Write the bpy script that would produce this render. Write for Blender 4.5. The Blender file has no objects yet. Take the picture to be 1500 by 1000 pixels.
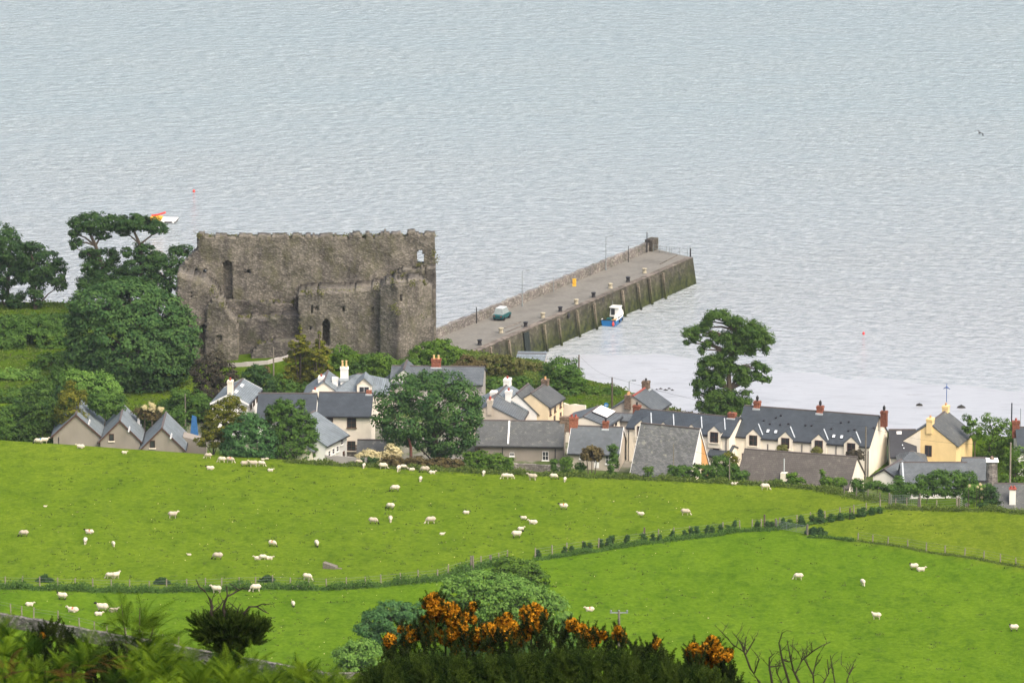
import bpy, math, random
import numpy as np
from mathutils import Vector, Matrix
R = math.radians
rnd = random.Random(11)
rng = np.random.default_rng(7)
S = bpy.context.scene
COL = S.collection

# ---------------------------------------------------------------- camera
F, CZ, PITCH = 8800.0, 200.0, R(12.45)
CP, SP = math.cos(PITCH), math.sin(PITCH)
cd = bpy.data.cameras.new('camera')
cam = bpy.data.objects.new('camera', cd); COL.objects.link(cam)
cam.location = (0, 0, CZ); cam.rotation_euler = (R(90) - PITCH, 0, 0)
cd.sensor_width = 36; cd.sensor_fit = 'HORIZONTAL'; cd.lens = 36 * F / 1500
cd.clip_start = 1; cd.clip_end = 30000
cd.dof.use_dof = True; cd.dof.focus_distance = 815; cd.dof.aperture_fstop = 14.0
S.camera = cam
# ---------------------------------------------------------------- sky, sun, exposure
SUN_EL, SUN_AZ = 52, 140        # azimuth clockwise from +Y: behind the camera, to its right
w = bpy.data.worlds.new('World'); S.world = w; w.use_nodes = True
nt = w.node_tree; bg = nt.nodes['Background']
sky = nt.nodes.new('ShaderNodeTexSky'); sky.sky_type = 'NISHITA'; sky.sun_disc = False
sky.sun_elevation = R(SUN_EL); sky.sun_rotation = R(SUN_AZ)
sky.air_density = 1.0; sky.dust_density = 8.0; sky.ozone_density = 1.0
nt.links.new(sky.outputs[0], bg.inputs[0]); bg.inputs[1].default_value = 0.15
sl = bpy.data.lights.new('sun', 'SUN'); sl.energy = 1.0; sl.angle = R(45); sl.color = (1, .95, .87)
so = bpy.data.objects.new('sun', sl); COL.objects.link(so)
so.rotation_euler = (R(90 - SUN_EL), 0, R(-SUN_AZ + 180)); so.location = (0, -50, 400)
S.view_settings.view_transform = 'Standard'; S.view_settings.look = 'None'
S.view_settings.exposure = 0.92; S.view_settings.gamma = 1

# ---------------------------------------------------------------- survey helpers (photo pixel -> point in the place)
def ray(u, v):
    a, b = (u - 750) / F, (500 - v) / F
    return Vector((a, CP + b * SP, -SP + b * CP))
CAM = Vector((0, 0, CZ))
def at(u, v, Y):
    d = ray(u, v); return CAM + d * (Y / d.y)
def on(u, v, z):
    d = ray(u, v); return CAM + d * ((z - CZ) / d.z)
def proj(p):
    x, y, z = p[0], p[1], p[2] - CZ
    dep = y * CP - z * SP
    return 750 + F * x / dep, 500 - F * (y * SP + z * CP) / dep
def yof(v, z):
    return on(750, v, z).y
def solve(fn, target, lo, hi):
    flo = fn(lo) - target
    for _ in range(50):
        m = (lo + hi) / 2; fm = fn(m) - target
        if (fm > 0) == (flo > 0): lo = m
        else: hi = m
    return (lo + hi) / 2

# ---------------------------------------------------------------- object helpers
def tag(o, label=None, cat=None, group=None, kind=None):
    if label: o['label'] = label
    if cat: o['category'] = cat
    if group: o['group'] = group
    if kind: o['kind'] = kind
    return o
def thing(name, label, cat, loc=(0, 0, 0), rz=0, group=None):
    o = bpy.data.objects.new(name, None); COL.objects.link(o)
    o.location = loc; o.rotation_euler = (0, 0, rz); o.empty_display_size = .3
    return tag(o, label, cat, group)
class MB:
    def __init__(s): s.v = []; s.f = []; s.m = []
    def add(s, vs, fs, mi=0):
        n = len(s.v); s.v += [tuple(p) for p in vs]
        for f in fs: s.f.append([n + i for i in f]); s.m.append(mi)
        return s
    def box(s, x0, x1, y0, y1, z0, z1, mi=0, tp=0):
        t = tp
        return s.add([(x0, y0, z0), (x1, y0, z0), (x1, y1, z0), (x0, y1, z0), (x0 + t, y0 + t, z1), (x1 - t, y0 + t, z1), (x1 - t, y1 - t, z1), (x0 + t, y1 - t, z1)],
                     [(3, 2, 1, 0), (4, 5, 6, 7), (0, 1, 5, 4), (1, 2, 6, 5), (2, 3, 7, 6), (3, 0, 4, 7)], mi)
    def fbox(s, O, X, Y, Z, mi=0):      # box from a corner and three edge vectors
        O, X, Y, Z = map(Vector, (O, X, Y, Z))
        if X.cross(Y).dot(Z) < 0: X, Y = Y, X
        return s.add([O, O + X, O + X + Y, O + Y, O + Z, O + X + Z, O + X + Y + Z, O + Y + Z],
                     [(3, 2, 1, 0), (4, 5, 6, 7), (0, 1, 5, 4), (1, 2, 6, 5), (2, 3, 7, 6), (3, 0, 4, 7)], mi)
    def prism(s, pts, off, mi=0, caps=None):
        n = len(pts); off = Vector(off); a = [Vector(p) for p in pts]
        fs = [(i, (i + 1) % n, n + (i + 1) % n, n + i) for i in range(n)]
        caps = caps or [tuple(range(n))]
        fs += [tuple(reversed(c)) for c in caps] + [tuple(n + i for i in c) for c in caps]
        return s.add(a + [p + off for p in a], fs, mi)
    def tube(s, pts, rad, n=6, mi=0):
        pts = [Vector(p) for p in pts]; vs = []; fs = []
        if not hasattr(rad, '__len__'): rad = [rad] * len(pts)
        for i, p in enumerate(pts):
            d = (pts[min(i + 1, len(pts) - 1)] - pts[max(i - 1, 0)]).normalized()
            a = d.orthogonal() if abs(d.z) < .9 else d.cross(Vector((0, 1, 0)))
            a.normalize(); b = d.cross(a)
            for k in range(n):
                t = 2 * math.pi * k / n
                vs.append(p + (a * math.cos(t) + b * math.sin(t)) * rad[i])
        for i in range(len(pts) - 1):
            for k in range(n):
                k2 = (k + 1) % n
                fs.append((i * n + k, i * n + k2, (i + 1) * n + k2, (i + 1) * n + k))
        fs.append(tuple(reversed(range(n)))); fs.append(tuple((len(pts) - 1) * n + k for k in range(n)))
        return s.add(vs, fs, mi)
    def build(s, name, mats, parent=None, loc=None, smooth=False):
        me = bpy.data.meshes.new(name); me.from_pydata(s.v, [], s.f)
        for m in (mats if isinstance(mats, (list, tuple)) else [mats]): me.materials.append(m)
        me.polygons.foreach_set('material_index', s.m)
        if smooth: me.polygons.foreach_set('use_smooth', [True] * len(s.f))
        me.update()
        o = bpy.data.objects.new(name, me); COL.objects.link(o)
        if parent: o.parent = parent
        if loc is not None: o.location = loc
        return o
def npmesh(name, V, Q, mat, tint=None, parent=None, smooth=False):
    """V (n,3), Q (m,k) faces -> object"""
    me = bpy.data.meshes.new(name); k = Q.shape[1]
    me.vertices.add(len(V)); me.vertices.foreach_set('co', V.astype(np.float32).ravel())
    me.loops.add(Q.size); me.loops.foreach_set('vertex_index', Q.astype(np.int32).ravel())
    me.polygons.add(len(Q)); me.polygons.foreach_set('loop_start', np.arange(0, Q.size, k, dtype=np.int32))
    me.polygons.foreach_set('loop_total', np.full(len(Q), k, dtype=np.int32))
    if smooth: me.polygons.foreach_set('use_smooth', [True] * len(Q))
    me.update(calc_edges=True)
    if tint is not None:
        a = me.attributes.new('tint', 'FLOAT', 'FACE'); a.data.foreach_set('value', tint.astype(np.float32))
    for m in (mat if isinstance(mat, (list, tuple)) else [mat]): me.materials.append(m)
    o = bpy.data.objects.new(name, me); COL.objects.link(o)
    if parent: o.parent = parent
    return o
def dup(o, loc=None, rz=None, sc=None, label=None, group=None):
    c = o.copy(); COL.objects.link(c)
    if loc is not None: c.location = loc
    if rz is not None: c.rotation_euler = (0, 0, rz)
    if sc is not None: c.scale = (sc, sc, sc)
    if label: c['label'] = label
    if group: c['group'] = group
    for ch in list(o.children):
        d = ch.copy(); COL.objects.link(d); d.parent = c
        for g in list(ch.children):
            e = g.copy(); COL.objects.link(e); e.parent = d
    return c

# ---------------------------------------------------------------- materials
class NT:
    def __init__(s, name, rough=.9, spec=.3):
        s.m = bpy.data.materials.new(name); s.m.use_nodes = True
        s.t = s.m.node_tree; s.b = s.t.nodes['Principled BSDF']
        s.b.inputs['Roughness'].default_value = rough; s.b.inputs['Specular IOR Level'].default_value = spec
    def n(s, typ, **kw):
        nd = s.t.nodes.new('ShaderNode' + typ)
        for k, v in kw.items():
            if k.startswith('i_'):
                k = k[2:]; nd.inputs[int(k) if k.isdigit() else k.replace('_', ' ')].default_value = v
            else: setattr(nd, k, v)
        return nd
    def l(s, a, b): s.t.links.new(a, b)
    def pos(s, sc=(1, 1, 1), obj=False):
        g = s.n('TexCoord').outputs['Object'] if obj else s.n('NewGeometry').outputs['Position']
        mp = s.n('Mapping'); mp.inputs['Scale'].default_value = sc
        s.l(g, mp.inputs[0]); return mp.outputs[0]
    def noise(s, vec, scale, detail=5, rough=.6):
        x = s.n('TexNoise', i_Scale=scale, i_Detail=detail, i_Roughness=rough); s.l(vec, x.inputs['Vector'])
        return x.outputs['Fac']
    def ramp(s, fac, stops):
        r = s.n('ValToRGB'); e = r.color_ramp.elements
        while len(e) < len(stops): e.new(.5)
        for i, (p, c) in enumerate(stops): e[i].position = p; e[i].color = (*c, 1) if len(c) == 3 else c
        s.l(fac, r.inputs[0]); return r.outputs[0]
    def mix(s, fac, a, b, mode='MIX'):
        x = s.n('Mix', data_type='RGBA', blend_type=mode)
        for val, idx in ((fac, 0), (a, 6), (b, 7)):
            if hasattr(val, 'links'): s.l(val, x.inputs[idx])
            elif idx == 0: x.inputs[0].default_value = val
            else: x.inputs[idx].default_value = (*val, 1)
        return x.outputs[2]
    def bump(s, h, st=.5, dist=.1):
        b = s.n('Bump', i_Strength=st, i_Distance=dist); s.l(h, b.inputs['Height']); s.l(b.outputs[0], s.b.inputs['Normal'])
    def col(s, c): s.l(c, s.b.inputs['Base Color']); return s.m
def mul(c, k): return tuple(min(1, x * k) for x in c)
def plain(name, c, rough=.6, var=.15, scale=3, spec=.3, metal=0):
    t = NT(name, rough, spec); t.b.inputs['Metallic'].default_value = metal
    return t.col(t.ramp(t.noise(t.pos(), scale), [(.3, mul(c, 1 - var)), (.7, mul(c, 1 + var))]))
def render_wall(name, c, stain=.13):
    t = NT(name, .9, .2); p = t.pos()
    a = t.ramp(t.noise(p, .7, 4), [(.3, mul(c, .9)), (.7, c)])
    st = t.ramp(t.noise(t.pos((.7, .7, .3)), 1.0, 5), [(.45, (1, 1, 1)), (.8, (1 - stain, 1 - stain * 1.05, 1 - stain * 1.2))])
    t.bump(t.noise(p, 14, 2), .15, .03)
    return t.col(t.mix(1, a, st, 'MULTIPLY'))
def slate(name, c, lich=.0, row=.13, wid=.35, contrast=.12):
    t = NT(name, .55, .35); g = t.n('TexCoord').outputs['Object']
    sp = t.n('SeparateXYZ'); t.l(g, sp.inputs[0]); cb = t.n('CombineXYZ'); t.l(sp.outputs[0], cb.inputs[0]); t.l(sp.outputs[2], cb.inputs[1])
    br = t.n('TexBrick', offset=.5); br.inputs['Scale'].default_value = 1; br.inputs['Brick Width'].default_value = wid
    br.inputs['Row Height'].default_value = row; br.inputs['Mortar Size'].default_value = .018
    br.inputs['Color1'].default_value = (*mul(c, 1 + contrast), 1); br.inputs['Color2'].default_value = (*mul(c, 1 - contrast), 1)
    br.inputs['Mortar'].default_value = (*mul(c, .55), 1); t.l(cb.outputs[0], br.inputs['Vector'])
    p = t.pos(); n1 = t.ramp(t.noise(p, .5, 6, .65), [(.3, (.72, .72, .72)), (.7, (1.12, 1.12, 1.12))])
    cc = t.mix(1, br.outputs[0], n1, 'MULTIPLY')
    if lich:
        n2 = t.ramp(t.noise(p, 1.7, 8, .7), [(.56, (0, 0, 0)), (.68, (lich, lich, lich))]); cc = t.mix(n2, cc, (.33, .33, .26))
    st = t.ramp(t.noise(t.pos((1.5, 1.5, .2)), 1, 4), [(.4, (1, 1, 1)), (.8, (.8, .82, .8))])
    t.bump(br.outputs[1], .25, .02)
    return t.col(t.mix(1, cc, st, 'MULTIPLY'))
def stone(name, c1, c2, sc=2.2, moss=0, mosscol=(.05, .07, .02), stain=.35, zalg=None):
    t = NT(name, .95, .15); p = t.pos((1, 1, 1.5))
    v = t.n('TexVoronoi', i_Scale=sc); t.l(p, v.inputs['Vector'])
    ve = t.n('TexVoronoi', feature='DISTANCE_TO_EDGE', i_Scale=sc); t.l(p, ve.inputs['Vector'])
    sv = t.n('SeparateColor'); t.l(v.outputs['Color'], sv.inputs[0])
    a = t.ramp(sv.outputs[0], [(0, mul(c1, .75)), (.5, c1), (1, c2)])
    ed = t.ramp(ve.outputs[0], [(0, (.55, .55, .55)), (.09, (1, 1, 1))]); a = t.mix(1, a, ed, 'MULTIPLY')
    big = t.ramp(t.noise(t.pos(), .22, 6, .6), [(.3, (.68, .68, .68)), (.7, (1.15, 1.12, 1.08))]); a = t.mix(1, a, big, 'MULTIPLY')
    st = t.ramp(t.noise(t.pos((.55, .55, .09)), 1, 6, .6), [(.45, (1, 1, 1)), (.68, (1 - stain, 1 - stain, 1 - stain * .9))]); a = t.mix(1, a, st, 'MULTIPLY')
    if moss:
        m = t.ramp(t.noise(t.pos((1, 1, .6)), .55, 8, .68), [(.5, (0, 0, 0)), (.66, (moss, moss, moss))]); a = t.mix(m, a, mosscol)
    if zalg is not None:
        sp = t.n('SeparateXYZ'); t.l(t.n('NewGeometry').outputs['Position'], sp.inputs[0])
        nz = t.n('Math', operation='MULTIPLY_ADD'); t.l(t.noise(t.pos((1, 1, .3)), .8, 6), nz.inputs[0]); nz.inputs[1].default_value = 3.2; t.l(sp.outputs[2], nz.inputs[2])
        mr = t.n('MapRange', i_1=zalg[0] + 1.6, i_2=zalg[1] + 1.6, i_3=1, i_4=0); t.l(nz.outputs[0], mr.inputs[0])
        g = t.ramp(t.noise(t.pos(), 1.1, 5), [(.35, (.012, .018, .012)), (.55, (.045, .055, .018)), (.75, (.07, .085, .025))]); a = t.mix(mr.outputs[0], a, g)
    t.bump(v.outputs['Distance'], .5, .12)
    return t.col(a)
def foliage(name, dark, light, trans=.25, rough=.65):
    t = NT(name, .8, .06); at_ = t.n('Attribute', attribute_name='tint')
    c = t.ramp(at_.outputs['Fac'], [(0, dark), (1, light)]); t.col(c)
    tr = t.n('BsdfTranslucent'); mx = t.n('MixShader'); mx.inputs[0].default_value = trans
    tc = t.mix(1, c, (1.0, 1.15, .5), 'MULTIPLY'); t.l(tc, tr.inputs[0])
    t.l(t.b.outputs[0], mx.inputs[1]); t.l(tr.outputs[0], mx.inputs[2])
    t.l(mx.outputs[0], t.t.nodes['Material Output'].inputs[0]); return t.m
MT = {}
def m(key): return MT[key]
MT['white'] = render_wall('white_render', (.78, .77, .73)); MT['cream'] = render_wall('cream_render', (.80, .74, .62))
MT['yellow'] = render_wall('yellow_render', (.80, .60, .30)); MT['peach'] = render_wall('peach_render', (.76, .63, .42))
MT['grey'] = render_wall('grey_pebbledash', (.27, .245, .21)); MT['beige'] = render_wall('beige_render', (.47, .42, .35))
MT['orange'] = render_wall('orange_render', (.60, .33, .13)); MT['greyr'] = render_wall('grey_render', (.36, .34, .32))
MT['slate_dark'] = slate('dark_slate', (.050, .062, .074)); MT['slate'] = slate('grey_slate', (.112, .128, .138), .2)
MT['slate_pale'] = slate('pale_slate', (.20, .235, .255), .15); MT['slate_old'] = slate('old_slate', (.098, .104, .102), .4)
MT['slate_rough'] = slate('lichened_slate', (.145, .15, .148), .7, .18, .4, .3); MT['tile_brown'] = slate('brown_tile', (.095, .084, .072), .25, .2, .32, .12)
MT['slate_black'] = slate('black_slate', (.032, .035, .042)); MT['zinc'] = plain('lead_flashing', (.42, .46, .48), .45, .08, 1.5)
MT['ridge'] = plain('ridge_clay', (.10, .085, .08), .8); MT['frame_w'] = plain('white_paint', (.75, .75, .73), .5, .05)
MT['frame_b'] = plain('brown_paint', (.09, .04, .025), .5); MT['gutter'] = plain('black_gutter', (.025, .025, .03), .4)
MT['barge_brown'] = plain('brown_board', (.08, .045, .035), .6); MT['black'] = plain('black_iron', (.02, .02, .022), .5)
MT['brick'] = stone('red_brick', (.30, .11, .07), (.36, .16, .10), 6, stain=.3); MT['pot'] = plain('clay_pot', (.55, .30, .14), .8)
MT['pot_red'] = plain('red_clay_pot', (.30, .07, .05), .8); MT['pot_y'] = plain('yellow_clay_pot', (.62, .43, .20), .8)
MT['wood'] = plain('weathered_timber', (.16, .145, .115), .9, .3, 6); MT['wood_pale'] = plain('pale_timber', (.24, .21, .165), .9, .25, 6)
MT['wood_dark'] = plain('dark_timber', (.10, .075, .055), .9, .3, 6); MT['steel'] = plain('galvanised_steel', (.19, .215, .22), .55, .1, 4, .4)
MT['bark'] = plain('bark', (.085, .068, .05), .95, .35, 4); MT['bark_dark'] = plain('dark_bark', (.03, .024, .018), .95, .35, 5)
MT['brownstone'] = stone('brown_chimney_stone', (.20, .15, .11), (.28, .22, .16), 4)
MT['castle'] = stone('castle_stone', (.158, .147, .124), (.24, .224, .192), 3.0, .6, (.075, .075, .035), .42)
MT['castle_dark'] = stone('castle_dark_mossy_stone', (.115, .108, .095), (.20, .185, .16), 3.0, .75, (.05, .055, .03), .45)  # darker, mossier mix of the castle stone
MT['drystone'] = stone('field_stone', (.20, .185, .17), (.36, .34, .31), 3.0, .35)
MT['pier_wall'] = stone('pier_stone', (.085, .077, .066), (.155, .14, .12), 1.5, .3, stain=.3, zalg=(.8, 5.0))
def glass():
    t = NT('window_glass', .08, .6); return t.col(t.ramp(t.noise(t.pos(), .8), [(.3, (.012, .014, .018)), (.7, (.05, .055, .06))]))
MT['glass'] = glass()
# ---------------------------------------------------------------- the ground
EDGE = [at(-500, 640, 806), at(0, 645, 800), at(280, 665, 797), at(450, 677, 793), at(700, 692, 786), at(1000, 702, 782), at(1200, 712, 776), at(1300, 735, 760), at(1500, 747, 745), at(2000, 765, 735)]
EX = [p.x for p in EDGE]; EY = [p.y for p in EDGE]; EZ = [p.z for p in EDGE]
def smooth(a, b, t):
    t = np.clip((t - a) / (b - a), 0, 1); return t * t * (3 - 2 * t)
def bumpf(x, y):
    return .35 * np.sin(x * .061 + 1) * np.sin(y * .047 + .5) + .16 * np.sin(x * .17 + y * .11) + .08 * np.sin(x * .33 - y * .29 + 2)
HY = [-300, -60, 0, 60, 90, 105, 130, 200, 300, 400, 500, 580, 640]
HZ = [250, 212, 198.3, 182.2, 174.0, 168.5, 159.5, 133, 100, 71, 46, 29.5, 20]
SHX = [-400, -70, -58, -14, -9, 2, 7, 13, 19, 25, 45, 70, 90, 400]; SHY = [905, 903, 897, 884, 880, 874, 864, 857, 850, 839, 828, 824, 822, 818]   # where the land drops to the beach
WLX = [-400, -12, 0, 8, 22, 45, 62, 85, 130, 400]; WLY = [907, 886, 888, 897, 896, 885, 876, 870, 862, 850]        # the water's edge
def town(x, y):
    z = 5.5 + 0 * x
    z = z + 2.7 * np.exp(-((x + 27) / 26) ** 2) * smooth(835, 856, y) + 2.2 * smooth(-48, -64, x) * smooth(815, 880, y)
    z = z - 1.3 * smooth(-14, -6, x) * smooth(862, 872, y)
    z = z + .1 * np.sin(x * .5) * np.sin(y * .43)
    sh = np.interp(x, SHX, SHY); wl = np.interp(x, WLX, WLY)
    beach = 1.25 - 1.25 * (y - sh) / np.maximum(wl - sh, 1)
    wl = wl + 0 * x; beach = beach + .045 * np.sin(x * .21 + y * .13) + .03 * np.sin(x * .47 - y * .2) * smooth(0, 6, y - sh); beach = np.where(y > wl, beach - .02 * (y - wl), beach); beach = np.maximum(beach, -4)
    k = smooth(-5, 1, y - sh)
    return z * (1 - k) + beach * k
def zt(x, y):
    x = np.asarray(x, float); y = np.asarray(y, float)
    ye = np.interp(x, EX, EY); ze = np.interp(x, EX, EZ)
    hill = np.interp(y, HY, HZ)
    t = np.clip((ye - y) / (ye - 640), 0, 1)
    fz = ze + (20 - ze) * (t * .93 + .07 * t * t)
    env = np.sin(np.pi * np.clip(t, 0, 1))
    fld = fz + bumpf(x, y) * np.maximum(env, .0)
    z = np.where(y < 640, hill, fld)
    b = smooth(0, 9, y - ye)
    tz = town(x, y)
    return np.where(y > ye, ze * (1 - b) + tz * b, z)
def gz(x, y): return float(zt(x, y))
def gnd(u, v, y0=560, y1=1000):
    d = ray(u, v); lo = None; y = y0
    while y < y1:
        p = CAM + d * (y / d.y)
        if p.z < gz(p.x, p.y): break
        y += 2
    a, b = y - 2, y
    for _ in range(20):
        c = (a + b) / 2; p = CAM + d * (c / d.y)
        if p.z < gz(p.x, p.y): b = c
        else: a = c
    p = CAM + d * (b / d.y); return Vector((p.x, p.y, gz(p.x, p.y)))
ys = np.unique(np.concatenate([np.arange(-300, 60, 20), np.arange(60, 140, 5), np.arange(140, 640, 12), np.arange(640, 740, 3.0), np.arange(740, 960, 1.5), np.arange(960, 1300, 40)]))
xs = np.unique(np.concatenate([np.arange(-700, -100, 40), np.arange(-100, -20, 2.0), np.arange(-20, 40, 1.0), np.arange(40, 101, 2.0), np.arange(100, 701, 40)]))
gx, gy = np.meshgrid(xs, ys); V = np.stack([gx, gy, zt(gx, gy)], -1).reshape(-1, 3)
nx, ny = len(xs), len(ys); i = np.arange(ny - 1)[:, None] * nx + np.arange(nx - 1)[None]
Q = np.stack([i, i + 1, i + nx + 1, i + nx], -1).reshape(-1, 4)
def ground_mat():
    t = NT('ground', .95, .0); p = t.pos()
    fine = t.noise(t.pos((1, .6, 1)), 1.6, 8, .75)
    a = t.ramp(fine, [(.28, (.060, .110, .005)), (.5, (.102, .168, .008)), (.72, (.154, .222, .020))])
    patch = t.ramp(t.noise(t.pos((1, .35, 1)), .16, 6, .65), [(.3, (.80, .86, .75)), (.7, (1.16, 1.1, 1.15))])
    a = t.mix(1, a, patch, 'MULTIPLY')
    mott = t.ramp(t.noise(t.pos((1, .45, 1)), .55, 7, .7), [(.36, (.74, .78, .9)), (.5, (1, 1, 1)), (.72, (1.10, 1.06, 1.2))])
    a = t.mix(1, a, mott, 'MULTIPLY')
    dk = t.ramp(t.noise(t.pos((1, .55, 1)), .42, 9, .75), [(.60, (0, 0, 0)), (.70, (.35, .35, .35))]); a = t.mix(dk, a, (.060, .085, .016))
    lush = t.n('Attribute', attribute_name='lush'); a = t.mix(lush.outputs['Fac'], a, t.mix(1, a, (.88, 1.0, .85), 'MULTIPLY'))
    dry = t.n('Attribute', attribute_name='dry'); a = t.mix(dry.outputs['Fac'], a, t.mix(1, a, (1.18, 1.04, 1.3), 'MULTIPLY'))
    sc_ = t.n('Attribute', attribute_name='scrub'); a = t.mix(sc_.outputs['Fac'], a, t.mix(1, a, (.55, .60, .75), 'MULTIPLY'))
    yard = t.n('Attribute', attribute_name='yard')
    yc = t.ramp(t.noise(p, .4, 6), [(.35, (.07, .10, .03)), (.55, (.20, .19, .16)), (.8, (.28, .27, .25))]); a = t.mix(yard.outputs['Fac'], a, yc)
    mud = t.n('Attribute', attribute_name='mud')
    mc = t.ramp(t.noise(t.pos((.35, 1, 1)), .5, 7, .7), [(.28, (.25, .26, .27)), (.45, (.36, .375, .39)), (.62, (.41, .425, .44)), (.67, (.20, .20, .20)), (.71, (.38, .39, .40))])
    a = t.mix(mud.outputs['Fac'], a, mc)
    mr = t.n('MapRange', i_1=0, i_2=1, i_3=.95, i_4=.3); t.l(mud.outputs['Fac'], mr.inputs[0]); t.l(mr.outputs[0], t.b.inputs['Roughness'])
    ms = t.n('MapRange', i_1=0, i_2=1, i_3=.0, i_4=.6); t.l(mud.outputs['Fac'], ms.inputs[0]); t.l(ms.outputs[0], t.b.inputs['Specular IOR Level'])
    inv = t.n('MapRange', i_1=0, i_2=1, i_3=.9, i_4=.12); t.l(mud.outputs['Fac'], inv.inputs[0])
    bm = t.n('Bump', i_Distance=.25); t.l(inv.outputs[0], bm.inputs['Strength']); t.l(fine, bm.inputs['Height']); t.l(bm.outputs[0], t.b.inputs['Normal'])
    return t.col(a)
MT['ground'] = ground_mat()
g = npmesh('ground', V, Q, MT['ground'], smooth=True); tag(g, kind='structure')
def vattr(name, val):
    a = g.data.attributes.new(name, 'FLOAT', 'POINT'); a.data.foreach_set('value', val.astype(np.float32))
X, Y_ = V[:, 0], V[:, 1]
# lines between the fields, in world x -> y
L1 = [gnd(u, v) for u, v in [(-60, 858), (0, 858), (150, 862), (300, 861), (480, 858), (640, 845), (700, 830), (800, 812), (920, 796), (1080, 772), (1140, 768)]]
L2 = [gnd(u, v) for u, v in [(1140, 768), (1200, 785), (1350, 808), (1500, 834), (1560, 845)]]
lx = [p.x for p in L1] + [p.x for p in L2[1:]]; ly = [p.y for p in L1] + [p.y for p in L2[1:]]
lush = smooth(1.0, -1.0, Y_ - np.interp(X, lx, ly)) * (Y_ > 300)
vattr('lush', lush)
u_ = 750 + F * X / (Y_ * CP + 190 * SP)
dry = smooth(1060, 1260, u_) * (1 - lush) * (Y_ < np.interp(X, EX, EY) - 2) * .8 + .45 * smooth(-30, 0, Y_ - np.interp(X, EX, EY)) * (Y_ < np.interp(X, EX, EY) + 1)
vattr('dry', np.clip(dry, 0, 1))
shv = np.interp(X, SHX, SHY)
vattr('mud', smooth(-1.5, .5, Y_ - shv))
yard = smooth(13, 19, Y_ - np.interp(X, EX, EY)) * smooth(-52, -42, X) * smooth(52, 42, X) * smooth(838, 822, Y_)
vattr('yard', yard)
vattr('scrub', smooth(4, 10, Y_ - np.interp(X, EX, EY)) * (1 - .8 * np.exp(-(((X + 47) / 5) ** 2 + ((Y_ - 845) / 10) ** 2))) * (1 - np.exp(-(((X + 71) / 7) ** 2 + ((Y_ - 836) / 6) ** 2))))

# ---------------------------------------------------------------- the sea
def sea_mat():
    t = NT('sea_water', .10, 1.0); t.b.inputs['IOR'].default_value = 1.33
    p = t.pos((.8, 1.15, 1))
    n1 = t.noise(p, .95, 4, .65); n2 = t.noise(t.pos((.55, .9, 1)), .4, 3, .55)
    big = t.noise(t.pos((.012, .03, 1)), 1, 6, .65)
    s1 = t.n('Math', operation='MULTIPLY_ADD', i_1=1.0); t.l(n2, s1.inputs[0]); t.l(n1, s1.inputs[2])
    st = t.n('MapRange', i_1=.3, i_2=.75, i_3=.55, i_4=1.0); t.l(big, st.inputs[0])
    # sheltered, calmer water close to the beach
    sp = t.n('SeparateXYZ'); t.l(t.n('NewGeometry').outputs['Position'], sp.inputs[0])
    calm = t.n('MapRange', i_1=880, i_2=935, i_3=.45, i_4=1.0); t.l(sp.outputs[1], calm.inputs[0])
    mm = t.n('Math', operation='MULTIPLY'); t.l(st.outputs[0], mm.inputs[0]); t.l(calm.outputs[0], mm.inputs[1])
    bm = t.n('Bump', i_Distance=1.5); t.l(mm.outputs[0], bm.inputs['Strength']); t.l(s1.outputs[0], bm.inputs['Height']); t.l(bm.outputs[0], t.b.inputs['Normal'])
    silt = t.n('MapRange', i_1=900, i_2=1120, i_3=1, i_4=0); t.l(sp.outputs[1], silt.inputs[0])
    fl = t.ramp(t.noise(t.pos((.5, .8, 1)), .9, 6, .7), [(.36, (.70, .74, .74)), (.6, (1.06, 1.05, 1.05))])
    return t.col(t.mix(1, t.mix(silt.outputs[0], t.ramp(big, [(.3, (.315, .390, .408)), (.7, (.365, .440, .455))]), (.390, .420, .435)), fl, 'MULTIPLY'))
MT['sea'] = sea_mat()
s_ = MB().add([(-9000, 830, 0), (9000, 830, 0), (9000, 20000, 0), (-9000, 20000, 0)], [(0, 1, 2, 3)]).build('sea', MT['sea']); tag(s_, kind='structure')
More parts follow.
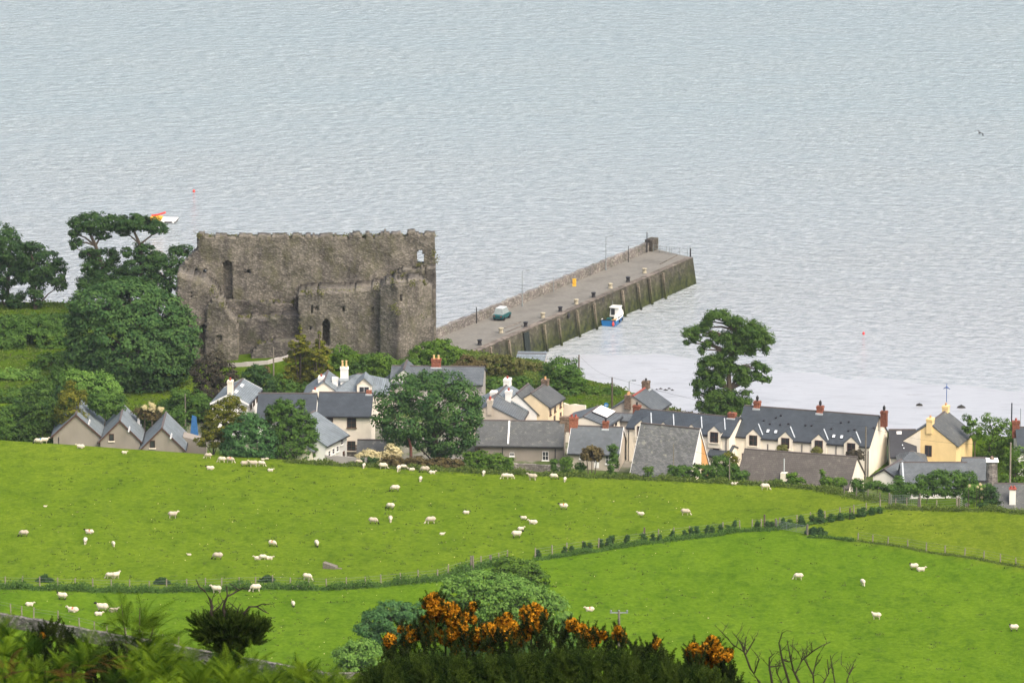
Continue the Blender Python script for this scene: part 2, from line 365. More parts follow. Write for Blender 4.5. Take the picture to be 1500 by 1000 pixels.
# ---------------------------------------------------------------- houses
class House:
    """local frame: x along the ridge, y across, z up from the ground"""
    def __init__(s, name, label, A, B, W=None, ridge=None, far=None, L=None, ze=None, vb=None, zb=5.2, wall='cream', roof='slate', ov=.3, og=.15,
                 hip=(0, 0), cat='house', group=None, yaw=None, ridge_c='ridge', gut=True, barge=None, rise=None):
        if ze is None: ze = at(A[0] if L is None and far is None else B[0], (A if far is None else B)[1], yof(vb, zb)).z
        if far is None:                       # long side to the camera
            P = on(*A, ze)
            if yaw is None: d = on(*B, ze) - P; d.z = 0; s.L = d.length; d.normalize()
            else:
                d = Vector((math.cos(R(yaw)), math.sin(R(yaw)), 0)); s.L = solve(lambda q: proj(P + d * q)[0], B[0], 0, 90)
            s.W = W
        else:                                 # gable end to the camera, B = near right eave, far = far right eave
            P = on(*B, ze); Q = on(*far, ze); d = Q - P; d.z = 0; s.L = L or d.length; d.normalize()
            yv = Vector((-d.y, d.x, 0)); s.W = W or solve(lambda q: proj(P + yv * q)[0], A[0], 0, 40)
        s.og = og; s.d = d; s.yv = Vector((-d.y, d.x, 0)); s.h = ze - zb; s.zb = zb
        s.rz = math.atan2(d.y, d.x); s.o = Vector((P.x, P.y, zb))
        s.root = thing(name, label, cat, s.o, s.rz, group)
        if rise is None:
            q = s.W / 2
            if far is None:
                z = s.h + 3
                for _ in range(6):
                    t = solve(lambda t: proj(s.w((t, q, z)))[0], ridge[0], -3, s.L + 3); z = solve(lambda z: proj(s.w((t, q, z)))[1], ridge[1], s.h - 1, s.h + 12)
            else: z = solve(lambda z: proj(s.w((0, q, z)))[1], ridge[1], s.h - 1, s.h + 12)
            rise = z - s.h
        s.r = rise; s.k = rise / (s.W / 2); s.roofm = roof; s.hip = hip
        L, W, h, r, k = s.L, s.W, s.h, s.r, s.k
        b = MB()
        if hip[0] or hip[1]: b.box(0, L, 0, W, -1.5, h)
        if not hip[0] and not hip[1]:
            b.prism([(0, 0, -1.5), (0, 0, h), (0, W / 2, h + r), (0, W, h), (0, W, -1.5)], (L, 0, 0))
        elif not (hip[0] and hip[1]):
            x0, x1 = (0, hip[0] and 0) if False else ((L - .3, L) if not hip[1] else (0, .3))
            b.prism([(x0, 0, h + .001), (x0, W / 2, h + r), (x0, W, h + .001)], (x1 - x0, 0, 0))
        s.wall = b.build('wall', m(wall), s.root)
        b = MB(); e = .03; T = .16
        if hip[0] or hip[1]:
            x0, x1 = -(ov if hip[0] else og), L + (ov if hip[1] else og)
            z0 = h - ov * k + e; zr = h + r + e; ra, rb = (hip[0] if hip[0] else -og), L - (hip[1] if hip[1] else -og)
            pts = [(x0, -ov, z0), (x1, -ov, z0), (x1, W + ov, z0), (x0, W + ov, z0), (ra, W / 2, zr), (rb, W / 2, zr)]
            pts += [(p[0], p[1], p[2] + T) for p in pts]
            b.add(pts, [(6, 7, 11, 10), (7, 8, 11), (8, 9, 10, 11), (9, 6, 10), (0, 1, 7, 6), (1, 2, 8, 7), (2, 3, 9, 8), (3, 0, 6, 9), (3, 2, 1, 0)])
        else:
            z0 = h - ov * k + e
            prof = [(-ov, z0), (W / 2, h + r + e), (W + ov, z0), (W + ov, z0 + T), (W / 2, h + r + e + T), (-ov, z0 + T)]
            b.prism([(-og, y, z) for y, z in prof], (L + 2 * og, 0, 0), caps=[(0, 1, 4, 5), (1, 2, 3, 4)])
        s.roof = b.build('roof', m(roof), s.root)
        zr = h + r + e + T
        b = MB(); b.box(-og + hip[0], L + og - hip[1], W / 2 - .13, W / 2 + .13, zr - .1, zr + .05)
        b.build('ridge_tiles', m(ridge_c), s.root)
        if gut:
            for y in (-ov - .12, W + ov): MB().box(-og, L + og, y, y + .12, h - ov * k - .02, h - ov * k + .1).build('gutter', m('gutter'), s.root)
        if barge:
            for x in (-og - .05, L + og):
                b = MB(); z0 = h - ov * k
                for y0, y1 in ((-ov, W / 2), (W + ov, W / 2)):
                    b.fbox((x, y0, z0 - .08), (.05, 0, 0), (0, y1 - y0, h + r - z0), (0, 0, .3))
                b.build('bargeboard', m(barge), s.root)
    def w(s, p): return s.o + s.d * p[0] + s.yv * p[1] + Vector((0, 0, p[2]))
    def plane(s, side):
        W, L, h, r = s.W, s.L, s.h, s.r
        X, Yv, Z = Vector((1, 0, 0)), Vector((0, 1, 0)), Vector((0, 0, 1))
        if side == 'e0': return Vector((0, 0, 0)), X, Z
        if side == 'e1': return Vector((L, W, 0)), -X, Z
        if side == 'g0': return Vector((0, W, 0)), -Yv, Z
        if side == 'g1': return Vector((L, 0, 0)), Yv, Z
        if side == 'r0': return Vector((0, 0, h + .19)), X, Vector((0, W / 2, r)).normalized()
        if side == 'r1': return Vector((L, W, h + .19)), -X, Vector((0, -W / 2, r)).normalized()
    def hit(s, side, u, v):
        O, T, U = s.plane(side); n = T.cross(U); d = ray(u, v)
        toL = lambda q: Vector((q.dot(s.d), q.dot(s.yv), q.z))
        c, dl = toL(CAM - s.o), toL(d)
        p = c + dl * ((O - c).dot(n) / dl.dot(n)); return (p - O).dot(T), (p - O).dot(U)
    def pb(s, side, t0, t1, s0, s1, d0, d1, b=None):
        O, T, U = s.plane(side); n = T.cross(U); b = b or MB()
        return b.fbox(O + T * t0 + U * s0 + n * d0, T * (t1 - t0), U * (s1 - s0), n * (d1 - d0))
    def rect(s, side, u, v, w, h):
        a, b = sorted((s.hit(side, u - w / 2, v)[0], s.hit(side, u + w / 2, v)[0])); c, d = sorted((s.hit(side, u, v + h / 2)[1], s.hit(side, u, v - h / 2)[1]))
        return a, b, c, d
    def win(s, side, u, v, w, h, nx=2, ny=2, frame='frame_w', sill='frame_w', rect=None, off=0, name='window'):
        a, b, c, d = rect or s.rect(side, u, v, w, h); q = .055; B = MB()
        for t0, t1, z0, z1 in ((a, b, c, c + q), (a, b, d - q, d), (a, a + q, c + q, d - q), (b - q, b, c + q, d - q)): s.pb(side, t0, t1, z0, z1, off - .02, off + .07, B)
        for i in range(1, nx): t = a + (b - a) * i / nx; s.pb(side, t - .025, t + .025, c + q, d - q, off - .02, off + .06, B)
        for i in range(1, ny):
            z = c + (d - c) * i / ny
            for j in range(nx):
                s.pb(side, (a + q if j == 0 else a + (b - a) * j / nx + .03), (b - q if j == nx - 1 else a + (b - a) * (j + 1) / nx - .03), z - .02, z + .02, off - .02, off + .055, B)
        f = B.build(name, m(frame), s.root)
        s.pb(side, a + .02, b - .02, c + .02, d - .02, off - .015, off + .03).build('pane', m('glass'), f)
        if sill: s.pb(side, a - .1, b + .1, c - .13, c - .003, off - .02, off + .16).build('sill', m(sill), f)
        return f
    def sky(s, side, u, v, w, h, frame='gutter', pane='pane_sky'):
        a, b, c, d = s.rect(side, u, v, w, h)
        f = s.pb(side, a, b, c, d, -.05, .08).build('skylight', m(frame), s.root)
        s.pb(side, a + .07, b - .07, c + .07, d - .07, .05, .1).build('pane', m(pane), f)
    def door(s, side, u, v, w, h, mat_='frame_b'):
        a, b, c, d = s.rect(side, u, v, w, h)
        f = s.pb(side, a, b, c, d, -.02, .06).build('door', m(mat_), s.root)
        s.pb(side, a + .1, a + .2, (c + d) / 2 - .06, (c + d) / 2 + .06, .06, .12).build('handle', m('steel'), f)
    def chim(s, u, vt, w=1.0, dp=.7, mat_='brick', pots=2, pot='pot_red', t=None, y=.5, cap=True, ph=.45, cowl=False):
        yy = s.W * y; zr = s.h + s.r * (1 - abs(y - .5) * 2)
        x = t * s.L if t is not None else solve(lambda t: proj(s.w((t, yy, zr)))[0], u, -4, s.L + 4)
        zt_ = solve(lambda z: proj(s.w((x, yy, z)))[1], vt, zr - 2, zr + 8)
        b = MB(); b.box(x - w / 2, x + w / 2, yy - dp / 2, yy + dp / 2, zr - 1.3, zt_)
        if cap: b.box(x - w / 2 - .06, x + w / 2 + .06, yy - dp / 2 - .06, yy + dp / 2 + .06, zt_ - .22, zt_ - .06); b.box(x - w / 2 - .04, x + w / 2 + .04, yy - dp / 2 - .04, yy + dp / 2 + .04, zt_ + .002, zt_ + .08)
        c = b.build('chimney', m(mat_), s.root)
        if s.og < x - w / 2 and x + w / 2 < s.L: MB().box(x - w / 2 - .1, x + w / 2 + .1, yy - dp / 2 - .22, yy - dp / 2 - .003, zr - dp * s.k / 2 - .15, zr - dp * s.k / 2 + .25).build('flashing', m('zinc'), c)
        for i in range(pots):
            px = x + (i - (pots - 1) / 2) * w * .5
            b = MB().tube([(px, yy, zt_ + .05), (px, yy, zt_ + ph * .85), (px, yy, zt_ + ph * .86), (px, yy, zt_ + ph)], [.16, .12, .16, .16], 8)
            if cowl: b.tube([(px, yy, zt_ + ph), (px, yy, zt_ + ph + .35), (px, yy, zt_ + ph + .6)], [.2, .2, .03], 8)
            b.build('chimney_pot', m('black' if cowl else pot), c)
    def dormer(s, u, va, w, wall='cream', wn=(2, 2), wf='frame_b', win=(12, 15, 1)):
        """gabled wall dormer; u, va = its apex in the photo, w = width in metres"""
        x = s.hit('e0', u, va + 20)[0]; za = solve(lambda z: proj(s.w((x, -.06, z)))[1], va, s.h - 1, s.h + 6)
        hw = w / 2; k2 = .95; zs = za - hw * k2; dep = lambda z: max(.1, (z - s.h) / s.k + .1)
        b = MB().prism([(x - hw, -.2, s.h - 1.6), (x + hw, -.2, s.h - 1.6), (x + hw, -.2, zs), (x, -.2, za), (x - hw, -.2, zs)], (0, dep(za) * .6 + .2, 0)); s.dx = getattr(s, 'dx', []) + [(x - hw, x + hw)]
        dm = b.build('dormer', m(wall), s.root)
        o = .07; b = MB(); zo = zs - o * k2
        for sg in (-1, 1):
            yb0, yb1 = dep(zo), dep(za)
            q = [(x + sg * (hw + o), -.26, zo), (x, -.26, za), (x, yb1, za), (x + sg * (hw + o), yb0, zo)]
            q2 = [(p[0], p[1], p[2] + .07) for p in q]
            f = [(0, 1, 2, 3), (7, 6, 5, 4), (0, 4, 5, 1), (1, 5, 6, 2), (2, 6, 7, 3), (3, 7, 4, 0)]
            b.add(q + q2, f if sg > 0 else [t[::-1] for t in f])
        b.build('dormer_roof', m(s.roofm), dm)
        for sg in (1,):
            a, c = Vector((x + sg * (hw + o + .05), dep(zo) - .1, zo + .22)), Vector((x + sg * .05, dep(za) + .05, za + .24))
            MB().tube([a, c], .1, 4).build('flashing', m('zinc'), dm)
        ww, wh, dz = win
        hwid = ww * .0475; zc = solve(lambda z: proj(s.w((x, -.06, z)))[1], va + 8 + wh / 2 + dz, 0, s.h + 5); hh = wh * .049
        s.win('e0', 0, 0, 0, 0, *wn, frame=wf, sill='cream', rect=(x - hwid, x + hwid, zc - hh, zc + hh), off=.2)
    def segs(s):
        e = [0.0] + [q for d in sorted(s.dx) for q in d] + [s.L]
        for a, b_ in zip(e[::2], e[1::2]): MB().box(a, b_, -.26, -.14, s.h - .08, s.h + .06).build('gutter', m('gutter'), s.root)
    def pipe(s, side, u, v0):
        t, z = s.hit(side, u, v0); O, T, U = s.plane(side); n = T.cross(U)
        MB().tube([O + T * t + n * .06 + U * 0, O + T * t + n * .06 + U * min(z, s.h)], .06, 6).build('downpipe', m('gutter'), s.root)
MT['pane_sky'] = plain('skylight_glass', (.55, .60, .63), .12, .05, 1, .7)

# three grey gabled houses
G3 = 'row of three grey gabled houses below the big sycamore'
h = House('gabled_house', 'grey gabled house without a window, leftmost of the row of three', (78, 639), (145.5, 638), ridge=(112, 608), far=(151.5, 615), vb=676, wall='grey', roof='slate_pale', barge='barge_brown', group=G3)
h.sky('r0', 130.5, 618, 9, 7, 'frame_w', 'glass'); h.pipe('g0', 86, 640)
h = House('gabled_house', 'grey gabled house in the middle of the row of three, one small window', (147, 643), (205, 645.5), ridge=(172, 617), far=(210.5, 622), vb=678, wall='grey', roof='slate_pale', barge='barge_brown', group=G3)
h.win('g0', 163.3, 640.3, 7.5, 10.5, 1, 1, 'frame_b', 'cream'); h.sky('r0', 189, 628.5, 9, 7, 'frame_w', 'glass'); h.chim(206, 612, .35, .35, 'frame_w', 0, y=.1, t=.75, cap=False)
h = House('gabled_house', 'grey gabled house at the right end of the row of three', (207, 651), (268.5, 658), ridge=(232.5, 627.5), far=(274, 635), vb=684, wall='grey', roof='slate_pale', barge='barge_brown', group=G3)
h.win('g0', 223.3, 650.2, 8, 11, 1, 1, 'frame_b', 'cream'); h.sky('r0', 250.5, 638.5, 9, 7, 'frame_w', 'glass')
# white house with skylights
h = House('white_house', 'white house with two skylights in its grey roof, right of the copper shrub', (311, 596), (362, 592), ridge=(335, 578), far=(381, 570), ze=10.2, wall='white', roof='slate_pale', barge='frame_w')
h.sky('r0', 346, 573.5, 9, 6, 'frame_w'); h.sky('r0', 354.5, 564.5, 9, 6, 'frame_w'); h.chim(332, 557.5, .9, .7, 'cream', 1, 'pot_red', t=.06)
for u, v in ((367.5, 593.5), (371.8, 588.5), (376.5, 583)): h.win('e0', u, v, 2.2, 12, 1, 2, 'frame_b', None)
# long dark roof
h = House('long_slate_house', 'long low house with a plain dark slate roof, behind the front trees', (377, 613), (461, 617), W=8, ridge=(425, 577.5), ze=8.9, wall='white', roof='slate_dark', yaw=-2)
h.win('e0', 450, 630, 6, 8)
# white house with the brick chimney
h = House('white_house', 'white house over a stone lower storey, brick chimney at its right end', (465, 608.5), (543, 609.5), W=8, ridge=(510, 576.3), vb=676, wall='cream', roof='slate_dark', yaw=-3, og=.1)
h.win('e0', 515, 618.8, 13.5, 14.5, 2, 2, 'frame_b', 'brownstone'); h.win('e0', 483, 614, 10, 8, 1, 1, 'frame_b', None)
h.chim(540.5, 571.5, .75, .7, 'brick', 0, cap=False)
b = MB(); h.pb('e0', -.05, h.L + .3, -1, 2.5, .005, .30, b); b.build('stone_plinth', m('drystone'), h.root)
h.win('e0', 515, 652, 12, 14, 2, 2, 'frame_b', 'cream', off=.3)
# cottage row in front
CR = 'stepped cottages on the left of the village front'
h = House('cottage', 'taller white cottage of the stepped pair, its row of windows facing right', (383, 650), (477, 652.5), ridge=(428, 619), far=(508, 636.5), ze=9.7, zb=6.3, wall='white', roof='slate_pale', group=CR, og=.2)
for u, v in ((482, 664), (488, 660.5), (494, 657)): h.win('e0', u, v, 3.2, 8, 1, 2)
h.win('e0', 500.3, 647.5, 3.5, 7, 1, 2); h.door('e0', 503.3, 667, 2.4, 13)
h = House('cottage', 'lower white cottage of the stepped pair, half behind the dark front tree', (400, 655), (457, 660), ridge=(432, 640), far=(475.5, 647.5), ze=9.0, zb=6.3, wall='cream', roof='slate_pale', group=CR, og=.2)
for u, v in ((461, 668), (466.5, 663.5)): h.win('e0', u, v, 3, 7, 1, 2)
h = House('lean_to_house', 'low grey roofed lean to below the stone storey, behind the cream hydrangea', (524, 669), (566, 670), W=3.4, ridge=(545, 645.5), ze=6.9, wall='greyr', roof='slate_old', yaw=-2)
# big grey-roofed house with dormer
h = House('slate_villa', 'large cream house with pale slate roofs, a dormer and tall cream chimneys', (490, 577), (566, 578), W=9, ridge=(530, 549), ze=9.6, wall='cream', roof='slate_pale', hip=(3, 3.5), yaw=-2)
h.chim(494, 538, 1.1, .8, 'white', 2, 'pot_y', t=.16, ph=1.0, y=.42)
b = MB(); x0, z0 = h.hit('e0', 523, 577); x1, _ = h.hit('e0', 544, 577); za = h.h + 2.35; xm = (x0 + x1) / 2
b.prism([(x0, -.1, h.h - .5), (x1, -.1, h.h - .5), (x1, -.1, h.h + 1.4), (xm, -.1, za), (x0, -.1, h.h + 1.4)], (0, 3.2, 0)); dm = b.build('dormer', m('cream'), h.root)
b = MB()
for sg, xe in ((-1, x0 - .2), (1, x1 + .2)):
    b.fbox((xm, -.35, za), (xe - xm, 0, h.h + 1.25 - za), (0, 4, 0), (0, 0, .14))
b.build('dormer_roof', m('slate_pale'), dm)
h.win('e0', 0, 0, 0, 0, 2, 1, 'frame_w', None, rect=(x0 + .3, x1 - .3, h.h - .1, h.h + 1.15), off=.1)
h = House('slate_wing', 'gabled cream wing with a pale slate roof and two chimneys, left of the dormer house', (446, 580), (503, 581), ridge=(476, 560), far=(507, 570), ze=9.0, wall='cream', roof='slate_pale', L=7)
h.chim(474.5, 552, 1.6, .8, 'white', 1, 'pot_red', t=.35, y=.6); h.chim(488, 553.5, .9, .8, 'white', 0, t=.4, y=.25); h.chim(465, 571.5, .75, .6, 'cream', 1, 'pot_red', t=-.04, y=.72)
# grey roofs behind the chestnut
h = House('slate_house', 'broad slate roofed house mostly behind the big chestnut, brick chimney on its ridge', (572, 562), (706, 559), W=9, ridge=(610, 537.5), ze=9.6, wall='greyr', roof='slate', yaw=-3)
h.chim(639, 526, 1.35, .9, 'brick', 2, 'pot_y', ph=.6)
h = House('gabled_wing', 'white gabled wing with a slate roof, left edge of the big chestnut', (561, 566), (622, 568), ridge=(592, 542), far=(626, 557), ze=9.0, wall='white', roof='slate', L=6)
h.win('g0', 575, 580, 6, 8)
# the street going away
ST = 'terrace of houses along the street beside the round tree'
h = House('beige_house', 'beige gabled house nearest in the street terrace, broad chimney on its gable', (672, 616), (762.5, 616.6), ridge=(716, 594), far=(772, 601), ze=8.2, wall='beige', roof='slate', group=ST, og=.12)
h.chim(721, 585.5, 1.25, .7, 'beige', 2, 'pot_red', t=.07); h.win('e0', 766, 614, 2, 8, 1, 2)
h = House('white_house', 'white terrace house with a blue grey roof and tall white chimneys', (690, 602), (770, 601), ridge=(729.5, 578), far=(783.6, 586.4), ze=8.4, wall='white', roof='slate_pale', group=ST, og=.1)
h.chim(748, 572.5, 1.05, .8, 'white', 1, 'pot_red', t=.06, y=.32); h.chim(746.5, 555, 1.4, .9, 'white', 1, 'pot_red', t=.97); h.chim(731, 573.5, 1.25, .8, 'white', 0, 'pot_red', t=.2, y=.62)
for u, v in ((773.3, 610), (776.2, 606.5), (779, 603), (781.6, 599.5)): h.win('e0', u, v, 1.5, 10, 1, 2)
h = House('white_house', 'white terrace house with a brownish slate roof, next to the yellow one', (728, 606), (786, 605.5), ridge=(754, 577.5), far=(803, 591), ze=8.0, wall='white', roof='slate_old', group=ST, og=.1)
for u, v in ((787.8, 610), (791.5, 607), (795.5, 603.5), (799.5, 600)): h.win('e0', u, v, 1.5, 8, 1, 2)
h = House('yellow_house', 'pale yellow house with dark windows at the far end of the street terrace', (752, 597), (803.6, 596.4), ridge=(778, 577), far=(825, 582), ze=9.0, wall='peach', roof='slate_old', group=ST, og=.1)
h.chim(801, 556, .95, .9, 'brownstone', 1, 'pot', t=.97)
for u, v in ((806, 602), (812.8, 597.4), (820.8, 590.8)): h.win('e0', u, v, 2.2, 10.5, 1, 2, 'frame_b', 'frame_b')
for u, v in ((812, 613), (821, 608)): h.win('e0', u, v, 2.2, 9, 1, 2, 'frame_b', 'frame_b')
# stone outbuilding
h = House('long_cottage', 'long grey rendered cottage with a white strip across its slate roof', (696, 651.4), (825, 656), W=7.5, ridge=(760, 617.5), vb=677, wall='grey', roof='slate_old', yaw=-3, og=.05)
h.win('e0', 699.5, 659, 8, 5, 3, 1, 'frame_b', None); h.win('e0', 750, 665, 6.5, 5, 2, 1); h.win('e0', 799, 667.3, 9, 13, 2, 2); h.pipe('e0', 736, 653); h.pipe('e0', 813.5, 657)
h.chim(828.5, 611, 1.6, .9, 'brownstone', 0); 
a_, _ = h.hit('r0', 745, 635); b = MB(); h.pb('r0', a_ - .1, a_ + .12, .02, math.hypot(h.W / 2, h.r) - .15, -.01, .07, b); b.build('roof_strip', m('frame_w'), h.root)
# slate cottage
h = House('slate_cottage', 'beige cottage with patched slate roof, between the long cottage and the steep roof', (833, 662.4), (906, 664.5), W=7.5, ridge=(880, 626), vb=690, wall='beige', roof='slate', barge='frame_w', yaw=-9)
h.chim(887.3, 617.5, .8, .75, 'brick', 1, 'black'); h.chim(840.5, 611.5, 1.15, .8, 'brick', 2, 'pot_red')
h.win('e0', 891, 672.5, 7.5, 13, 2, 2); h.win('e0', 851.5, 667.5, 5, 8, 1, 2); h.door('e0', 874, 676, 7, 18, 'frame_w')
# steep roofed house
h = House('steep_roofed_house', 'house with a very steep lichened slate roof and a white and orange gable', (925, 692), (1009, 699), W=7.2, ridge=(987, 625.5), ze=6.6, wall='cream', roof='slate_rough', barge='frame_w', yaw=-24, ov=.2)
O = h.W * .62; b = MB(); z1 = h.h + (h.W - O) * h.k
b.prism([(h.L + .004, O, .3), (h.L + .004, h.W - .1, .3), (h.L + .004, h.W - .1, h.h), (h.L + .004, O, z1)], (.06, 0, 0)); b.build('orange_panel', m('orange'), h.root)
h.win('g1', 1016, 680, 5, 6, 1, 1, 'frame_w', None)
# houses by the beach
h = House('yellow_house', 'low cream house with a big white glazed panel on its grey roof', (822, 630), (888, 625), ridge=(852, 611), far=(909, 610), ze=8.2, wall='cream', roof='slate', og=.1)
O, T, U = h.plane('r0'); B4 = [h.hit('r0', u, v) for u, v in ((870, 602), (880, 595.5), (898, 607), (888, 613.5))]
t0, t1, s0, s1 = min(q[0] for q in B4), max(q[0] for q in B4), min(q[1] for q in B4), max(q[1] for q in B4)
f = h.pb('r0', t0, t1, s0, s1, .0, .22).build('skylight', m('gutter'), h.root); h.pb('r0', t0 + .05, t1 - .05, s0 + .05, s1 - .05, .2, .27).build('pane', m('frame_w'), f)
h.win('e0', 897, 622, 2.5, 7, 1, 1, 'frame_b', None); h.win('e0', 902, 620, 2.5, 7, 1, 1, 'frame_b', None)
h = House('beach_house', 'grey roofed house standing nearest the beach, brown stone chimney on its ridge', (896, 600), (960, 604), ridge=(926, 581), far=(980, 590), ze=8.2, wall='beige', roof='slate', ridge_c='pot_red')
h.chim(949, 558.5, .95, .95, 'brownstone', 1, 'black', t=.9); h.win('e0', 973, 599, 4, 5, 1, 1, 'frame_b', None); h.chim(918, 578.5, 1.1, .9, 'brownstone', 2, 'pot', t=.02, y=.62)
h = House('low_annexe', 'low grey roofed annexe between the beach house and the dormer terrace', (900, 616), (926, 617), W=4.5, ridge=(913, 607), ze=7.6, wall='greyr', roof='slate', yaw=-8)
# dormer terraces
DT = 'white terraces with small gabled dormers'
h = House('dormer_terrace', 'white terrace with four dormers and a brick chimney at each end, behind the steep roof', (918, 627), (1068, 640.5), W=8.5, ridge=(1005, 606), ze=10.1, wall='cream', roof='slate_dark', group=DT, gut=False, ov=.12)
for u, v in ((940, 615), (972.5, 617.5), (1013.5, 621), (1047, 623.5)): h.dormer(u, v, 1.9)
h.segs()
h.chim(933, 594, .95, .8, 'brick', 1, 'black', ph=.5); h.chim(1072.5, 605, 1.0, .9, 'brick', 1, 'brownstone', ph=.2)
h.pipe('e0', 1064, 642); h.pipe('e0', 921, 630); h.win('e0', 933, 658, 5, 12, 1, 2, 'frame_b', None); h.win('e0', 1049, 661, 9, 9, 2, 1, 'frame_b', None)
h = House('dormer_terrace', 'longest white terrace with four dormers and three brick chimneys, cream gable at its right', (1077.5, 639.5), (1273, 655), W=9.2, ridge=(1190, 602.8), ze=9.6, wall='cream', roof='slate_dark', group=DT, gut=False, ov=.12)
for u, v in ((1104, 628), (1151, 632), (1200, 635.5), (1247.5, 639.5)): h.dormer(u, v, 2.1)
h.segs()
h.chim(1109.3, 588, .85, .8, 'brick', 1, cowl=True, ph=.3); h.chim(1201.5, 595, .85, .8, 'brick', 1, cowl=True, ph=.3); h.chim(1295, 602.5, .85, .8, 'brick', 1, cowl=True, ph=.3)
for u, v in ((1125, 631.5), (1136.5, 632.5), (1221.5, 639), (1233, 640)): h.sky('r0', u, v, 5.5, 5.5, 'gutter')
for u in (1125, 1175, 1225): h.pipe('e0', u, 650)
h.pipe('e0', 1272, 660); h.win('e0', 1090, 670, 6.5, 13, 2, 2, 'frame_b', 'cream')
for u, v in ((1119, 616), (1137, 612), (1144, 608.5), (1180, 623), (1189, 623.5), (1218, 628), (1232, 619), (1243.5, 618), (1243, 631), (1252, 629.5), (1128, 621), (1155, 621), (1280, 627), (1143, 622)):
    t_, s_2 = h.hit('r0', u, v); b = MB(); h.pb('r0', t_ - .13, t_ + .13, s_2 - .1, s_2 + .12, 0, .16, b); b.build('roof_vent', m('gutter'), h.root)
h = House('yard_shed', 'low lean shed with blue grey roof against the long dormer terrace, left side', (1102, 664), (1142, 667), W=3, ridge=(1120, 656.5), ze=7.6, wall='cream', roof='slate_pale', cat='shed')
h = House('yard_shed', 'low blue grey roofed shed with a flue, right half of the dormer terrace', (1204, 673), (1240, 676), W=3, ridge=(1222, 664), ze=7.4, wall='cream', roof='slate_pale', cat='shed'); h.chim(1228, 660, .6, .5, 'brick', 2, 'pot_red')
h = House('small_house', 'little cream gabled house with dark roof between the two dormer terraces', (1037, 667), (1066, 671), W=5, ridge=(1050, 652), ze=7.6, wall='cream', roof='slate_dark', yaw=-22, barge=None)
# bungalow with brown tiles
h = House('brown_roofed_bungalow', 'bungalow with a long brown tiled roof and cream gable, in front of the dormer terrace', (1080, 702), (1243, 714), W=8.4, ridge=(1178, 665), ze=7.6, wall='cream', roof='tile_brown', ov=.35)
x_, s_2 = h.hit('r0', 1148.5, 702); pz = h.plane('r0'); c = pz[0] + pz[1] * x_ + pz[2] * s_2
cc = MB().box(c.x - .42, c.x + .42, c.y - .35, c.y + .45, c.z - .8, c.z + .95).build('chimney', m('cream'), h.root)
MB().tube([(c.x, c.y, c.z + .95), (c.x, c.y, c.z + 2.9)], .07, 6).build('chimney_pot', m('zinc'), cc)
# black barge porch, low slate roofs
h = House('white_porch_house', 'small white gable with black bargeboards at the right end of the bungalow', (1279, 702), (1312, 700), ridge=(1297, 688), far=(1326, 692), ze=7.2, wall='white', roof='slate', barge='gutter', L=6)
h = House('low_slate_house', 'long low house with grey slate roof in front of the yellow gabled house', (1322, 714), (1418, 712), W=8, ridge=(1365, 678.5), ze=7.0, wall='white', roof='slate', yaw=0)
a_, _ = h.hit('r0', 1320, 700); b = MB(); h.pb('r0', .1, .3, .02, math.hypot(h.W / 2, h.r) - .1, -.01, .07, b); b.build('roof_strip', m('zinc'), h.root)
h = House('hipped_annexe', 'small grey hipped roof rising behind the long low slate house', (1318, 679), (1357, 679), W=5, ridge=(1338, 662.5), ze=7.6, wall='white', roof='slate', hip=(1.7, 1.7), yaw=0)
h = House('low_slate_house', 'low grey roofed house right beside the stone pillar', (1412, 702), (1446, 702), W=6, ridge=(1436, 671.5), ze=7.6, wall='greyr', roof='slate', yaw=0)
# black roofed house between, yellow gabled house
h = House('black_roofed_house', 'house with a black slate roof between the dormer terrace and the yellow gabled house', (1305, 668), (1342, 668), W=7, ridge=(1325, 630.5), ze=7.6, wall='white', roof='slate_black', yaw=0)
h.sky('r0', 1317, 634, 7, 4, 'frame_w', 'frame_w')
for u, v in ((1322, 652), (1324, 656.5)): h.sky('r0', u, v, 3, 3)
h = House('yellow_gabled_house', 'tall yellow house with dark roof, a broad chimney at each gable end', (1322, 652), (1400.5, 653), ridge=(1361, 621), far=(1424.8, 634), ze=9.2, wall='yellow', roof='slate_old', og=.05, barge=None, gut=False)
h.chim(1361, 613, 1.25, .8, 'yellow', 1, 'pot', t=.05); h.chim(1386, 594.5, 1.0, .8, 'yellow', 1, 'pot', t=.97)
h.win('g0', 1360, 660, 10, 16, 2, 1, 'frame_b', None)
O = h.W; a_, _ = h.hit('g0', 1348, 660); b = MB(); zz = h.h + a_ * h.k - .05
b.prism([(-.05, O, .2), (-.05, O - a_, .2), (-.05, O - a_, zz), (-.05, O, h.h)], (.046, 0, 0)); b.build('white_panel', m('cream'), h.root)
p = h.w((h.L * .97, h.W / 2, h.h + h.r))
q = Vector((h.L * .97 + .25, h.W / 2, h.h + h.r + 1.3)); b = MB().tube([q, q + Vector((0, 0, 2.6))], .05, 5); b.tube([q + Vector((0, -.5, 1.85)), q + Vector((0, 0, 2.15)), q + Vector((0, .5, 1.85))], [.03, .12, .03], 5); b.build('aerial', plain('blue_iron', (.03, .09, .3), .5), h.root)
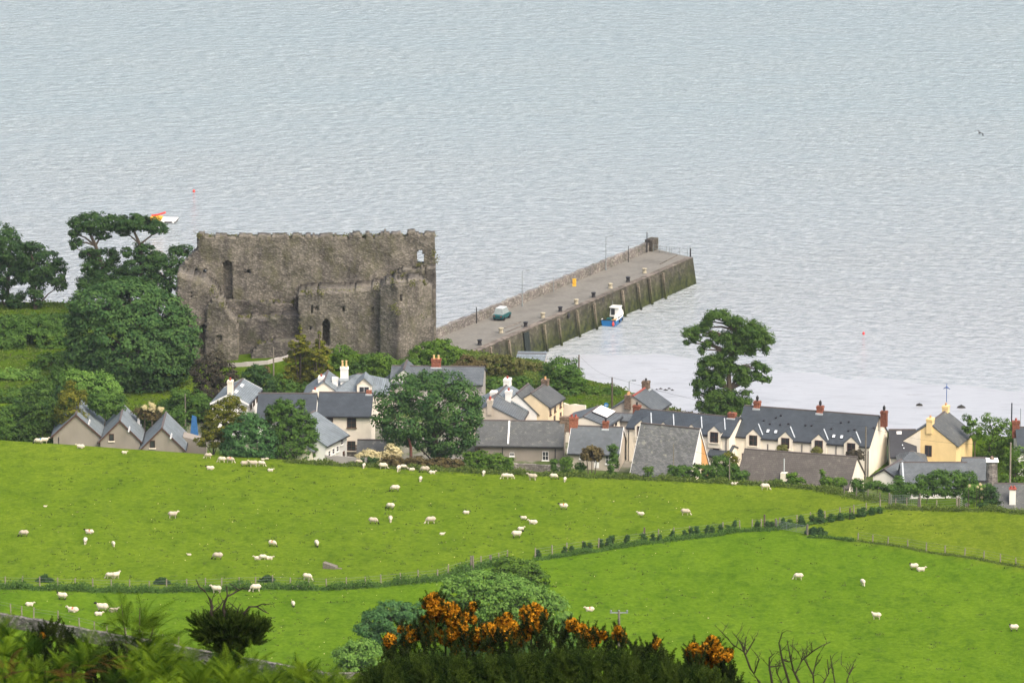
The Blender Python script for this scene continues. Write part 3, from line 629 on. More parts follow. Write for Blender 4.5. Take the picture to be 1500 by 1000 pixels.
# right edge
h = House('dark_roofed_house', 'house cut by the right edge, dark slate roof with a white chimney in front', (1458, 745), (1530, 749), W=7, ridge=(1482, 709.5), ze=7.8, wall='greyr', roof='slate_old', yaw=-3)
x_, s_2 = h.hit('r0', 1483, 735); pz = h.plane('r0'); c = pz[0] + pz[1] * x_ + pz[2] * s_2
cc = MB().box(c.x - .42, c.x + .42, c.y - .4, c.y + .4, c.z - .8, c.z + 1.75).build('chimney', m('white'), h.root)
MB().box(c.x - .5, c.x + .5, c.y - .48, c.y + .48, c.z + 1.75, c.z + 1.9).tube([(c.x - .2, c.y, c.z + 1.9), (c.x - .2, c.y, c.z + 2.2)], .14, 8).tube([(c.x + .2, c.y, c.z + 1.9), (c.x + .2, c.y, c.z + 2.2)], .14, 8).build('chimney_pot', m('pot_red'), cc)
h = House('slate_house', 'slate roof showing above the trees at the right edge', (1492, 660), (1530, 661), W=8, ridge=(1510, 627), ze=9, wall='white', roof='slate_dark', yaw=0); h.chim(1488, 617, 1, .8, 'brick', 1)
# beach shed
h = House('blue_roofed_shed', 'flat blue grey roof of a shed at the foot of the pier', (757, 528), (797, 530), W=5.5, ridge=(777, 519.5), ze=4.6, zb=2.6, wall='greyr', roof='slate_pale', yaw=-4, cat='shed', gut=False)
# ---------------------------------------------------------------- the castle
def proj_np(P):
    x, y, z = P[..., 0], P[..., 1], P[..., 2] - CZ; dep = y * CP - z * SP
    return 750 + F * x / dep, 500 - F * (y * SP + z * CP) / dep
def inpoly(u, v, poly):
    r = np.zeros(u.shape, bool); n = len(poly)
    for i in range(n):
        (x0, y0), (x1, y1) = poly[i], poly[(i + 1) % n]
        if y0 == y1: continue
        c = ((y0 > v) != (y1 > v)) & (u < (x1 - x0) * (v - y0) / (y1 - y0) + x0); r ^= c
    return r
castle = thing('castle_ruin', 'huge roofless grey stone castle ruin with broken battlements above the village', 'castle', (-26, 862, 8))
def masonry(name, poly, Yf, thick, mat='castle', holes=(), niches=(), cell=.27, bulge=None, seed=1, rough=.07, parent=None):
    """ragged stone wall: the outline is cut into stone sized cells with real depth; Yf = front, thick = depth"""
    parent = parent or castle
    ro = random.Random(seed); nr = np.random.default_rng(seed)
    us = [p[0] for p in poly]; vs = [p[1] for p in poly]
    a, b = at(min(us), max(vs), Yf), at(max(us), min(vs), Yf)
    x0, x1, z0, z1 = a.x - .5, b.x + .5, min(a.z, 7) - 1.5, b.z + .5
    nx, nz = int((x1 - x0) / cell), int((z1 - z0) / cell)
    gx, gz_ = np.meshgrid(np.arange(nx), np.arange(nz), indexing='ij')
    cx, cz = x0 + (gx + .5) * cell, z0 + (gz_ + .5) * cell
    bl = (lambda x: np.zeros_like(x)) if bulge is None else bulge
    P = np.stack([cx, Yf + bl(cx), cz], -1); u, v = proj_np(P)
    jit = nr.normal(0, .7 if thick < 3.6 else .25, u.shape); low = 1.2 * np.sin(u * .9 + seed) * np.sin(v * .7)
    solid = inpoly(u + jit * .6 + low * .4, v + jit * .6 + low * .3, poly)
    for hp in holes: solid &= ~inpoly(u + jit * .1, v + jit * .1, hp)
    dep = np.zeros(u.shape)
    for np_, d in niches: dep = np.where(inpoly(u + jit * .1, v + jit * .1, np_), d, dep)
    gxv, gzv = np.meshgrid(np.arange(nx + 1), np.arange(nz + 1), indexing='ij')
    X = x0 + gxv * cell + nr.uniform(-.06, .06, gxv.shape); Z = z0 + gzv * cell + nr.uniform(-.06, .06, gxv.shape)
    yf = nr.uniform(-rough, rough, gxv.shape) + .14 * np.sin(gxv * .21 + seed) * np.sin(gzv * .33) + bl(X)
    V = []; Fc = []; idx = {}
    def vid(i, k, lay, d=0):
        key = (i, k, lay, round(d, 2))
        if key not in idx:
            idx[key] = len(V)
            V.append((X[i, k], Yf + (yf[i, k] + d if lay == 0 else thick + nr.uniform(-.1, .1)), Z[i, k]))
        return idx[key]
    for i in range(nx):
        for k in range(nz):
            if not solid[i, k]: continue
            d = dep[i, k]; q = [(i, k), (i + 1, k), (i + 1, k + 1), (i, k + 1)]
            f0 = [vid(*c, 0, d) for c in q]; f1 = [vid(*c, 1) for c in q]
            Fc.append(f0); Fc.append(f1[::-1])
            for (di, dk), (p, r_) in zip(((0, -1), (1, 0), (0, 1), (-1, 0)), ((0, 1), (1, 2), (2, 3), (3, 0))):
                a_, b_ = i + di, k + dk
                if not (0 <= a_ < nx and 0 <= b_ < nz) or not solid[a_, b_]: Fc.append([f0[r_], f0[p], f1[p], f1[r_]])
                elif dep[a_, b_] < d - .01:
                    e0, e1 = vid(*q[p], 0, dep[a_, b_]), vid(*q[r_], 0, dep[a_, b_]); Fc.append([f0[r_], f0[p], e0, e1])
    return npmesh(name, np.array(V) - np.array(parent.location), np.array(Fc), m(mat), parent=parent)
# tall rear wall with worn merlons
top = [(289, 347), (293, 343), (303, 345), (306, 348), (322, 346), (340, 347.5), (346, 350), (357, 345), (368, 344.5), (371, 349), (378, 345), (386, 345), (400, 346.5), (414, 346), (420, 347), (424, 350), (428, 346), (433, 345), (440, 346), (445, 349.5), (449, 346.5), (460, 346), (466, 350), (470, 346), (478, 344.5), (490, 346), (497, 348), (503, 347), (511, 350), (515, 344), (522, 342.7), (529, 344.5), (531, 350), (534, 350.5), (536, 343.5), (541, 343), (546, 350), (552, 349), (558, 343), (567, 342), (571, 346), (575, 342), (584, 342), (588, 347), (596, 347), (598, 341.5), (606, 341), (612, 344), (616, 346), (622, 343.5), (630, 342.5), (637, 343)]
masonry('curtain_wall', top + [(638, 470), (638, 530), (258, 530), (261, 402), (266, 390), (274, 380), (284, 371), (290, 364)], 868, 2.4, seed=3,
        holes=[[(611.5, 388), (611.5, 371), (614, 367), (617.5, 367), (620.5, 372), (620.8, 388)], [(297, 396.5), (301, 396.5), (301.5, 401), (297, 401)]],
        niches=[([(326, 386), (330, 383), (338, 384), (341, 388), (341, 440), (328, 442)], 1.1), ([(359.5, 397), (366.5, 396), (366.5, 401.5), (360, 401.5)], 1.3), ([(284.5, 395), (288.5, 394), (288.5, 404), (285, 404)], 1.3)])
masonry('east_wall', [(622, 415), (622, 396), (629, 392), (638, 392), (638, 535), (622, 535)], 866.2, 3.5, seed=4)
masonry('rubble_slope', [(560, 420), (571, 410), (578, 402), (590, 396), (600, 394), (604, 398), (622, 392), (623, 420), (600, 425)], 865.2, 3, seed=14, rough=.25)
x583 = at(584, 470, 857).x
masonry('tower', [(556, 425), (562, 419), (567, 416), (578, 416), (586, 418.5), (592, 417), (600, 412), (612, 411.5), (622, 414), (632, 420), (633, 455), (636, 535), (556, 535)], 857.5, 8, seed=5,
        bulge=lambda x: np.where(x < x583, (x583 - x) * .55, (x - x583) * .9), niches=[([(586, 431), (588.2, 431), (588.2, 443), (586, 443)], .6), ([(607.3, 484), (609, 484), (609, 495), (607.3, 495)], .6)])
masonry('front_wall', [(437, 432), (445, 430), (453, 428), (465, 429.5), (478, 428), (500, 429), (514, 427.5), (530, 425), (545, 424), (555, 422.5), (566, 423), (566, 532), (440, 532)], 860.8, 7, seed=6,
        niches=[([(472.5, 508), (472.5, 473), (475, 467), (478, 466), (481.5, 470), (481.8, 508)], 2.6), ([(456.2, 447), (458.2, 447), (458.2, 460), (456.2, 460)], .7), ([(501.5, 448), (503.3, 448), (503.3, 457), (501.5, 457)], .7), ([(545.8, 448), (547.6, 448), (547.6, 457), (545.8, 457)], .7), ([(460, 451), (466, 449), (468, 453), (461, 454)], .4), ([(452, 478), (456, 477), (457, 482), (452, 483)], .7)])
masonry('inner_wall', [(322, 440), (332, 440.5), (350, 440), (375, 441), (400, 443), (431, 446.5), (432, 434), (441, 433), (441, 530), (325, 530)], 867, 1.6, 'castle_dark', seed=7, niches=[([(433, 436), (438.5, 435), (438.5, 458), (433, 458)], .9)])
masonry('low_wall', [(333, 466.5), (345, 468.5), (368, 467), (390, 467.5), (410, 465), (425, 463), (441, 462), (441, 530), (333, 530)], 862.5, 4.6, 'castle_dark', seed=8)
masonry('ramp_wall', [(368, 519), (376, 508), (392, 502), (408, 499.5), (425, 499), (442, 500), (442, 532), (365, 532)], 859.2, 2.6, 'castle_dark', seed=9)
masonry('gate_stub', [(302, 449), (311, 440), (319, 437), (326, 440), (329, 446), (331, 458), (338, 465), (344, 469), (347, 480), (349, 535), (300, 535)], 858.5, 5, seed=10, niches=[([(315, 496), (318, 491), (323, 492), (325, 500), (316, 502)], .3)])
xl = at(270, 470, 858).x
masonry('tower', [(259, 404), (264, 405), (272, 409), (279, 410), (288, 412.5), (298, 414), (305, 418), (311, 424), (318, 430), (322, 440), (320, 470), (318, 540), (258, 540)], 858.8, 8, seed=11, bulge=lambda x: .055 * (x - xl) ** 2, niches=[([(292.5, 477), (301, 475), (302, 520), (293, 520)], 1.2), ([(280, 428), (282, 428), (284, 520), (282, 520)], .25)])

# ---------------------------------------------------------------- the pier
ZD = 4.3
Nr, Er, El, Nl = on(705, 512, ZD), on(1015, 377.5, ZD), on(955, 363.5, ZD), on(640, 492, ZD)
pd = (Er - Nr).normalized(); Nr2 = Nr - pd * 14; Nl2 = Nl - pd * 10; pn = Vector((pd.y, -pd.x, 0))
pier = thing('stone_pier', 'long old stone pier reaching out into the water beside the castle', 'pier', (Nr.x, Nr.y, 0))
def pl(p): return Vector(p) - pier.location
bt = pn * .7
lo = [Nl2 - bt, Nr2 + bt, Er + bt + pd * .9, El + pd * .9 - bt]
b = MB(); hi = [Nl2, Nr2, Er, El]
b.add([pl((p.x, p.y, -3)) for p in lo] + [pl((p.x, p.y, ZD - .02)) for p in hi], [(0, 1, 5, 4), (1, 2, 6, 5), (2, 3, 7, 6), (3, 0, 4, 7), (4, 5, 6, 7), (3, 2, 1, 0)])
b.build('pier_wall', m('pier_wall'), pier)
def deck_mat():
    t = NT('pier_concrete', .85, .25); p = t.pos()
    a = t.ramp(t.noise(p, .25, 7, .65), [(.3, (.115, .110, .094)), (.55, (.175, .168, .146)), (.75, (.135, .134, .112))])
    sp = t.ramp(t.noise(p, 2.5, 5, .7), [(.3, (.85, .85, .85)), (.7, (1.1, 1.1, 1.1))]); return t.col(t.mix(1, a, sp, 'MULTIPLY'))
MT['deck'] = deck_mat(); MT['coping'] = stone('pier_coping', (.16, .14, .12), (.25, .22, .19), 1.1, .25, stain=.1)
b = MB(); b.add([pl((p.x, p.y, ZD)) for p in hi], [(0, 1, 2, 3)]); b.build('deck', m('deck'), pier)
b = MB(); q0, q1 = Nr2 - pn * 1.0, Er - pn * 1.0
b.prism([pl((p.x, p.y, ZD + .004)) for p in (q0, Nr2 + pn * .06, Er + pn * .06, q1)], (0, 0, .07)); b.build('coping', m('coping'), pier)
for (u0, v0, u1, v1) in ((739, 481, 763, 471.5), (741, 487, 765, 477), (967, 387, 992, 374)):
    a_, c_ = on(u0, v0, ZD), on(u1, v1, ZD); b = MB(); b.prism([pl((p.x, p.y, ZD + .008)) for p in (a_ - pn * .12, a_ + pn * .12, c_ + pn * .12, c_ - pn * .12)], (0, 0, .05)); b.build('deck_kerb', m('coping'), pier)
# parapet along the seaward side, ragged top
nseg = 90; b = MB(); rr = random.Random(5); dl = (El - Nl2); vs = []; fs = []
for i in range(nseg + 1):
    p = Nl2 + dl * (i / nseg) * .985; h_ = 1.35 + rr.uniform(-.09, .09)
    for off, z in ((-.02, 0), (.75, 0), (.72, h_), (.02, h_ + rr.uniform(-.05, .08))): qn = p + pn * off; vs.append(pl((qn.x, qn.y, ZD + z)))
for i in range(nseg):
    for k in range(4): k2 = (k + 1) % 4; fs.append((i * 4 + k, i * 4 + k2, (i + 1) * 4 + k2, (i + 1) * 4 + k))
fs += [(3, 2, 1, 0), tuple(nseg * 4 + k for k in range(4))]; b.add(vs, fs); b.build('parapet', m('drystone'), pier)
p = El - pd * 2.6; b = MB(); b.fbox(pl((p.x, p.y, ZD)) + pn * -.06, pd * 2.4, pn * 1.3, (0, 0, 1.9)); b.build('parapet_end', m('pier_wall'), pier)
MT['weed_wood'] = stone('weedy_timber', (.20, .17, .13), (.27, .23, .18), 3, .3, zalg=(.6, 3.4)); MT['slot'] = plain('panel_near_black', (.012, .018, .015), .6)
for u, v in ((716, 507), (743, 497), (795, 474.5), (816, 466), (843, 453.5), (868, 443), (909.5, 424.5), (932.5, 414.5), (949, 407), (969, 399)):
    p = on(u, v, ZD); b = MB(); b.fbox(pl((p.x, p.y, -1)) + bt, pd * .38, pn * .3, -bt * .96 + Vector((0, 0, ZD + .9))); b.build('fender_post', m('weed_wood'), pier)
p = on(766, 486, ZD); b = MB(); b.fbox(pl((p.x, p.y, -1)) + bt, pd * 1.7, pn * .12, -bt * .92 + Vector((0, 0, ZD + .8))); b.build('dark_panel', m('slot'), pier)  # flat near-black panel laid on the pier wall
p = on(1003, 381, ZD); b = MB(); b.fbox(pl((p.x, p.y, -1)) + bt, pd * 1.5, pn * .12, -bt * .92 + Vector((0, 0, ZD + .75))); b.build('dark_panel', m('slot'), pier)  # second near-black panel, towards the pier end
for u, v in ((880.5, 439), (831, 462)):
    p = on(u, v, ZD - .5); b = MB(); b.tube([pl(p) + pn * (.1 + .1 * k) for k in range(4)], [.25, .42, .42, .25], 10); b.build('tyre_fender', m('black'), pier)
# bollards
bl_y = [(733.8, 485), (795, 462.8), (844, 443), (894, 419.8), (944, 397.7)]; bl_k = [(702.6, 502.5), (770, 476.5), (820.7, 454), (869.4, 433), (920, 410.3)]
MT['roofgrey'] = plain('grey_roof_sheet', (.45, .48, .48), .6); MT['boll'] = plain('pale_stone_bollard', (.33, .30, .22), .8)
def bollard(mat_, r): return MB().tube([(0, 0, 0), (0, 0, .12), (0, 0, .5), (0, 0, .62), (0, 0, .74), (0, 0, .8)], [r * 1.2, r, r * .9, r * 1.3, r * 1.25, r * .6], 10).build('bollard', m(mat_))
lab = ['nearest the castle', 'second from the castle', 'third from the castle, near the blue boat', 'fourth from the castle', 'nearest the pier end']
for lst, mt_, r, nm in ((bl_y, 'boll', .33, 'pale stone'), (bl_k, 'black', .3, 'black iron')):
    o = bollard(mt_, r)
    for i, (u, v) in enumerate(lst):
        c = o if i == 0 else dup(o)
        c.location = on(u, v + 2, ZD + .07); tag(c, f'{nm} mooring bollard on the pier edge, {lab[i]}', 'bollard', nm + ' bollards along the pier')
# lamps, masts, railing
def lamp(name, u, vb, vt, z, arm, label, h=None):
    p = on(u, vb, z) if z is not None else gnd(u, vb); zt_ = solve(lambda q: proj((p.x, p.y, q))[1], vt, p.z, p.z + 16); H = zt_ - p.z
    r = thing(name, label, 'street lamp', p)
    MB().tube([(0, 0, 0), (0, 0, .5), (0, 0, .52), (0, 0, H)], [.12, .12, .075, .05], 8).build('post', m('steel'), r)
    MB().tube([(0, 0, H - .05), (arm * .4, 0, H + .06), (arm, 0, H + .1)], [.04, .04, .04], 6).build('arm', m('steel'), r)
    MB().box(arm - .28, arm + .28, -.12, .12, H + .03, H + .17).build('lamp_head', m('steel'), r)
lamp('street_lamp', 765, 449, 396.5, ZD, .85, 'tall street lamp on the pier nearer the castle, by the parapet')
lamp('street_lamp', 887.5, 396, 346.5, ZD, .85, 'tall street lamp far out on the pier, beyond the blue boat')
lamp('street_lamp', 921.5, 590, 558, None, .7, 'street lamp standing behind the grey roofed beach house')
for u, vb, vt, r, lb in ((698, 463, 450, .09, 'short dark post on the pier parapet, nearest the castle'), (811, 418, 406.5, .05, 'thin post on the pier parapet between the two lamps'), (920.5, 374, 360.5, .07, 'short post on the parapet near the far end of the pier'), (947.7, 360, 340.5, .09, 'tallest dark mast at the far end of the parapet'), (1011.4, 376, 363.5, .13, 'stout dark timber post on the far right corner of the pier')):
    p = on(u, vb, ZD + (1.2 if u < 1000 else 0)); H = solve(lambda q: proj((p.x, p.y, q))[1], vt, p.z, p.z + 8) - p.z
    r_ = thing('mooring_post' if u > 1000 else 'parapet_post', lb, 'post', p)
    MB().tube([(0, 0, -1.1 if u < 1000 else 0), (0, 0, H)], [r, r * .8], 8).build('post', m('black' if u != 811 else 'steel'), r_); MB().tube([(0, 0, H), (0, 0, H + .12)], [r * 1.5, r * 1.2], 8).build('cap', m('steel'), r_)
p0, p1 = on(957, 368.5, ZD), on(1008, 375, ZD); dv = p1 - p0
rl = thing('railing', 'grey metal railing across the far end of the pier', 'railing', p0)
for i, t in enumerate((0, .19, .38, .47, .52, .76, .98)): MB().tube([dv * t, dv * t + Vector((0, 0, 1.15))], .045, 6).build('post', m('steel'), rl)
for z in (.55, 1.1):
    for t0, t1 in ((0, .38), (.52, .98)): MB().tube([dv * t0 + Vector((0, 0, z)), dv * t1 + Vector((0, 0, z))], .03, 5).build('rail', m('steel'), rl)
MT['ring'] = plain('orange_plastic', (.75, .38, .03), .5); p = on(840, 412.5, ZD + .75) + pn * .15
lr = thing('lifebuoy_stand', 'yellow lifebuoy housing on the pier parapet', 'lifebuoy', p)
b = MB(); n_ = 14; b.tube([Vector((math.cos(t * 2 * math.pi / n_) * .32 * pn.y, 0, math.sin(t * 2 * math.pi / n_) * .36)) + Vector((math.cos(t * 2 * math.pi / n_) * .32, 0, 0)) for t in range(n_ + 1)], .1, 6); b.build('ring', m('ring'), lr)
MB().box(-.3, .3, .02, .12, -.8, .5).build('backing_board', plain('yellow_board', (.7, .45, .06), .5), lr)
# covered vehicle
p = on(735.5, 467, ZD); H_ = 1
car = thing('parked_vehicle', 'small teal vehicle with pale grey top parked against the pier parapet', 'vehicle', p, math.atan2(pd.y, pd.x) + R(4))
MT['teal'] = plain('teal_paint', (.008, .085, .09), .4, .1); MT['grey_cov'] = plain('pale_grey_cover', (.22, .26, .26), .7); MT['tyre'] = plain('tyre_rubber', (.015, .015, .015), .8)
b = MB().prism([(-1.7, -.8, .35), (1.7, -.8, .35), (1.75, -.8, .8), (1.0, -.8, .95), (-1.6, -.8, 1.0), (-1.75, -.8, .8)], (0, 1.6, 0)); b.build('body', m('teal'), car)
b = MB().add([(-1.6, -.76, 1.0), (1.0, -.76, 1.0), (1.0, .76, 1.0), (-1.6, .76, 1.0), (-1.25, -.58, 1.85), (.6, -.58, 1.85), (.6, .58, 1.85), (-1.25, .58, 1.85)], [(4, 5, 6, 7), (0, 1, 5, 4), (1, 2, 6, 5), (2, 3, 7, 6), (3, 0, 4, 7), (3, 2, 1, 0)]); b.build('cab', m('grey_cov'), car)
MB().box(-1.28, .62, -.6, .6, 1.853, 1.93, tp=.05).build('roof', m('roofgrey'), car)
for x in (-1.1, 1.1):
    for y in (-.84, .66): MB().tube([(x, y, .33), (x, y + .18, .33)], [.33, .33], 12).build('wheel', m('tyre'), car)
for y in (-.55, .55): MB().box(-1.78, -1.74, y - .12, y + .12, .66, .8).build('tail_light', m('pot_red'), car)
# ---------------------------------------------------------------- boat, raft, buoys
p = on(889, 479, 0) + pd * 0.6; brz = math.atan2(pd.y, pd.x) + R(9)
boat = thing('fishing_boat', 'blue hulled fishing boat with white wheelhouse moored against the pier', 'boat', p, brz)
MT['hull'] = plain('blue_hull_paint', (.015, .14, .36), .35, .12, 2); MT['boatw'] = plain('white_boat_paint', (.78, .78, .74), .4, .05); MT['cock'] = plain('grey_deck_paint', (.30, .36, .36), .7, .2)
secs = [(0, 1.18, 1.0, .95), (1.5, 1.28, 1.05, .95), (3.0, 1.28, 1.02, 1.02), (4.4, 1.08, .8, 1.2), (5.6, .62, .4, 1.42), (6.4, .06, .04, 1.62)]
vs = []; fs = []
for x, hw, hb, sh in secs: vs += [(x, hw, sh), (x, hw * .97, .45), (x, hb, 0), (x, hb * .5, -.35), (x, -hb * .5, -.35), (x, -hb, 0), (x, -hw * .97, .45), (x, -hw, sh)]
for i in range(5):
    for k in range(7): fs.append((i * 8 + k, (i + 1) * 8 + k, (i + 1) * 8 + k + 1, i * 8 + k + 1))
fs.append(tuple(range(8))); b = MB().add(vs, fs); b.build('hull', m('hull'), boat)
vs = [(x + (.08 if x == 0 else 0), s_ * max(hw - .06, .02), (sh - .5 if x < 3.5 else sh - .08)) for x, hw, hb, sh in secs for s_ in (1, -1)]
fs = [(2 * i, 2 * i + 1, 2 * i + 3, 2 * i + 2) for i in range(5)]; fsd = [f[::-1] for f in fs]
MB().add(vs[:6], fsd[:2]).build('cockpit_floor', m('cock'), boat); MB().add([vs[i] for i in range(6, 12)], [f[::-1] for f in [(0, 1, 3, 2), (2, 3, 5, 4)]]).build('foredeck', m('boatw'), boat)
for s_ in (1, -1):
    MB().tube([(x, s_ * hw, sh + .03) for x, hw, hb, sh in secs], .07, 6).build('gunwale', m('boatw'), boat)
MB().tube([(0, -1.18, .97), (0, 1.18, .97)], .07, 6).build('transom_rail', m('gutter'), boat)
wh = MB().box(3.1, 4.75, -.85, .75, .9, 2.35, tp=.12).build('wheelhouse', m('boatw'), boat)
MB().box(2.85, 4.75, -.85, .75, 2.352, 2.44).build('roof', m('boatw'), wh); MB().box(3.065, 3.115, -.1, .5, 1.2, 2.2).build('door', m('glass'), wh); MB().box(4.655, 4.72, -.6, .5, 1.6, 2.1).build('pane', m('glass'), wh)
MB().box(2.2, 2.9, -.75, -.2, .5, 1.35, tp=.05).build('engine_box', m('boatw'), boat); MB().box(1.3, 2.1, .1, .75, .5, .95).build('fish_box', m('teal'), boat); MB().box(1.5, 2.15, -.7, -.15, .5, .8).build('crate', plain('tan_crate', (.42, .27, .12), .8), boat)
MB().tube([(-.12, -.8, .95), (-.12, -.8, .8), (-.14, -.8, .7), (-.16, -.8, .45), (-.14, -.8, .2), (-.12, -.8, .12)], [.02, .03, .13, .2, .16, .03], 10).build('buoy_fender', plain('red_fender', (.75, .07, .04), .4), boat)
for x in (1.6, 3.1): MB().tube([(x, -1.27, .6), (x, -1.4, .6)], [.26, .26], 12).build('tyre_fender', m('tyre'), boat)
MB().tube([(3.3, .3, 2.4), (3.3, .3, 3.4)], .03, 6).build('mast', m('steel'), boat)
p = on(237, 324, 0); raft = thing('swimming_raft', 'white floating raft with an orange inflatable slide, out on the water at left', 'raft', p, R(-6))
MB().box(-2.9, 2.6, -1.6, 1.6, -.2, .28).build('float', plain('dark_float', (.05, .05, .05), .7), raft); MB().box(-2.9, 2.6, -1.6, 1.6, .283, .42).build('deck', m('boatw'), raft)
MB().prism([(-1.9, -1.4, .43), (.1, -1.4, .43), (.35, -1.4, .95), (-.4, -1.4, 1.05), (-1.9, -1.4, .85)], (0, 1.1, 0)).build('slide', m('ring'), raft)
MB().tube([(-1.7, -.1, .95), (-.5, -.1, 1.15), (.7, -.1, 1.55)], .16, 8).build('slide_rim', plain('red_vinyl', (.65, .06, .05), .5), raft)
for x in (.5, 2.2): MB().tube([(x, -1.7, .1), (x, -1.7, .5)], [.2, .2], 8).build('buoy', m('boatw'), raft)
for u, v, c, lb, r in ((284, 281, (.6, .08, .07), 'small red buoy on the water above the raft', .24), (1265, 489, (.6, .05, .06), 'tiny red buoy on the water right of the tall pine', .2)):
    p = on(u, v, .1); o = MB().tube([(0, 0, -.2), (0, 0, 0), (0, 0, r), (0, 0, r * 1.5), (0, 0, r * 1.9)], [r * .5, r, r * .95, r * .5, .02], 10).build('buoy', plain('buoy_paint', c, .4)); o.location = p; tag(o, lb, 'buoy')
# bird
p = at(1435, 195, 700); bird = MB()
bird.tube([(-.3, 0, 0), (-.1, 0, .02), (.15, 0, .03), (.33, 0, .02)], [.02, .1, .09, .02], 8)
bird.add([(-.1, .05, .03), (.15, .05, .03), (.1, .35, .18), (-.1, .33, .16), (.0, .62, -.12), (-.12, .55, -.1)], [(0, 1, 2, 3), (3, 2, 4, 5)]); bird.add([(-.1, -.05, .03), (.15, -.05, .03), (.1, -.35, .18), (-.1, -.33, .16), (.0, -.62, -.12), (-.12, -.55, -.1)], [(3, 2, 1, 0), (5, 4, 2, 3)])
o = bird.build('bird', m('black')); o.location = p; o.rotation_euler = (R(25), 0, R(60)); tag(o, 'dark bird flying over the open water at upper right', 'bird')
# rocks and seaweed on the flats
def rock(u, v, s, label, name='beach_rock', cat='rock'):
    s *= .75; p = on(u, v, .3); n_ = 10; b = MB(); rr = random.Random(int(u)); b.tube([(-s, 0, -.1), (-s * .6, .1, .1), (0, 0, .25), (s * .5, 0, .15), (s, .1, -.1)], [.05 * s + .05, .35 * s * rr.uniform(.7, 1.2), .45 * s, .3 * s * rr.uniform(.7, 1.3), .05], 8)
    o = b.build(name, plain('weedy_rock', (.025, .025, .022), .8, .4)); o.location = p; tag(o, label, cat)
rock(1347, 594.8, .75, 'dark weedy rock on the wet flats, left of the yellow house aerial'); rock(1408.5, 598, 1.0, 'larger dark weedy rock on the flats, right of the yellow house aerial')
for i, (u, v) in enumerate([(962, 573), (968, 572), (975, 574), (980, 571.5), (985, 574)]): rock(u, v, .55 + .1 * (i % 3), 'low dark seaweed clump in the line above the beach house roof', 'seaweed_clump', 'seaweed'); bpy.context.scene.collection.objects[-1]['group'] = 'seaweed clumps on the flats'
# ---------------------------------------------------------------- poles and signs
def pole(u, vb, vt, label, arms=0, r=.13, mat_='wood_dark', p=None, cat='utility pole', Y=None, iso=False):
    if p is None: p = gnd(u, vb, 640) if Y is None else at(u, vb, Y)
    H = solve(lambda q: proj((p.x, p.y, q))[1], vt, p.z, p.z + 25) - p.z
    t = thing('utility_pole', label, cat, p); MB().tube([(0, 0, -.5), (0, 0, H)], [r, r * .75], 8).build('post', m(mat_), t)
    for i in range(arms):
        z = H - .25 - .6 * i; MB().box(-.95, .95, -.06, .06, z - .06, z + .06).build('crossarm', m('steel' if iso else 'wood_dark'), t)
        for x in (-.85, 0, .85): MB().tube([(x, 0, z + .06), (x, 0, z + .1), (x, 0, z + .22), (x, 0, z + .3)], [.03, .09, .11, .05], 8).build('insulator', m('steel'), t)
    return t, H
POLES = {}
POLES['a'] = pole(401, 574, 508, 'wooden utility pole left of the golden conifers', mat_='wood')
POLES['b'] = pole(848, 546, 519.5, 'utility pole between the round tree and the beach', Y=870)
POLES['c'] = pole(896.5, 600, 552.5, 'dark wooden utility pole left of the beach house', Y=833)
POLES['d'] = pole(1267.5, 697, 624.5, 'utility pole in front of the right end of the long dormer terrace', Y=793, mat_='wood')
POLES['e'] = pole(1068.5, 700, 671, 'short pole among shrubs between steep roof and bungalow', Y=783, mat_='wood', r=.1)
POLES['f'] = pole(986.5, 690, 650, 'thin pole in front of the steep lichened roof', Y=785, mat_='wood', r=.07)
POLES['g'] = pole(1479, 735, 648, 'bare wooden pole against the trees at far right', Y=775, mat_='wood_pale', r=.14)
POLES['h'] = pole(272, 650, 577, 'grey pole right of the cream pampas grass', Y=818, mat_='wood', r=.1)
POLES['i'] = pole(1481, 660, 590, 'dark mast rising behind the trees at far right', Y=835, mat_='black', r=.12)
POLES['j'] = pole(1494, 660, 598, 'slender grey mast at the right edge', Y=840, mat_='steel', r=.07)
POLES['k'] = pole(906.5, 960, 893.5, 'wooden pole with a three insulator crossarm behind the orange gorse', 1, .16, 'wood', Y=612, iso=True)
b = MB()
wires = thing('overhead_wires', 'thin overhead wires crossing from pole to pole above the terraces', 'wires', (0, 0, 0))
def wire(A, B_, sag=.6):
    ta, ha = POLES[A]; tb, hb = POLES[B_]; a, c = ta.location + Vector((0, 0, ha)), tb.location + Vector((0, 0, hb))
    MB().tube([a.lerp(c, k / 10) - Vector((0, 0, sag * 4 * (k / 10) * (1 - k / 10))) for k in range(11)], .014, 4).build('wire', m('black'), wires)
wire('b', 'c'); wire('c', 'd', 1); wire('d', 'g', 1); wire('f', 'e', .3)
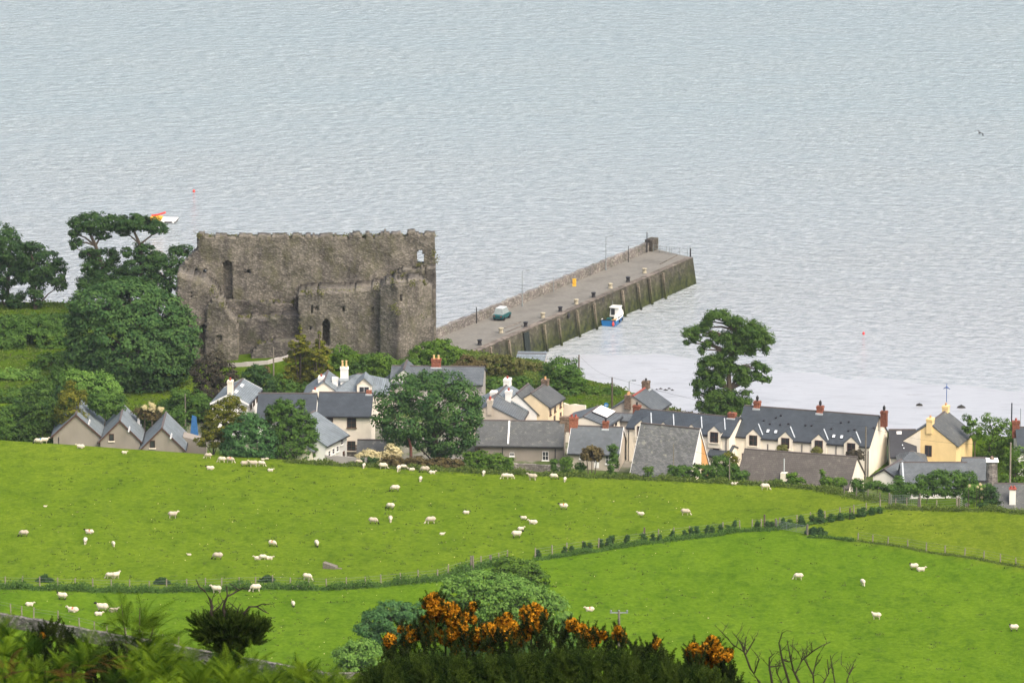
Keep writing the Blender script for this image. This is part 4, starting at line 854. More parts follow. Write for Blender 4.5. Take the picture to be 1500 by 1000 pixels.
def sign(name, u, v, Y, r, label, face, n=8, txt=None, arrow=False):
    p = at(u, v, Y); t = thing(name, label, 'sign', (p.x, p.y, gz(p.x, p.y))); h_ = p.z - gz(p.x, p.y)
    MB().tube([(0, .06, -.2), (0, .06, h_ + r * .8)], .04, 6).build('post', m('steel'), t)
    b = MB(); o_ = math.pi / n; pts = [(math.cos(k * 2 * math.pi / n + o_) * r, -.03, h_ + math.sin(k * 2 * math.pi / n + o_) * r) for k in range(n)]
    b.prism(pts, (0, .05, 0)).build('plate', face, t)
    if txt:
        c = bpy.data.curves.new('text', 'FONT'); c.body = txt; c.size = r * .78; c.extrude = .004; c.align_x = 'CENTER'; c.align_y = 'CENTER'; c.offset = .008
        o = bpy.data.objects.new('lettering', c); dg = bpy.context.evaluated_depsgraph_get(); COL.objects.link(o); dg.update()
        me = bpy.data.meshes.new_from_object(o.evaluated_get(dg)); bpy.data.objects.remove(o); me.materials.clear(); me.materials.append(m('frame_w'))
        o = bpy.data.objects.new('lettering', me); COL.objects.link(o); o.parent = t; o.location = (0, -.04, h_); o.rotation_euler = (R(90), 0, 0)
    if arrow:
        b = MB(); q = r * .62; pts = [(-q, 0), (-q * .1, q * .62), (-q * .1, q * .25), (q, q * .25), (q, -q * .25), (-q * .1, -q * .25), (-q * .1, -q * .62)]
        b.prism([(x, -.045, h_ + z) for x, z in pts[::-1]], (0, .012, 0), caps=[(0, 1, 6), (1, 2, 5), (2, 3, 4), (2, 4, 5), (1, 5, 6)]).build('arrow', m('frame_w'), t)
MT['sign_red'] = plain('red_sign', (.55, .03, .03), .5, .05); MT['sign_blue'] = plain('blue_sign', (.02, .22, .55), .5, .05)
sign('stop_sign', 828, 598.8, 832, .37, 'red stop sign beside the pale yellow house at the end of the street', m('sign_red'), 8, 'STOP')
sign('direction_sign', 888, 593, 834, .33, 'round blue sign with a white arrow, left of the beach house', m('sign_blue'), 20, arrow=True)
# yard wall behind the stop sign, stone pillar, yard walls
def wallrun(name, label, pts, h, thick, mat_, z=None):
    P = [gnd(*q, 640) if z is None else on(*q, z) for q in pts]; b = MB(); rr = random.Random(len(pts)); vs = []; fs = []; Pn = []
    for a, c in zip(P[:-1], P[1:]):
        k = max(1, int((c - a).length / .8)); Pn += [a.lerp(c, i / k) for i in range(k)]
    Pn.append(P[-1]); o0 = Pn[0]
    for i, p in enumerate(Pn):
        d = (Pn[min(i + 1, len(Pn) - 1)] - Pn[max(i - 1, 0)]); d.z = 0; d.normalize(); n_ = Vector((-d.y, d.x, 0)) * thick / 2; hh = h + rr.uniform(-.07, .07) * min(1, h); q = p - o0
        vs += [q - n_ * 1.15 + Vector((0, 0, -.4)), q - n_ * .85 + Vector((0, 0, hh)), q + n_ * .85 + Vector((0, 0, hh + rr.uniform(-.05, .05))), q + n_ * 1.15 + Vector((0, 0, -.4))]
    for i in range(len(Pn) - 1):
        for k in range(4): k2 = (k + 1) % 4; fs.append((i * 4 + k, (i + 1) * 4 + k, (i + 1) * 4 + k2, i * 4 + k2))
    fs += [(0, 1, 2, 3), tuple((len(Pn) - 1) * 4 + k for k in (3, 2, 1, 0))]
    o = b.add(vs, fs).build(name, m(mat_)); o.location = o0; tag(o, label, 'wall')
wallrun('yard_wall', 'pale rendered yard wall behind the stop sign', [(826, 615), (858, 618)], 2.4, .3, 'cream')
wallrun('stone_wall', 'low rough stone wall in front of the long grey cottage', [(752, 687), (835, 692)], .85, .5, 'drystone')
wallrun('yard_wall', 'long grey rendered wall below the cottages and cream hydrangea', [(476, 677), (538, 681)], 1.0, .25, 'greyr')
wallrun('gravel_strip', 'pale gravel along the path under the castle, built as a low strip', [(333, 537), (362, 536), (392, 533), (425, 525)], .55, .4, 'greyr')  # pale gravel patch, built as a low wall run
p = at(1452, 735, 775); pil = thing('stone_pillar', 'broad round topped stone pillar with a white cap, right of the low roofs', 'pillar', (p.x, p.y, gz(p.x, p.y)))
H = solve(lambda q: proj((p.x, p.y, q))[1], 675, p.z, p.z + 14) - pil.location.z
MB().tube([(0, 0, -.5), (0, 0, H * .5), (0, 0, H)], [.95, .82, .72], 12).build('shaft', m('drystone'), pil); MB().box(-.88, .88, -.8, .8, H + .002, H + .28, tp=.06).build('cap', m('frame_w'), pil); MB().tube([(0, 0, H + .285), (0, 0, H + .45), (0, 0, H + .7)], [.28, .3, .15], 8).build('finial', m('brownstone'), pil)
# blue tarpaulin tent
p = gnd(284, 640, 640); p = at(284.5, 621, 815); b = MB().add([(-.6, -.6, -2), (.6, -.6, -2), (.6, .6, -2), (-.6, .6, -2), (-.3, 0, 1.3), (.3, 0, 1.1)], [(0, 1, 5, 4), (1, 2, 5), (2, 3, 4, 5), (3, 0, 4)])
o = b.build('blue_tent', plain('blue_tarpaulin', (.02, .10, .25), .6, .3)); o.location = p; tag(o, 'bright blue tarpaulin shelter right of the pampas grass', 'tarpaulin')
p = at(285, 664, 807); h = None
b = MB().prism([(-1.6, 0, -3), (1.6, 0, -3), (1.6, 0, 1.5), (-1.6, 0, 2.4)], (0, 3, 0)); o = b.build('stone_shed', m('grey')); o.location = p; tag(o, 'small grey stone shed right of the three gabled houses', 'shed')
# ---------------------------------------------------------------- vegetation
FO = {k: foliage('foliage_' + k, a, b, t) for k, a, b, t in (
    ('dark', (.018, .050, .020), (.060, .118, .030), .28), ('sycamore', (.028, .078, .028), (.090, .170, .044), .3), ('mid', (.036, .088, .018), (.100, .185, .034), .3),
    ('bright', (.045, .105, .014), (.125, .215, .032), .3), ('pale', (.075, .170, .026), (.190, .320, .068), .32), ('gold', (.050, .075, .010), (.190, .185, .022), .25),
    ('copper', (.022, .022, .018), (.085, .075, .050), .2), ('brown', (.050, .042, .018), (.150, .120, .050), .2), ('pine', (.028, .072, .018), (.095, .165, .032), .3), ('cream', (.42, .36, .20), (.68, .60, .36), .2),
    ('grass', (.050, .085, .016), (.125, .170, .034), .25), ('ivy', (.010, .028, .010), (.030, .065, .016), .15), ('moss', (.060, .070, .018), (.15, .15, .05), .2), ('blue', (.034, .100, .032), (.100, .210, .066), .3))}
def unit(n, r=rng):
    a = r.normal(size=(n, 3)); return a / np.linalg.norm(a, axis=1, keepdims=True)
def quads(C, N, size, r=rng, asp=.62):
    n = len(C); t = np.cross(N, unit(n, r)); t /= np.linalg.norm(t, axis=1, keepdims=True) + 1e-9; b = np.cross(N, t)
    sz = (size * r.uniform(.65, 1.3, n))[:, None]; bend = N * sz * .18
    V = np.stack([C - t * sz, C + b * sz * asp - bend, C + t * sz, C - b * sz * asp - bend], 1).reshape(-1, 3)
    return V, np.arange(4 * n).reshape(n, 4)
def crown(blobs, leaf=.2, clump=.75, lpc=26, dens=1.0, fill=.7, flat=.6, up=.5, r=rng):
    """leaf clumps spread through the volume of overlapping ellipsoids -> leaf centres, normals, tint"""
    Cs, Ns, Ts = [], [], []
    for bi, (c, rad) in enumerate(blobs):
        c = np.array(c); rad = np.array(rad); cl = min(clump, .55 * float(rad.min()) + .12)
        area = 4 * math.pi * ((rad[0] * rad[1]) ** 1.6 + (rad[0] * rad[2]) ** 1.6 + (rad[1] * rad[2]) ** 1.6) ** (1 / 1.6) / 3 ** (1 / 1.6)
        n = max(5, int(dens * area / (cl * cl * 1.5)))
        d = unit(n, r); k = r.uniform(fill, 1.0, n) * (1 + .10 * np.sin(d[:, 0] * 5 + bi) * np.sin(d[:, 2] * 6 + d[:, 1] * 4))
        p = c + d * rad * k[:, None]
        keep = np.ones(n, bool)
        for bj, (c2, r2) in enumerate(blobs):
            if bj != bi: keep &= (((p - np.array(c2)) / np.array(r2)) ** 2).sum(1) > .45
        p, d = p[keep], d[keep]; n = len(p)
        if not n: continue
        L = max(4, int(lpc * (cl / clump) ** 2)); ct = r.uniform(0, 1, n)
        q = unit(n * L, r) * (r.uniform(0, 1, n * L) ** .45)[:, None] * cl * np.array([1, 1, flat])
        P = np.repeat(p, L, 0) + q
        nn = np.repeat(d, L, 0) * .55 + q / cl * .7 + np.array([0, 0, up]) + unit(n * L, r) * .55
        nn /= np.linalg.norm(nn, axis=1, keepdims=True)
        Cs.append(P); Ns.append(nn); Ts.append(np.clip(np.repeat(ct, L) * .6 + r.uniform(0, 1, n * L) * .4, 0, 1))
    return np.concatenate(Cs), np.concatenate(Ns), np.concatenate(Ts)
def pxblobs(bl, Y, dy=None, sc=1.0, depth=.85):
    out = []
    for q in bl:
        u, v, ru, rv = q[:4]; yo = q[4] if len(q) > 4 else 0
        p = at(u, v, Y + yo); s_ = (Y / CP) / F * sc; rx, rz = ru * s_, rv * s_
        out.append((p, (rx, max(.35, min(rx, rz * 1.6) * depth), rz)))
    return out
def tree(name, label, fol, Y, bl, base=None, trunk=None, limbs=True, bark='bark', leaf=.2, clump=.75, lpc=26, dens=1.0, fill=.7, flat=.6, group=None, cat='tree', up=.5, tr=.25, depth=.85, shift=None):
    B = pxblobs(bl, Y, depth=depth)
    u0 = base[0] if base else bl[0][0]
    x0 = at(u0, 600, Y).x; zb = gz(x0, Y)
    if cat in ('shrub', 'hedge'):          # foliage down to the ground
        for p, r_ in list(B):
            g_ = gz(p.x, Y); gap = p.z - r_[2] - g_
            if .05 < gap < 3.5: hz_ = (p.z - g_) / 2; B.append((Vector((p.x, p.y, g_ + hz_)), (r_[0] * .85, r_[1] * .85, hz_ + .1)))
    root = thing(name, label, cat, (x0, Y, zb), 0, group); o = np.array([x0, Y, zb])
    C, N, T = crown([(p, r_) for p, r_ in B], leaf, clump, lpc, dens, fill, flat, up)
    k = C[:, 2] > zb + .02; C, N, T = C[k], N[k], T[k]
    V, Q = quads(C - o, N, leaf); npmesh('crown', V, Q, FO[fol], T, root)
    cz = sum(p.z for p, _ in B) / len(B) - zb; cx = sum(p.x for p, _ in B) / len(B) - x0
    b = MB(); pts = [Vector((at(u, v, Y).x - x0, 0, at(u, v, Y).z - zb)) for u, v in trunk] if trunk else [Vector((0, 0, -.4)), Vector((cx * .25, 0, max(.4, cz * .5))), Vector((cx * .6, 0, max(.7, cz)))]
    if trunk: pts = [pts[0] - Vector((0, 0, .6))] + pts
    n_ = len(pts); b.tube(pts, [tr * (1 - .65 * i / max(1, n_ - 1)) for i in range(n_)], 7)
    if limbs:
        for p, r_ in B:
            e = Vector((p.x - x0, p.y - Y, p.z - zb)); cand = [q for q in pts if q.z < e.z - .3] or [pts[0]]
            s0 = min(cand, key=lambda q: (q - e).length); mid = s0.lerp(e, .5) + Vector((0, 0, .08 * (e - s0).length))
            b.tube([s0, mid, e], [tr * .42, tr * .28, tr * .1], 5)
    b.build('trunk', m(bark), root); return root
def shrub(label, fol, Y, bl, name='shrub', **kw):
    kw = dict(dict(leaf=.15, clump=.5, lpc=22, tr=.08, limbs=False, cat='shrub'), **kw); return tree(name, label, fol, Y, bl, **kw)
# far left trees
tree('spreading_tree', 'dark spreading tree cut by the left edge, sea behind it', 'dark', 897, [(-8, 345, 30, 20), (8, 362, 26, 26), (25, 372, 28, 18), (10, 400, 30, 20), (-10, 420, 25, 22)], base=(12, 450), trunk=[(10, 452), (13, 400), (16, 370)], tr=.4, leaf=.22)
tree('spreading_tree', 'dark spreading tree leaning right, second from the left edge', 'dark', 893, [(45, 372, 24, 18), (65, 387, 25, 22), (82, 397, 16, 20), (45, 400, 22, 16), (70, 410, 26, 10), (88, 418, 9, 8), (50, 435, 13, 14), (53, 418, 11, 18)], base=(50, 452), trunk=[(52, 452), (50, 420), (50, 385)], tr=.4, leaf=.22)
shrub('low dark bush under the leaning trees at the left edge', 'dark', 894, [(20, 440, 12, 10), (30, 432, 8, 8)])
UT = 'flat topped trees standing beside the castle'
tree('flat_topped_tree', 'flat topped tree with an ivy covered trunk, taller of the pair left of the castle', 'dark', 890, [(140, 323, 33, 12), (118, 329, 17, 11), (165, 327, 18, 11), (138, 334, 22, 8), (110, 342, 9, 7), (112, 355, 9, 6), (108, 362, 5, 4), (150, 345, 12, 6), (130, 372, 12, 10), (150, 382, 18, 20), (165, 375, 10, 14), (135, 392, 16, 14), (160, 405, 30, 18), (140, 415, 30, 16)], base=(152, 430), trunk=[(155, 430), (150, 390), (140, 360), (131, 340), (134, 325)], tr=.45, leaf=.2, clump=.65, dens=1.2)
tree('flat_topped_tree', 'flat topped tree with bare forked stems, right of the pair and nearer the castle', 'dark', 888, [(193, 324, 24, 11), (212, 327, 22, 10), (228, 333, 16, 8), (240, 337, 7, 5), (185, 330, 14, 9), (180, 340, 10, 5), (205, 362, 11, 8), (213, 372, 18, 14), (185, 370, 8, 8), (232, 378, 14, 10), (205, 395, 32, 18), (190, 410, 30, 14)], base=(206, 430), trunk=[(207, 430), (207, 380), (205, 358), (196, 338), (200, 326)], tr=.4, leaf=.2, clump=.6, dens=1.15)
tree('evergreen_tree', 'dark rounded evergreen hugging the left end of the castle', 'dark', 884, [(272, 368, 15, 10), (260, 375, 14, 14), (248, 388, 18, 14), (240, 400, 24, 16), (255, 410, 20, 16), (230, 415, 24, 14)], base=(250, 430), tr=.35)
# the big sycamore and the thicket at left
tree('sycamore_tree', 'great dense dark green sycamore, largest tree, left of the castle', 'sycamore', 846, [(190, 500, 78, 66), (150, 450, 48, 30), (190, 437, 45, 28), (232, 462, 42, 35), (256, 500, 36, 38), (140, 485, 42, 38), (205, 500, 60, 50), (175, 530, 60, 40), (235, 535, 42, 36), (205, 562, 38, 22), (130, 510, 32, 30), (165, 425, 25, 14), (215, 440, 25, 20), (275, 485, 18, 26)], base=(207, 588), tr=.7, leaf=.25, clump=1.05, lpc=32, dens=1.45, fill=.85)
TH = 'thicket'
for i, (fol, Y, bl, lb) in enumerate((
    ('mid', 882, [(20, 475, 35, 14), (55, 470, 25, 12), (75, 468, 15, 10), (85, 475, 15, 12)], 'pale green scrub along the crest at far left, above the thicket'),
    ('sycamore', 872, [(10, 530, 24, 22), (50, 520, 26, 20), (-10, 510, 20, 24)], 'dark woodland clump at the far left edge'), ('mid', 845, [(95, 548, 20, 14), (110, 540, 16, 16), (80, 560, 20, 10)], 'leafy bushes under the left side of the great sycamore'),
    ('mid', 830, [(250, 592, 18, 10), (268, 585, 12, 10), (240, 600, 14, 8)], 'green hedge right of the pampas grass'), ('dark', 828, [(140, 585, 22, 12), (165, 592, 18, 10), (118, 575, 14, 8)], 'dark hedge between the conifers and the great sycamore'), ('dark', 826, [(258, 618, 14, 16), (270, 630, 10, 14)], 'dark bush beside the blue tarpaulin'),
    ('mid', 822, [(25, 598, 20, 6), (5, 600, 14, 6)], 'low hedge in front of the small lawn at far left'),
    ('mid', 875, [(60, 480, 28, 12), (30, 478, 22, 12), (90, 485, 18, 12), (5, 480, 16, 12)], 'bushy band below the crest scrub at far left'),
    ('dark', 884, [(10, 485, 30, 9), (55, 488, 26, 9), (95, 470, 16, 12)], 'dark hedge line running under the two trees at the left edge'), ('mid', 862, [(15, 538, 26, 12), (60, 562, 24, 12), (-10, 552, 20, 14)], 'mixed bushes in front of the far left thicket'),
    ('dark', 832, [(60, 585, 26, 14), (95, 575, 20, 12), (35, 595, 16, 10)], 'dark bushes between the lawn and the bushy conifer'), ('pale', 818, [(170, 605, 20, 12), (140, 610, 14, 10)], 'grey green bush directly behind the middle grey gable'),
    ('mid', 868, [(15, 505, 30, 24), (45, 500, 30, 24), (75, 505, 24, 24), (30, 525, 35, 18), (90, 520, 20, 18)], 'broad mid green thicket at far left below the crest scrub'),
    ('mid', 856, [(75, 535, 30, 20), (100, 530, 24, 20), (60, 548, 22, 12)], 'bushy thicket against the left flank of the great sycamore'),
    ('pale', 850, [(15, 548, 22, 10), (40, 552, 22, 12), (28, 560, 28, 8)], 'pale green bushes behind the small lawn at far left'),
    ('mid', 838, [(20, 580, 30, 12), (50, 572, 20, 10)], 'dark clipped hedge above the small lawn at far left'),
    ('pale', 822, [(115, 560, 26, 20), (145, 565, 28, 22), (160, 575, 20, 18)], 'grey green bushes below the great sycamore'),
    ('pine', 812, [(62, 575, 14, 22), (60, 605, 32, 34), (45, 625, 26, 20), (80, 625, 25, 26), (62, 640, 34, 16)], 'dark bushy conifer behind the leftmost grey house'),
    ('mid', 812, [(8, 620, 16, 22), (20, 635, 16, 14), (0, 640, 14, 16)], 'dark green bush in the left edge corner above the field'),
    ('gold', 808, [(103, 568, 9, 12), (100, 585, 17, 17), (118, 582, 10, 12), (98, 605, 18, 16), (112, 610, 14, 12)], 'golden yellow conifer just behind the leftmost grey house'),
    ('mid', 812, [(150, 590, 22, 16), (172, 592, 14, 14)], 'green bushes between the first and second grey gables'),
    ('mid', 814, [(215, 625, 20, 12), (200, 618, 12, 8), (240, 612, 22, 14), (262, 608, 14, 10)], 'low green garden bushes behind the third grey gable'),
    ('brown', 812, [(208, 605, 14, 8), (222, 606, 16, 9)], 'rusty stems of the pampas grass behind the third grey gable'))):
    shrub(lb, fol, Y, bl, leaf=.2 if Y > 840 else .17, clump=.65, lpc=24, dens=1.1, name='golden_conifer' if fol == 'gold' else 'conifer' if fol == 'pine' else 'shrub')
for u, v in ((212, 596), (222, 593), (223, 599), (236, 599)):
    shrub('cream plume of the pampas grass behind the third grey gable', 'cream', 811, [(u, v, 4.5, 4)], name='pampas_plume', cat='pampas', group='cream pampas plumes', leaf=.1, clump=.3)
shrub('purplish copper shrub between the sycamore and the castle foot', 'copper', 838, [(315, 528, 18, 14), (300, 545, 22, 20), (325, 550, 22, 22), (312, 570, 26, 18), (340, 560, 12, 16)], name='copper_tree', cat='tree', leaf=.17, clump=.6, dens=1.05, tr=.2)
shrub('green bushes at the foot of the copper shrub', 'mid', 828, [(285, 585, 18, 14), (300, 592, 16, 12), (262, 578, 14, 10)], leaf=.17)
shrub('dark green bush behind the skylight house', 'dark', 836, [(375, 548, 16, 16), (390, 560, 14, 14), (362, 555, 10, 12)], leaf=.18)
# golden conifers below the castle: tiers of drooping branches
def conifer(label, fol, Y, ub, vb, vt, rw, n=9, seed=1):
    rr = random.Random(seed); bl = []
    for i in range(n):
        t = i / (n - 1); v = vt + (vb - vt) * (t * .92 + .04); w_ = rw * (t ** .8) * rr.uniform(.8, 1.1) + 2
        for k in range(1 if i < 2 else 3): bl.append((ub + (0 if i < 2 else (k - 1) * w_ * .62 + rr.uniform(-2, 2)), v + (0 if k == 1 else 3), w_ * (.9 if i < 2 else .48), (vb - vt) / n * .5, rr.uniform(-1, 1)))
    return tree('golden_conifer', label, fol, Y, bl, base=(ub, vb), trunk=[(ub, vb), (ub, vt + 6)], tr=.3, leaf=.17, clump=.5, lpc=20, flat=.4, limbs=True, dens=1.1)
conifer('golden green conifer with the highest tip, against the castle wall', 'gold', 846, 440, 585, 474, 40, 10, 3)
conifer('golden green conifer on the right, lower than its neighbour by the castle door', 'gold', 843, 468, 590, 482, 36, 9, 5)
shrub('dark green base bush under the golden conifers', 'mid', 840, [(420, 570, 20, 16), (440, 575, 30, 14), (470, 575, 26, 14), (408, 560, 10, 16)], leaf=.18, clump=.6)
for Y, bl, lb, fl in ((852, [(500, 518, 16, 14), (515, 524, 14, 12), (505, 535, 20, 12)], 'bright green bush just right of the golden conifers', 'bright'), (850, [(540, 530, 14, 14), (530, 540, 18, 10)], 'narrow bright bush under the middle of the castle front', 'mid'),
    (849, [(560, 530, 16, 14), (575, 536, 14, 10), (550, 542, 20, 8)], 'green bush under the castle tower, left of the round bush', 'bright'), (853, [(625, 512, 20, 12), (645, 510, 18, 14), (665, 518, 16, 12), (640, 525, 36, 14), (612, 522, 18, 10)], 'rounded bright bush at the right corner of the castle', 'bright'),
    (850, [(600, 535, 20, 10), (585, 545, 16, 8)], 'low bush between the castle tower and the brick chimney', 'mid'), (848, [(685, 530, 14, 9), (700, 535, 14, 8), (672, 538, 12, 8)], 'reddish tinged scrub at the near end of the pier', 'brown'),
    (853, [(735, 525, 16, 6), (755, 530, 14, 6), (715, 524, 14, 6)], 'rough brown green scrub along the root of the pier', 'moss'), (846, [(725, 562, 18, 9), (745, 565, 16, 8), (765, 560, 16, 9), (712, 570, 10, 8)], 'dark hedge along the grassy mound behind the street terrace', 'mid'),
    (858, [(785, 535, 16, 5), (800, 540, 12, 6), (770, 532, 10, 4)], 'low scrub in front of the blue roofed shed', 'moss')):
    shrub(lb, fl, Y, bl, leaf=.18, clump=.6, dens=1.1)
def meadow():       # rough grass on the mound and the far left crest
    pts = []
    for (x0, x1, y0, y1, n) in ((-14, 6, 838, 874, 2600), (-100, -58, 840, 900, 2200), (-60, -30, 826, 850, 700), (-8, 36, 836, 852, 900), (36, 85, 836, 848, 800)):
        pts.append(np.stack([rng.uniform(x0, x1, n), rng.uniform(y0, y1, n)], 1))
    P = np.concatenate(pts); P = P[P[:, 1] < np.interp(P[:, 0], SHX, SHY) - 1.2]; z = zt(P[:, 0], P[:, 1]); C = np.repeat(np.column_stack([P, z + .12]), 7, 0) + rng.normal(0, 1, (len(P) * 7, 3)) * np.array([.35, .35, .06])
    N = unit(len(C)) * .6 + np.array([0, -.5, .5]); N /= np.linalg.norm(N, axis=1, keepdims=True)
    V, Q = quads(C, N, .16); tag(npmesh('rough_grass', V, Q, FO['grass'], rng.uniform(0, 1, len(Q))), 'rough grass growing on the mound and along the shore bank', 'grass', kind='stuff')
meadow()
# round tree and shore bushes
tree('round_tree', 'rounded fresh green tree beside the stop sign', 'mid', 846, [(823, 540, 26, 18), (838, 556, 20, 20), (810, 560, 20, 20), (828, 575, 32, 22), (815, 588, 22, 14), (840, 585, 18, 14)], base=(826, 603), tr=.3, dens=1.2, leaf=.19)
for Y, bl, lb, fl in ((845, [(868, 575, 12, 10), (878, 582, 14, 10), (862, 588, 14, 10)], 'yellow green bush between the round tree and the utility pole', 'bright'), (846, [(895, 577, 14, 10), (905, 584, 10, 9), (886, 588, 14, 8)], 'dark green bush behind the utility pole by the beach', 'mid'), (826, [(990, 604, 14, 4), (1005, 606, 12, 4), (975, 602, 8, 3)], 'low bank of scrub between the beach house and the tall pine', 'moss')):
    shrub(lb, fl, Y, bl, leaf=.17)
# the tall pine like tree
tree('pine_tree', 'tall open crowned pine standing alone against the water', 'pine', 826, [(1052, 461, 19.04, 8.7), (1040, 464, 10.08, 7.35), (1079, 471, 13.44, 8.7), (1100, 481, 20.16, 12.75), (1118, 490, 14.56, 11.4), (1129, 499, 6.72, 6), (1009, 487, 11.2, 8.7), (1018, 482, 8.96, 7.35), (1031, 480, 11.2, 10.05), (1036, 470, 8.96, 8.7), (1066, 493, 12.32, 12.75), (1084, 488, 15.68, 14.1), (1103, 499, 16.8, 12.75), (1090, 502, 13.44, 11.4), (1005, 501, 5.6, 3.975), (1016, 498, 6.72, 3.975), (1121, 512, 7.84, 6), (1036, 503, 8.96, 6), (1028, 512, 5.6, 6), (1069, 508, 12.32, 10.05), (1052, 496, 7.84, 8.7), (1040, 527, 14.56, 8.7), (1052, 531, 13.44, 10.05), (1070, 527, 10.08, 8.7), (1113, 536, 11.2, 6), (1122, 541, 6.72, 4.65), (1106, 532, 6.72, 4.65), (1122, 555, 10.08, 4.65), (1110, 552, 7.84, 4.65), (1032, 546, 13.44, 8.7), (1046, 550, 11.2, 8.7), (1090, 543, 12.32, 10.05), (1075, 539, 10.08, 7.35), (1092, 556, 12.32, 10.05), (1024, 561, 11.2, 8.7), (1036, 562, 10.08, 8.7), (1021, 575, 5.6, 10.05), (1052, 553, 15.68, 12.75), (1080, 552, 8.96, 8.7), (1045, 580, 20.16, 14.1), (1066, 580, 17.92, 15.45), (1092, 575, 10.08, 4.65), (1082, 586, 11.2, 7.35), (1094, 589, 8.96, 7.35), (1040, 597, 22.4, 11.4), (1062, 598, 24.64, 12.75), (1082, 600, 13.44, 8.7), (1024, 590, 5.6, 4.65), (1084, 512, 13, 9), (1099, 515, 10, 6), (1057, 518, 10, 8), (1108, 547, 8, 5), (1028, 534, 9, 6), (1062, 541, 11, 8), (1066, 470, 8, 6), (1044, 490, 8, 7), (1020, 493, 8, 5), (1112, 503, 10, 7)],
     base=(1069, 612), trunk=[(1069, 612), (1069, 570), (1067, 545), (1072, 520), (1078, 500), (1082, 485)], tr=.5, leaf=.16, clump=.5, lpc=20, dens=1.25, depth=1.3, fill=.2, flat=.85)
# front group
tree('yellow_green_tree', 'yellow green tree in front of the skylight house', 'gold', 800, [(338, 588, 14, 9), (325, 598, 16, 12), (345, 605, 16, 14), (315, 610, 16, 12), (330, 622, 24, 16), (308, 630, 15, 14), (322, 645, 20, 12), (350, 618, 10, 12), (295, 645, 10, 8)], base=(313, 668), trunk=[(313, 668), (312, 640), (322, 610)], tr=.18, leaf=.15, clump=.5, dens=1.0)
shrub('broad blue green shrub at the field edge left of the dark front tree', 'blue', 797, [(365, 615, 18, 12), (350, 635, 24, 18), (378, 630, 22, 18), (395, 645, 20, 18), (365, 655, 32, 16), (340, 655, 16, 12), (398, 664, 14, 10)], leaf=.16, clump=.55, dens=1.2, name='broad_shrub')
tree('broadleaf_tree', 'dark leafy tree in front of the long slate roof', 'mid', 797, [(415, 594, 15, 10), (405, 605, 16, 14), (428, 608, 20, 16), (440, 590, 6, 6), (448, 620, 14, 16), (420, 630, 22, 18), (442, 640, 18, 16), (425, 655, 24, 16), (445, 660, 12, 12), (462, 617, 4, 4), (457, 650, 10, 8), (456, 636, 10, 12), (452, 664, 10, 10), (460, 660, 7, 8)], base=(427, 676), tr=.25, leaf=.17, clump=.55, dens=1.15)
shrub('yellowish shrub tucked between the blue green shrub and the dark tree', 'gold', 798, [(397, 612, 9, 9), (390, 622, 8, 7)])
tree('chestnut_tree', 'huge round dark chestnut in the middle of the village front', 'sycamore', 796, [(625, 558, 36, 14), (595, 567, 26, 18), (650, 562, 30, 18), (575, 585, 25, 22), (680, 580, 25, 22), (628, 585, 45, 30), (562, 607, 18, 20), (600, 615, 45, 28), (665, 610, 40, 30), (695, 610, 12, 18), (590, 640, 32, 12), (620, 645, 28, 12), (655, 640, 38, 22), (685, 640, 14, 14), (650, 662, 26, 9), (575, 630, 18, 10)], base=(628, 680), trunk=[(640, 682), (638, 640), (630, 590)], tr=.55, leaf=.21, clump=1.0, lpc=34, dens=1.2, fill=.8)
bt_ = thing('bare_tree', 'bare reddish tree trunk left of the chestnut, in front of the white wall', 'tree', at(602, 676, 794)); MB().tube([at(602, 676, 794) - bt_.location, at(602, 655, 794) - bt_.location, at(598, 640, 794) - bt_.location], [.22, .2, .15], 7).build('trunk', plain('reddish_bark', (.12, .05, .035), .9, .3), bt_)
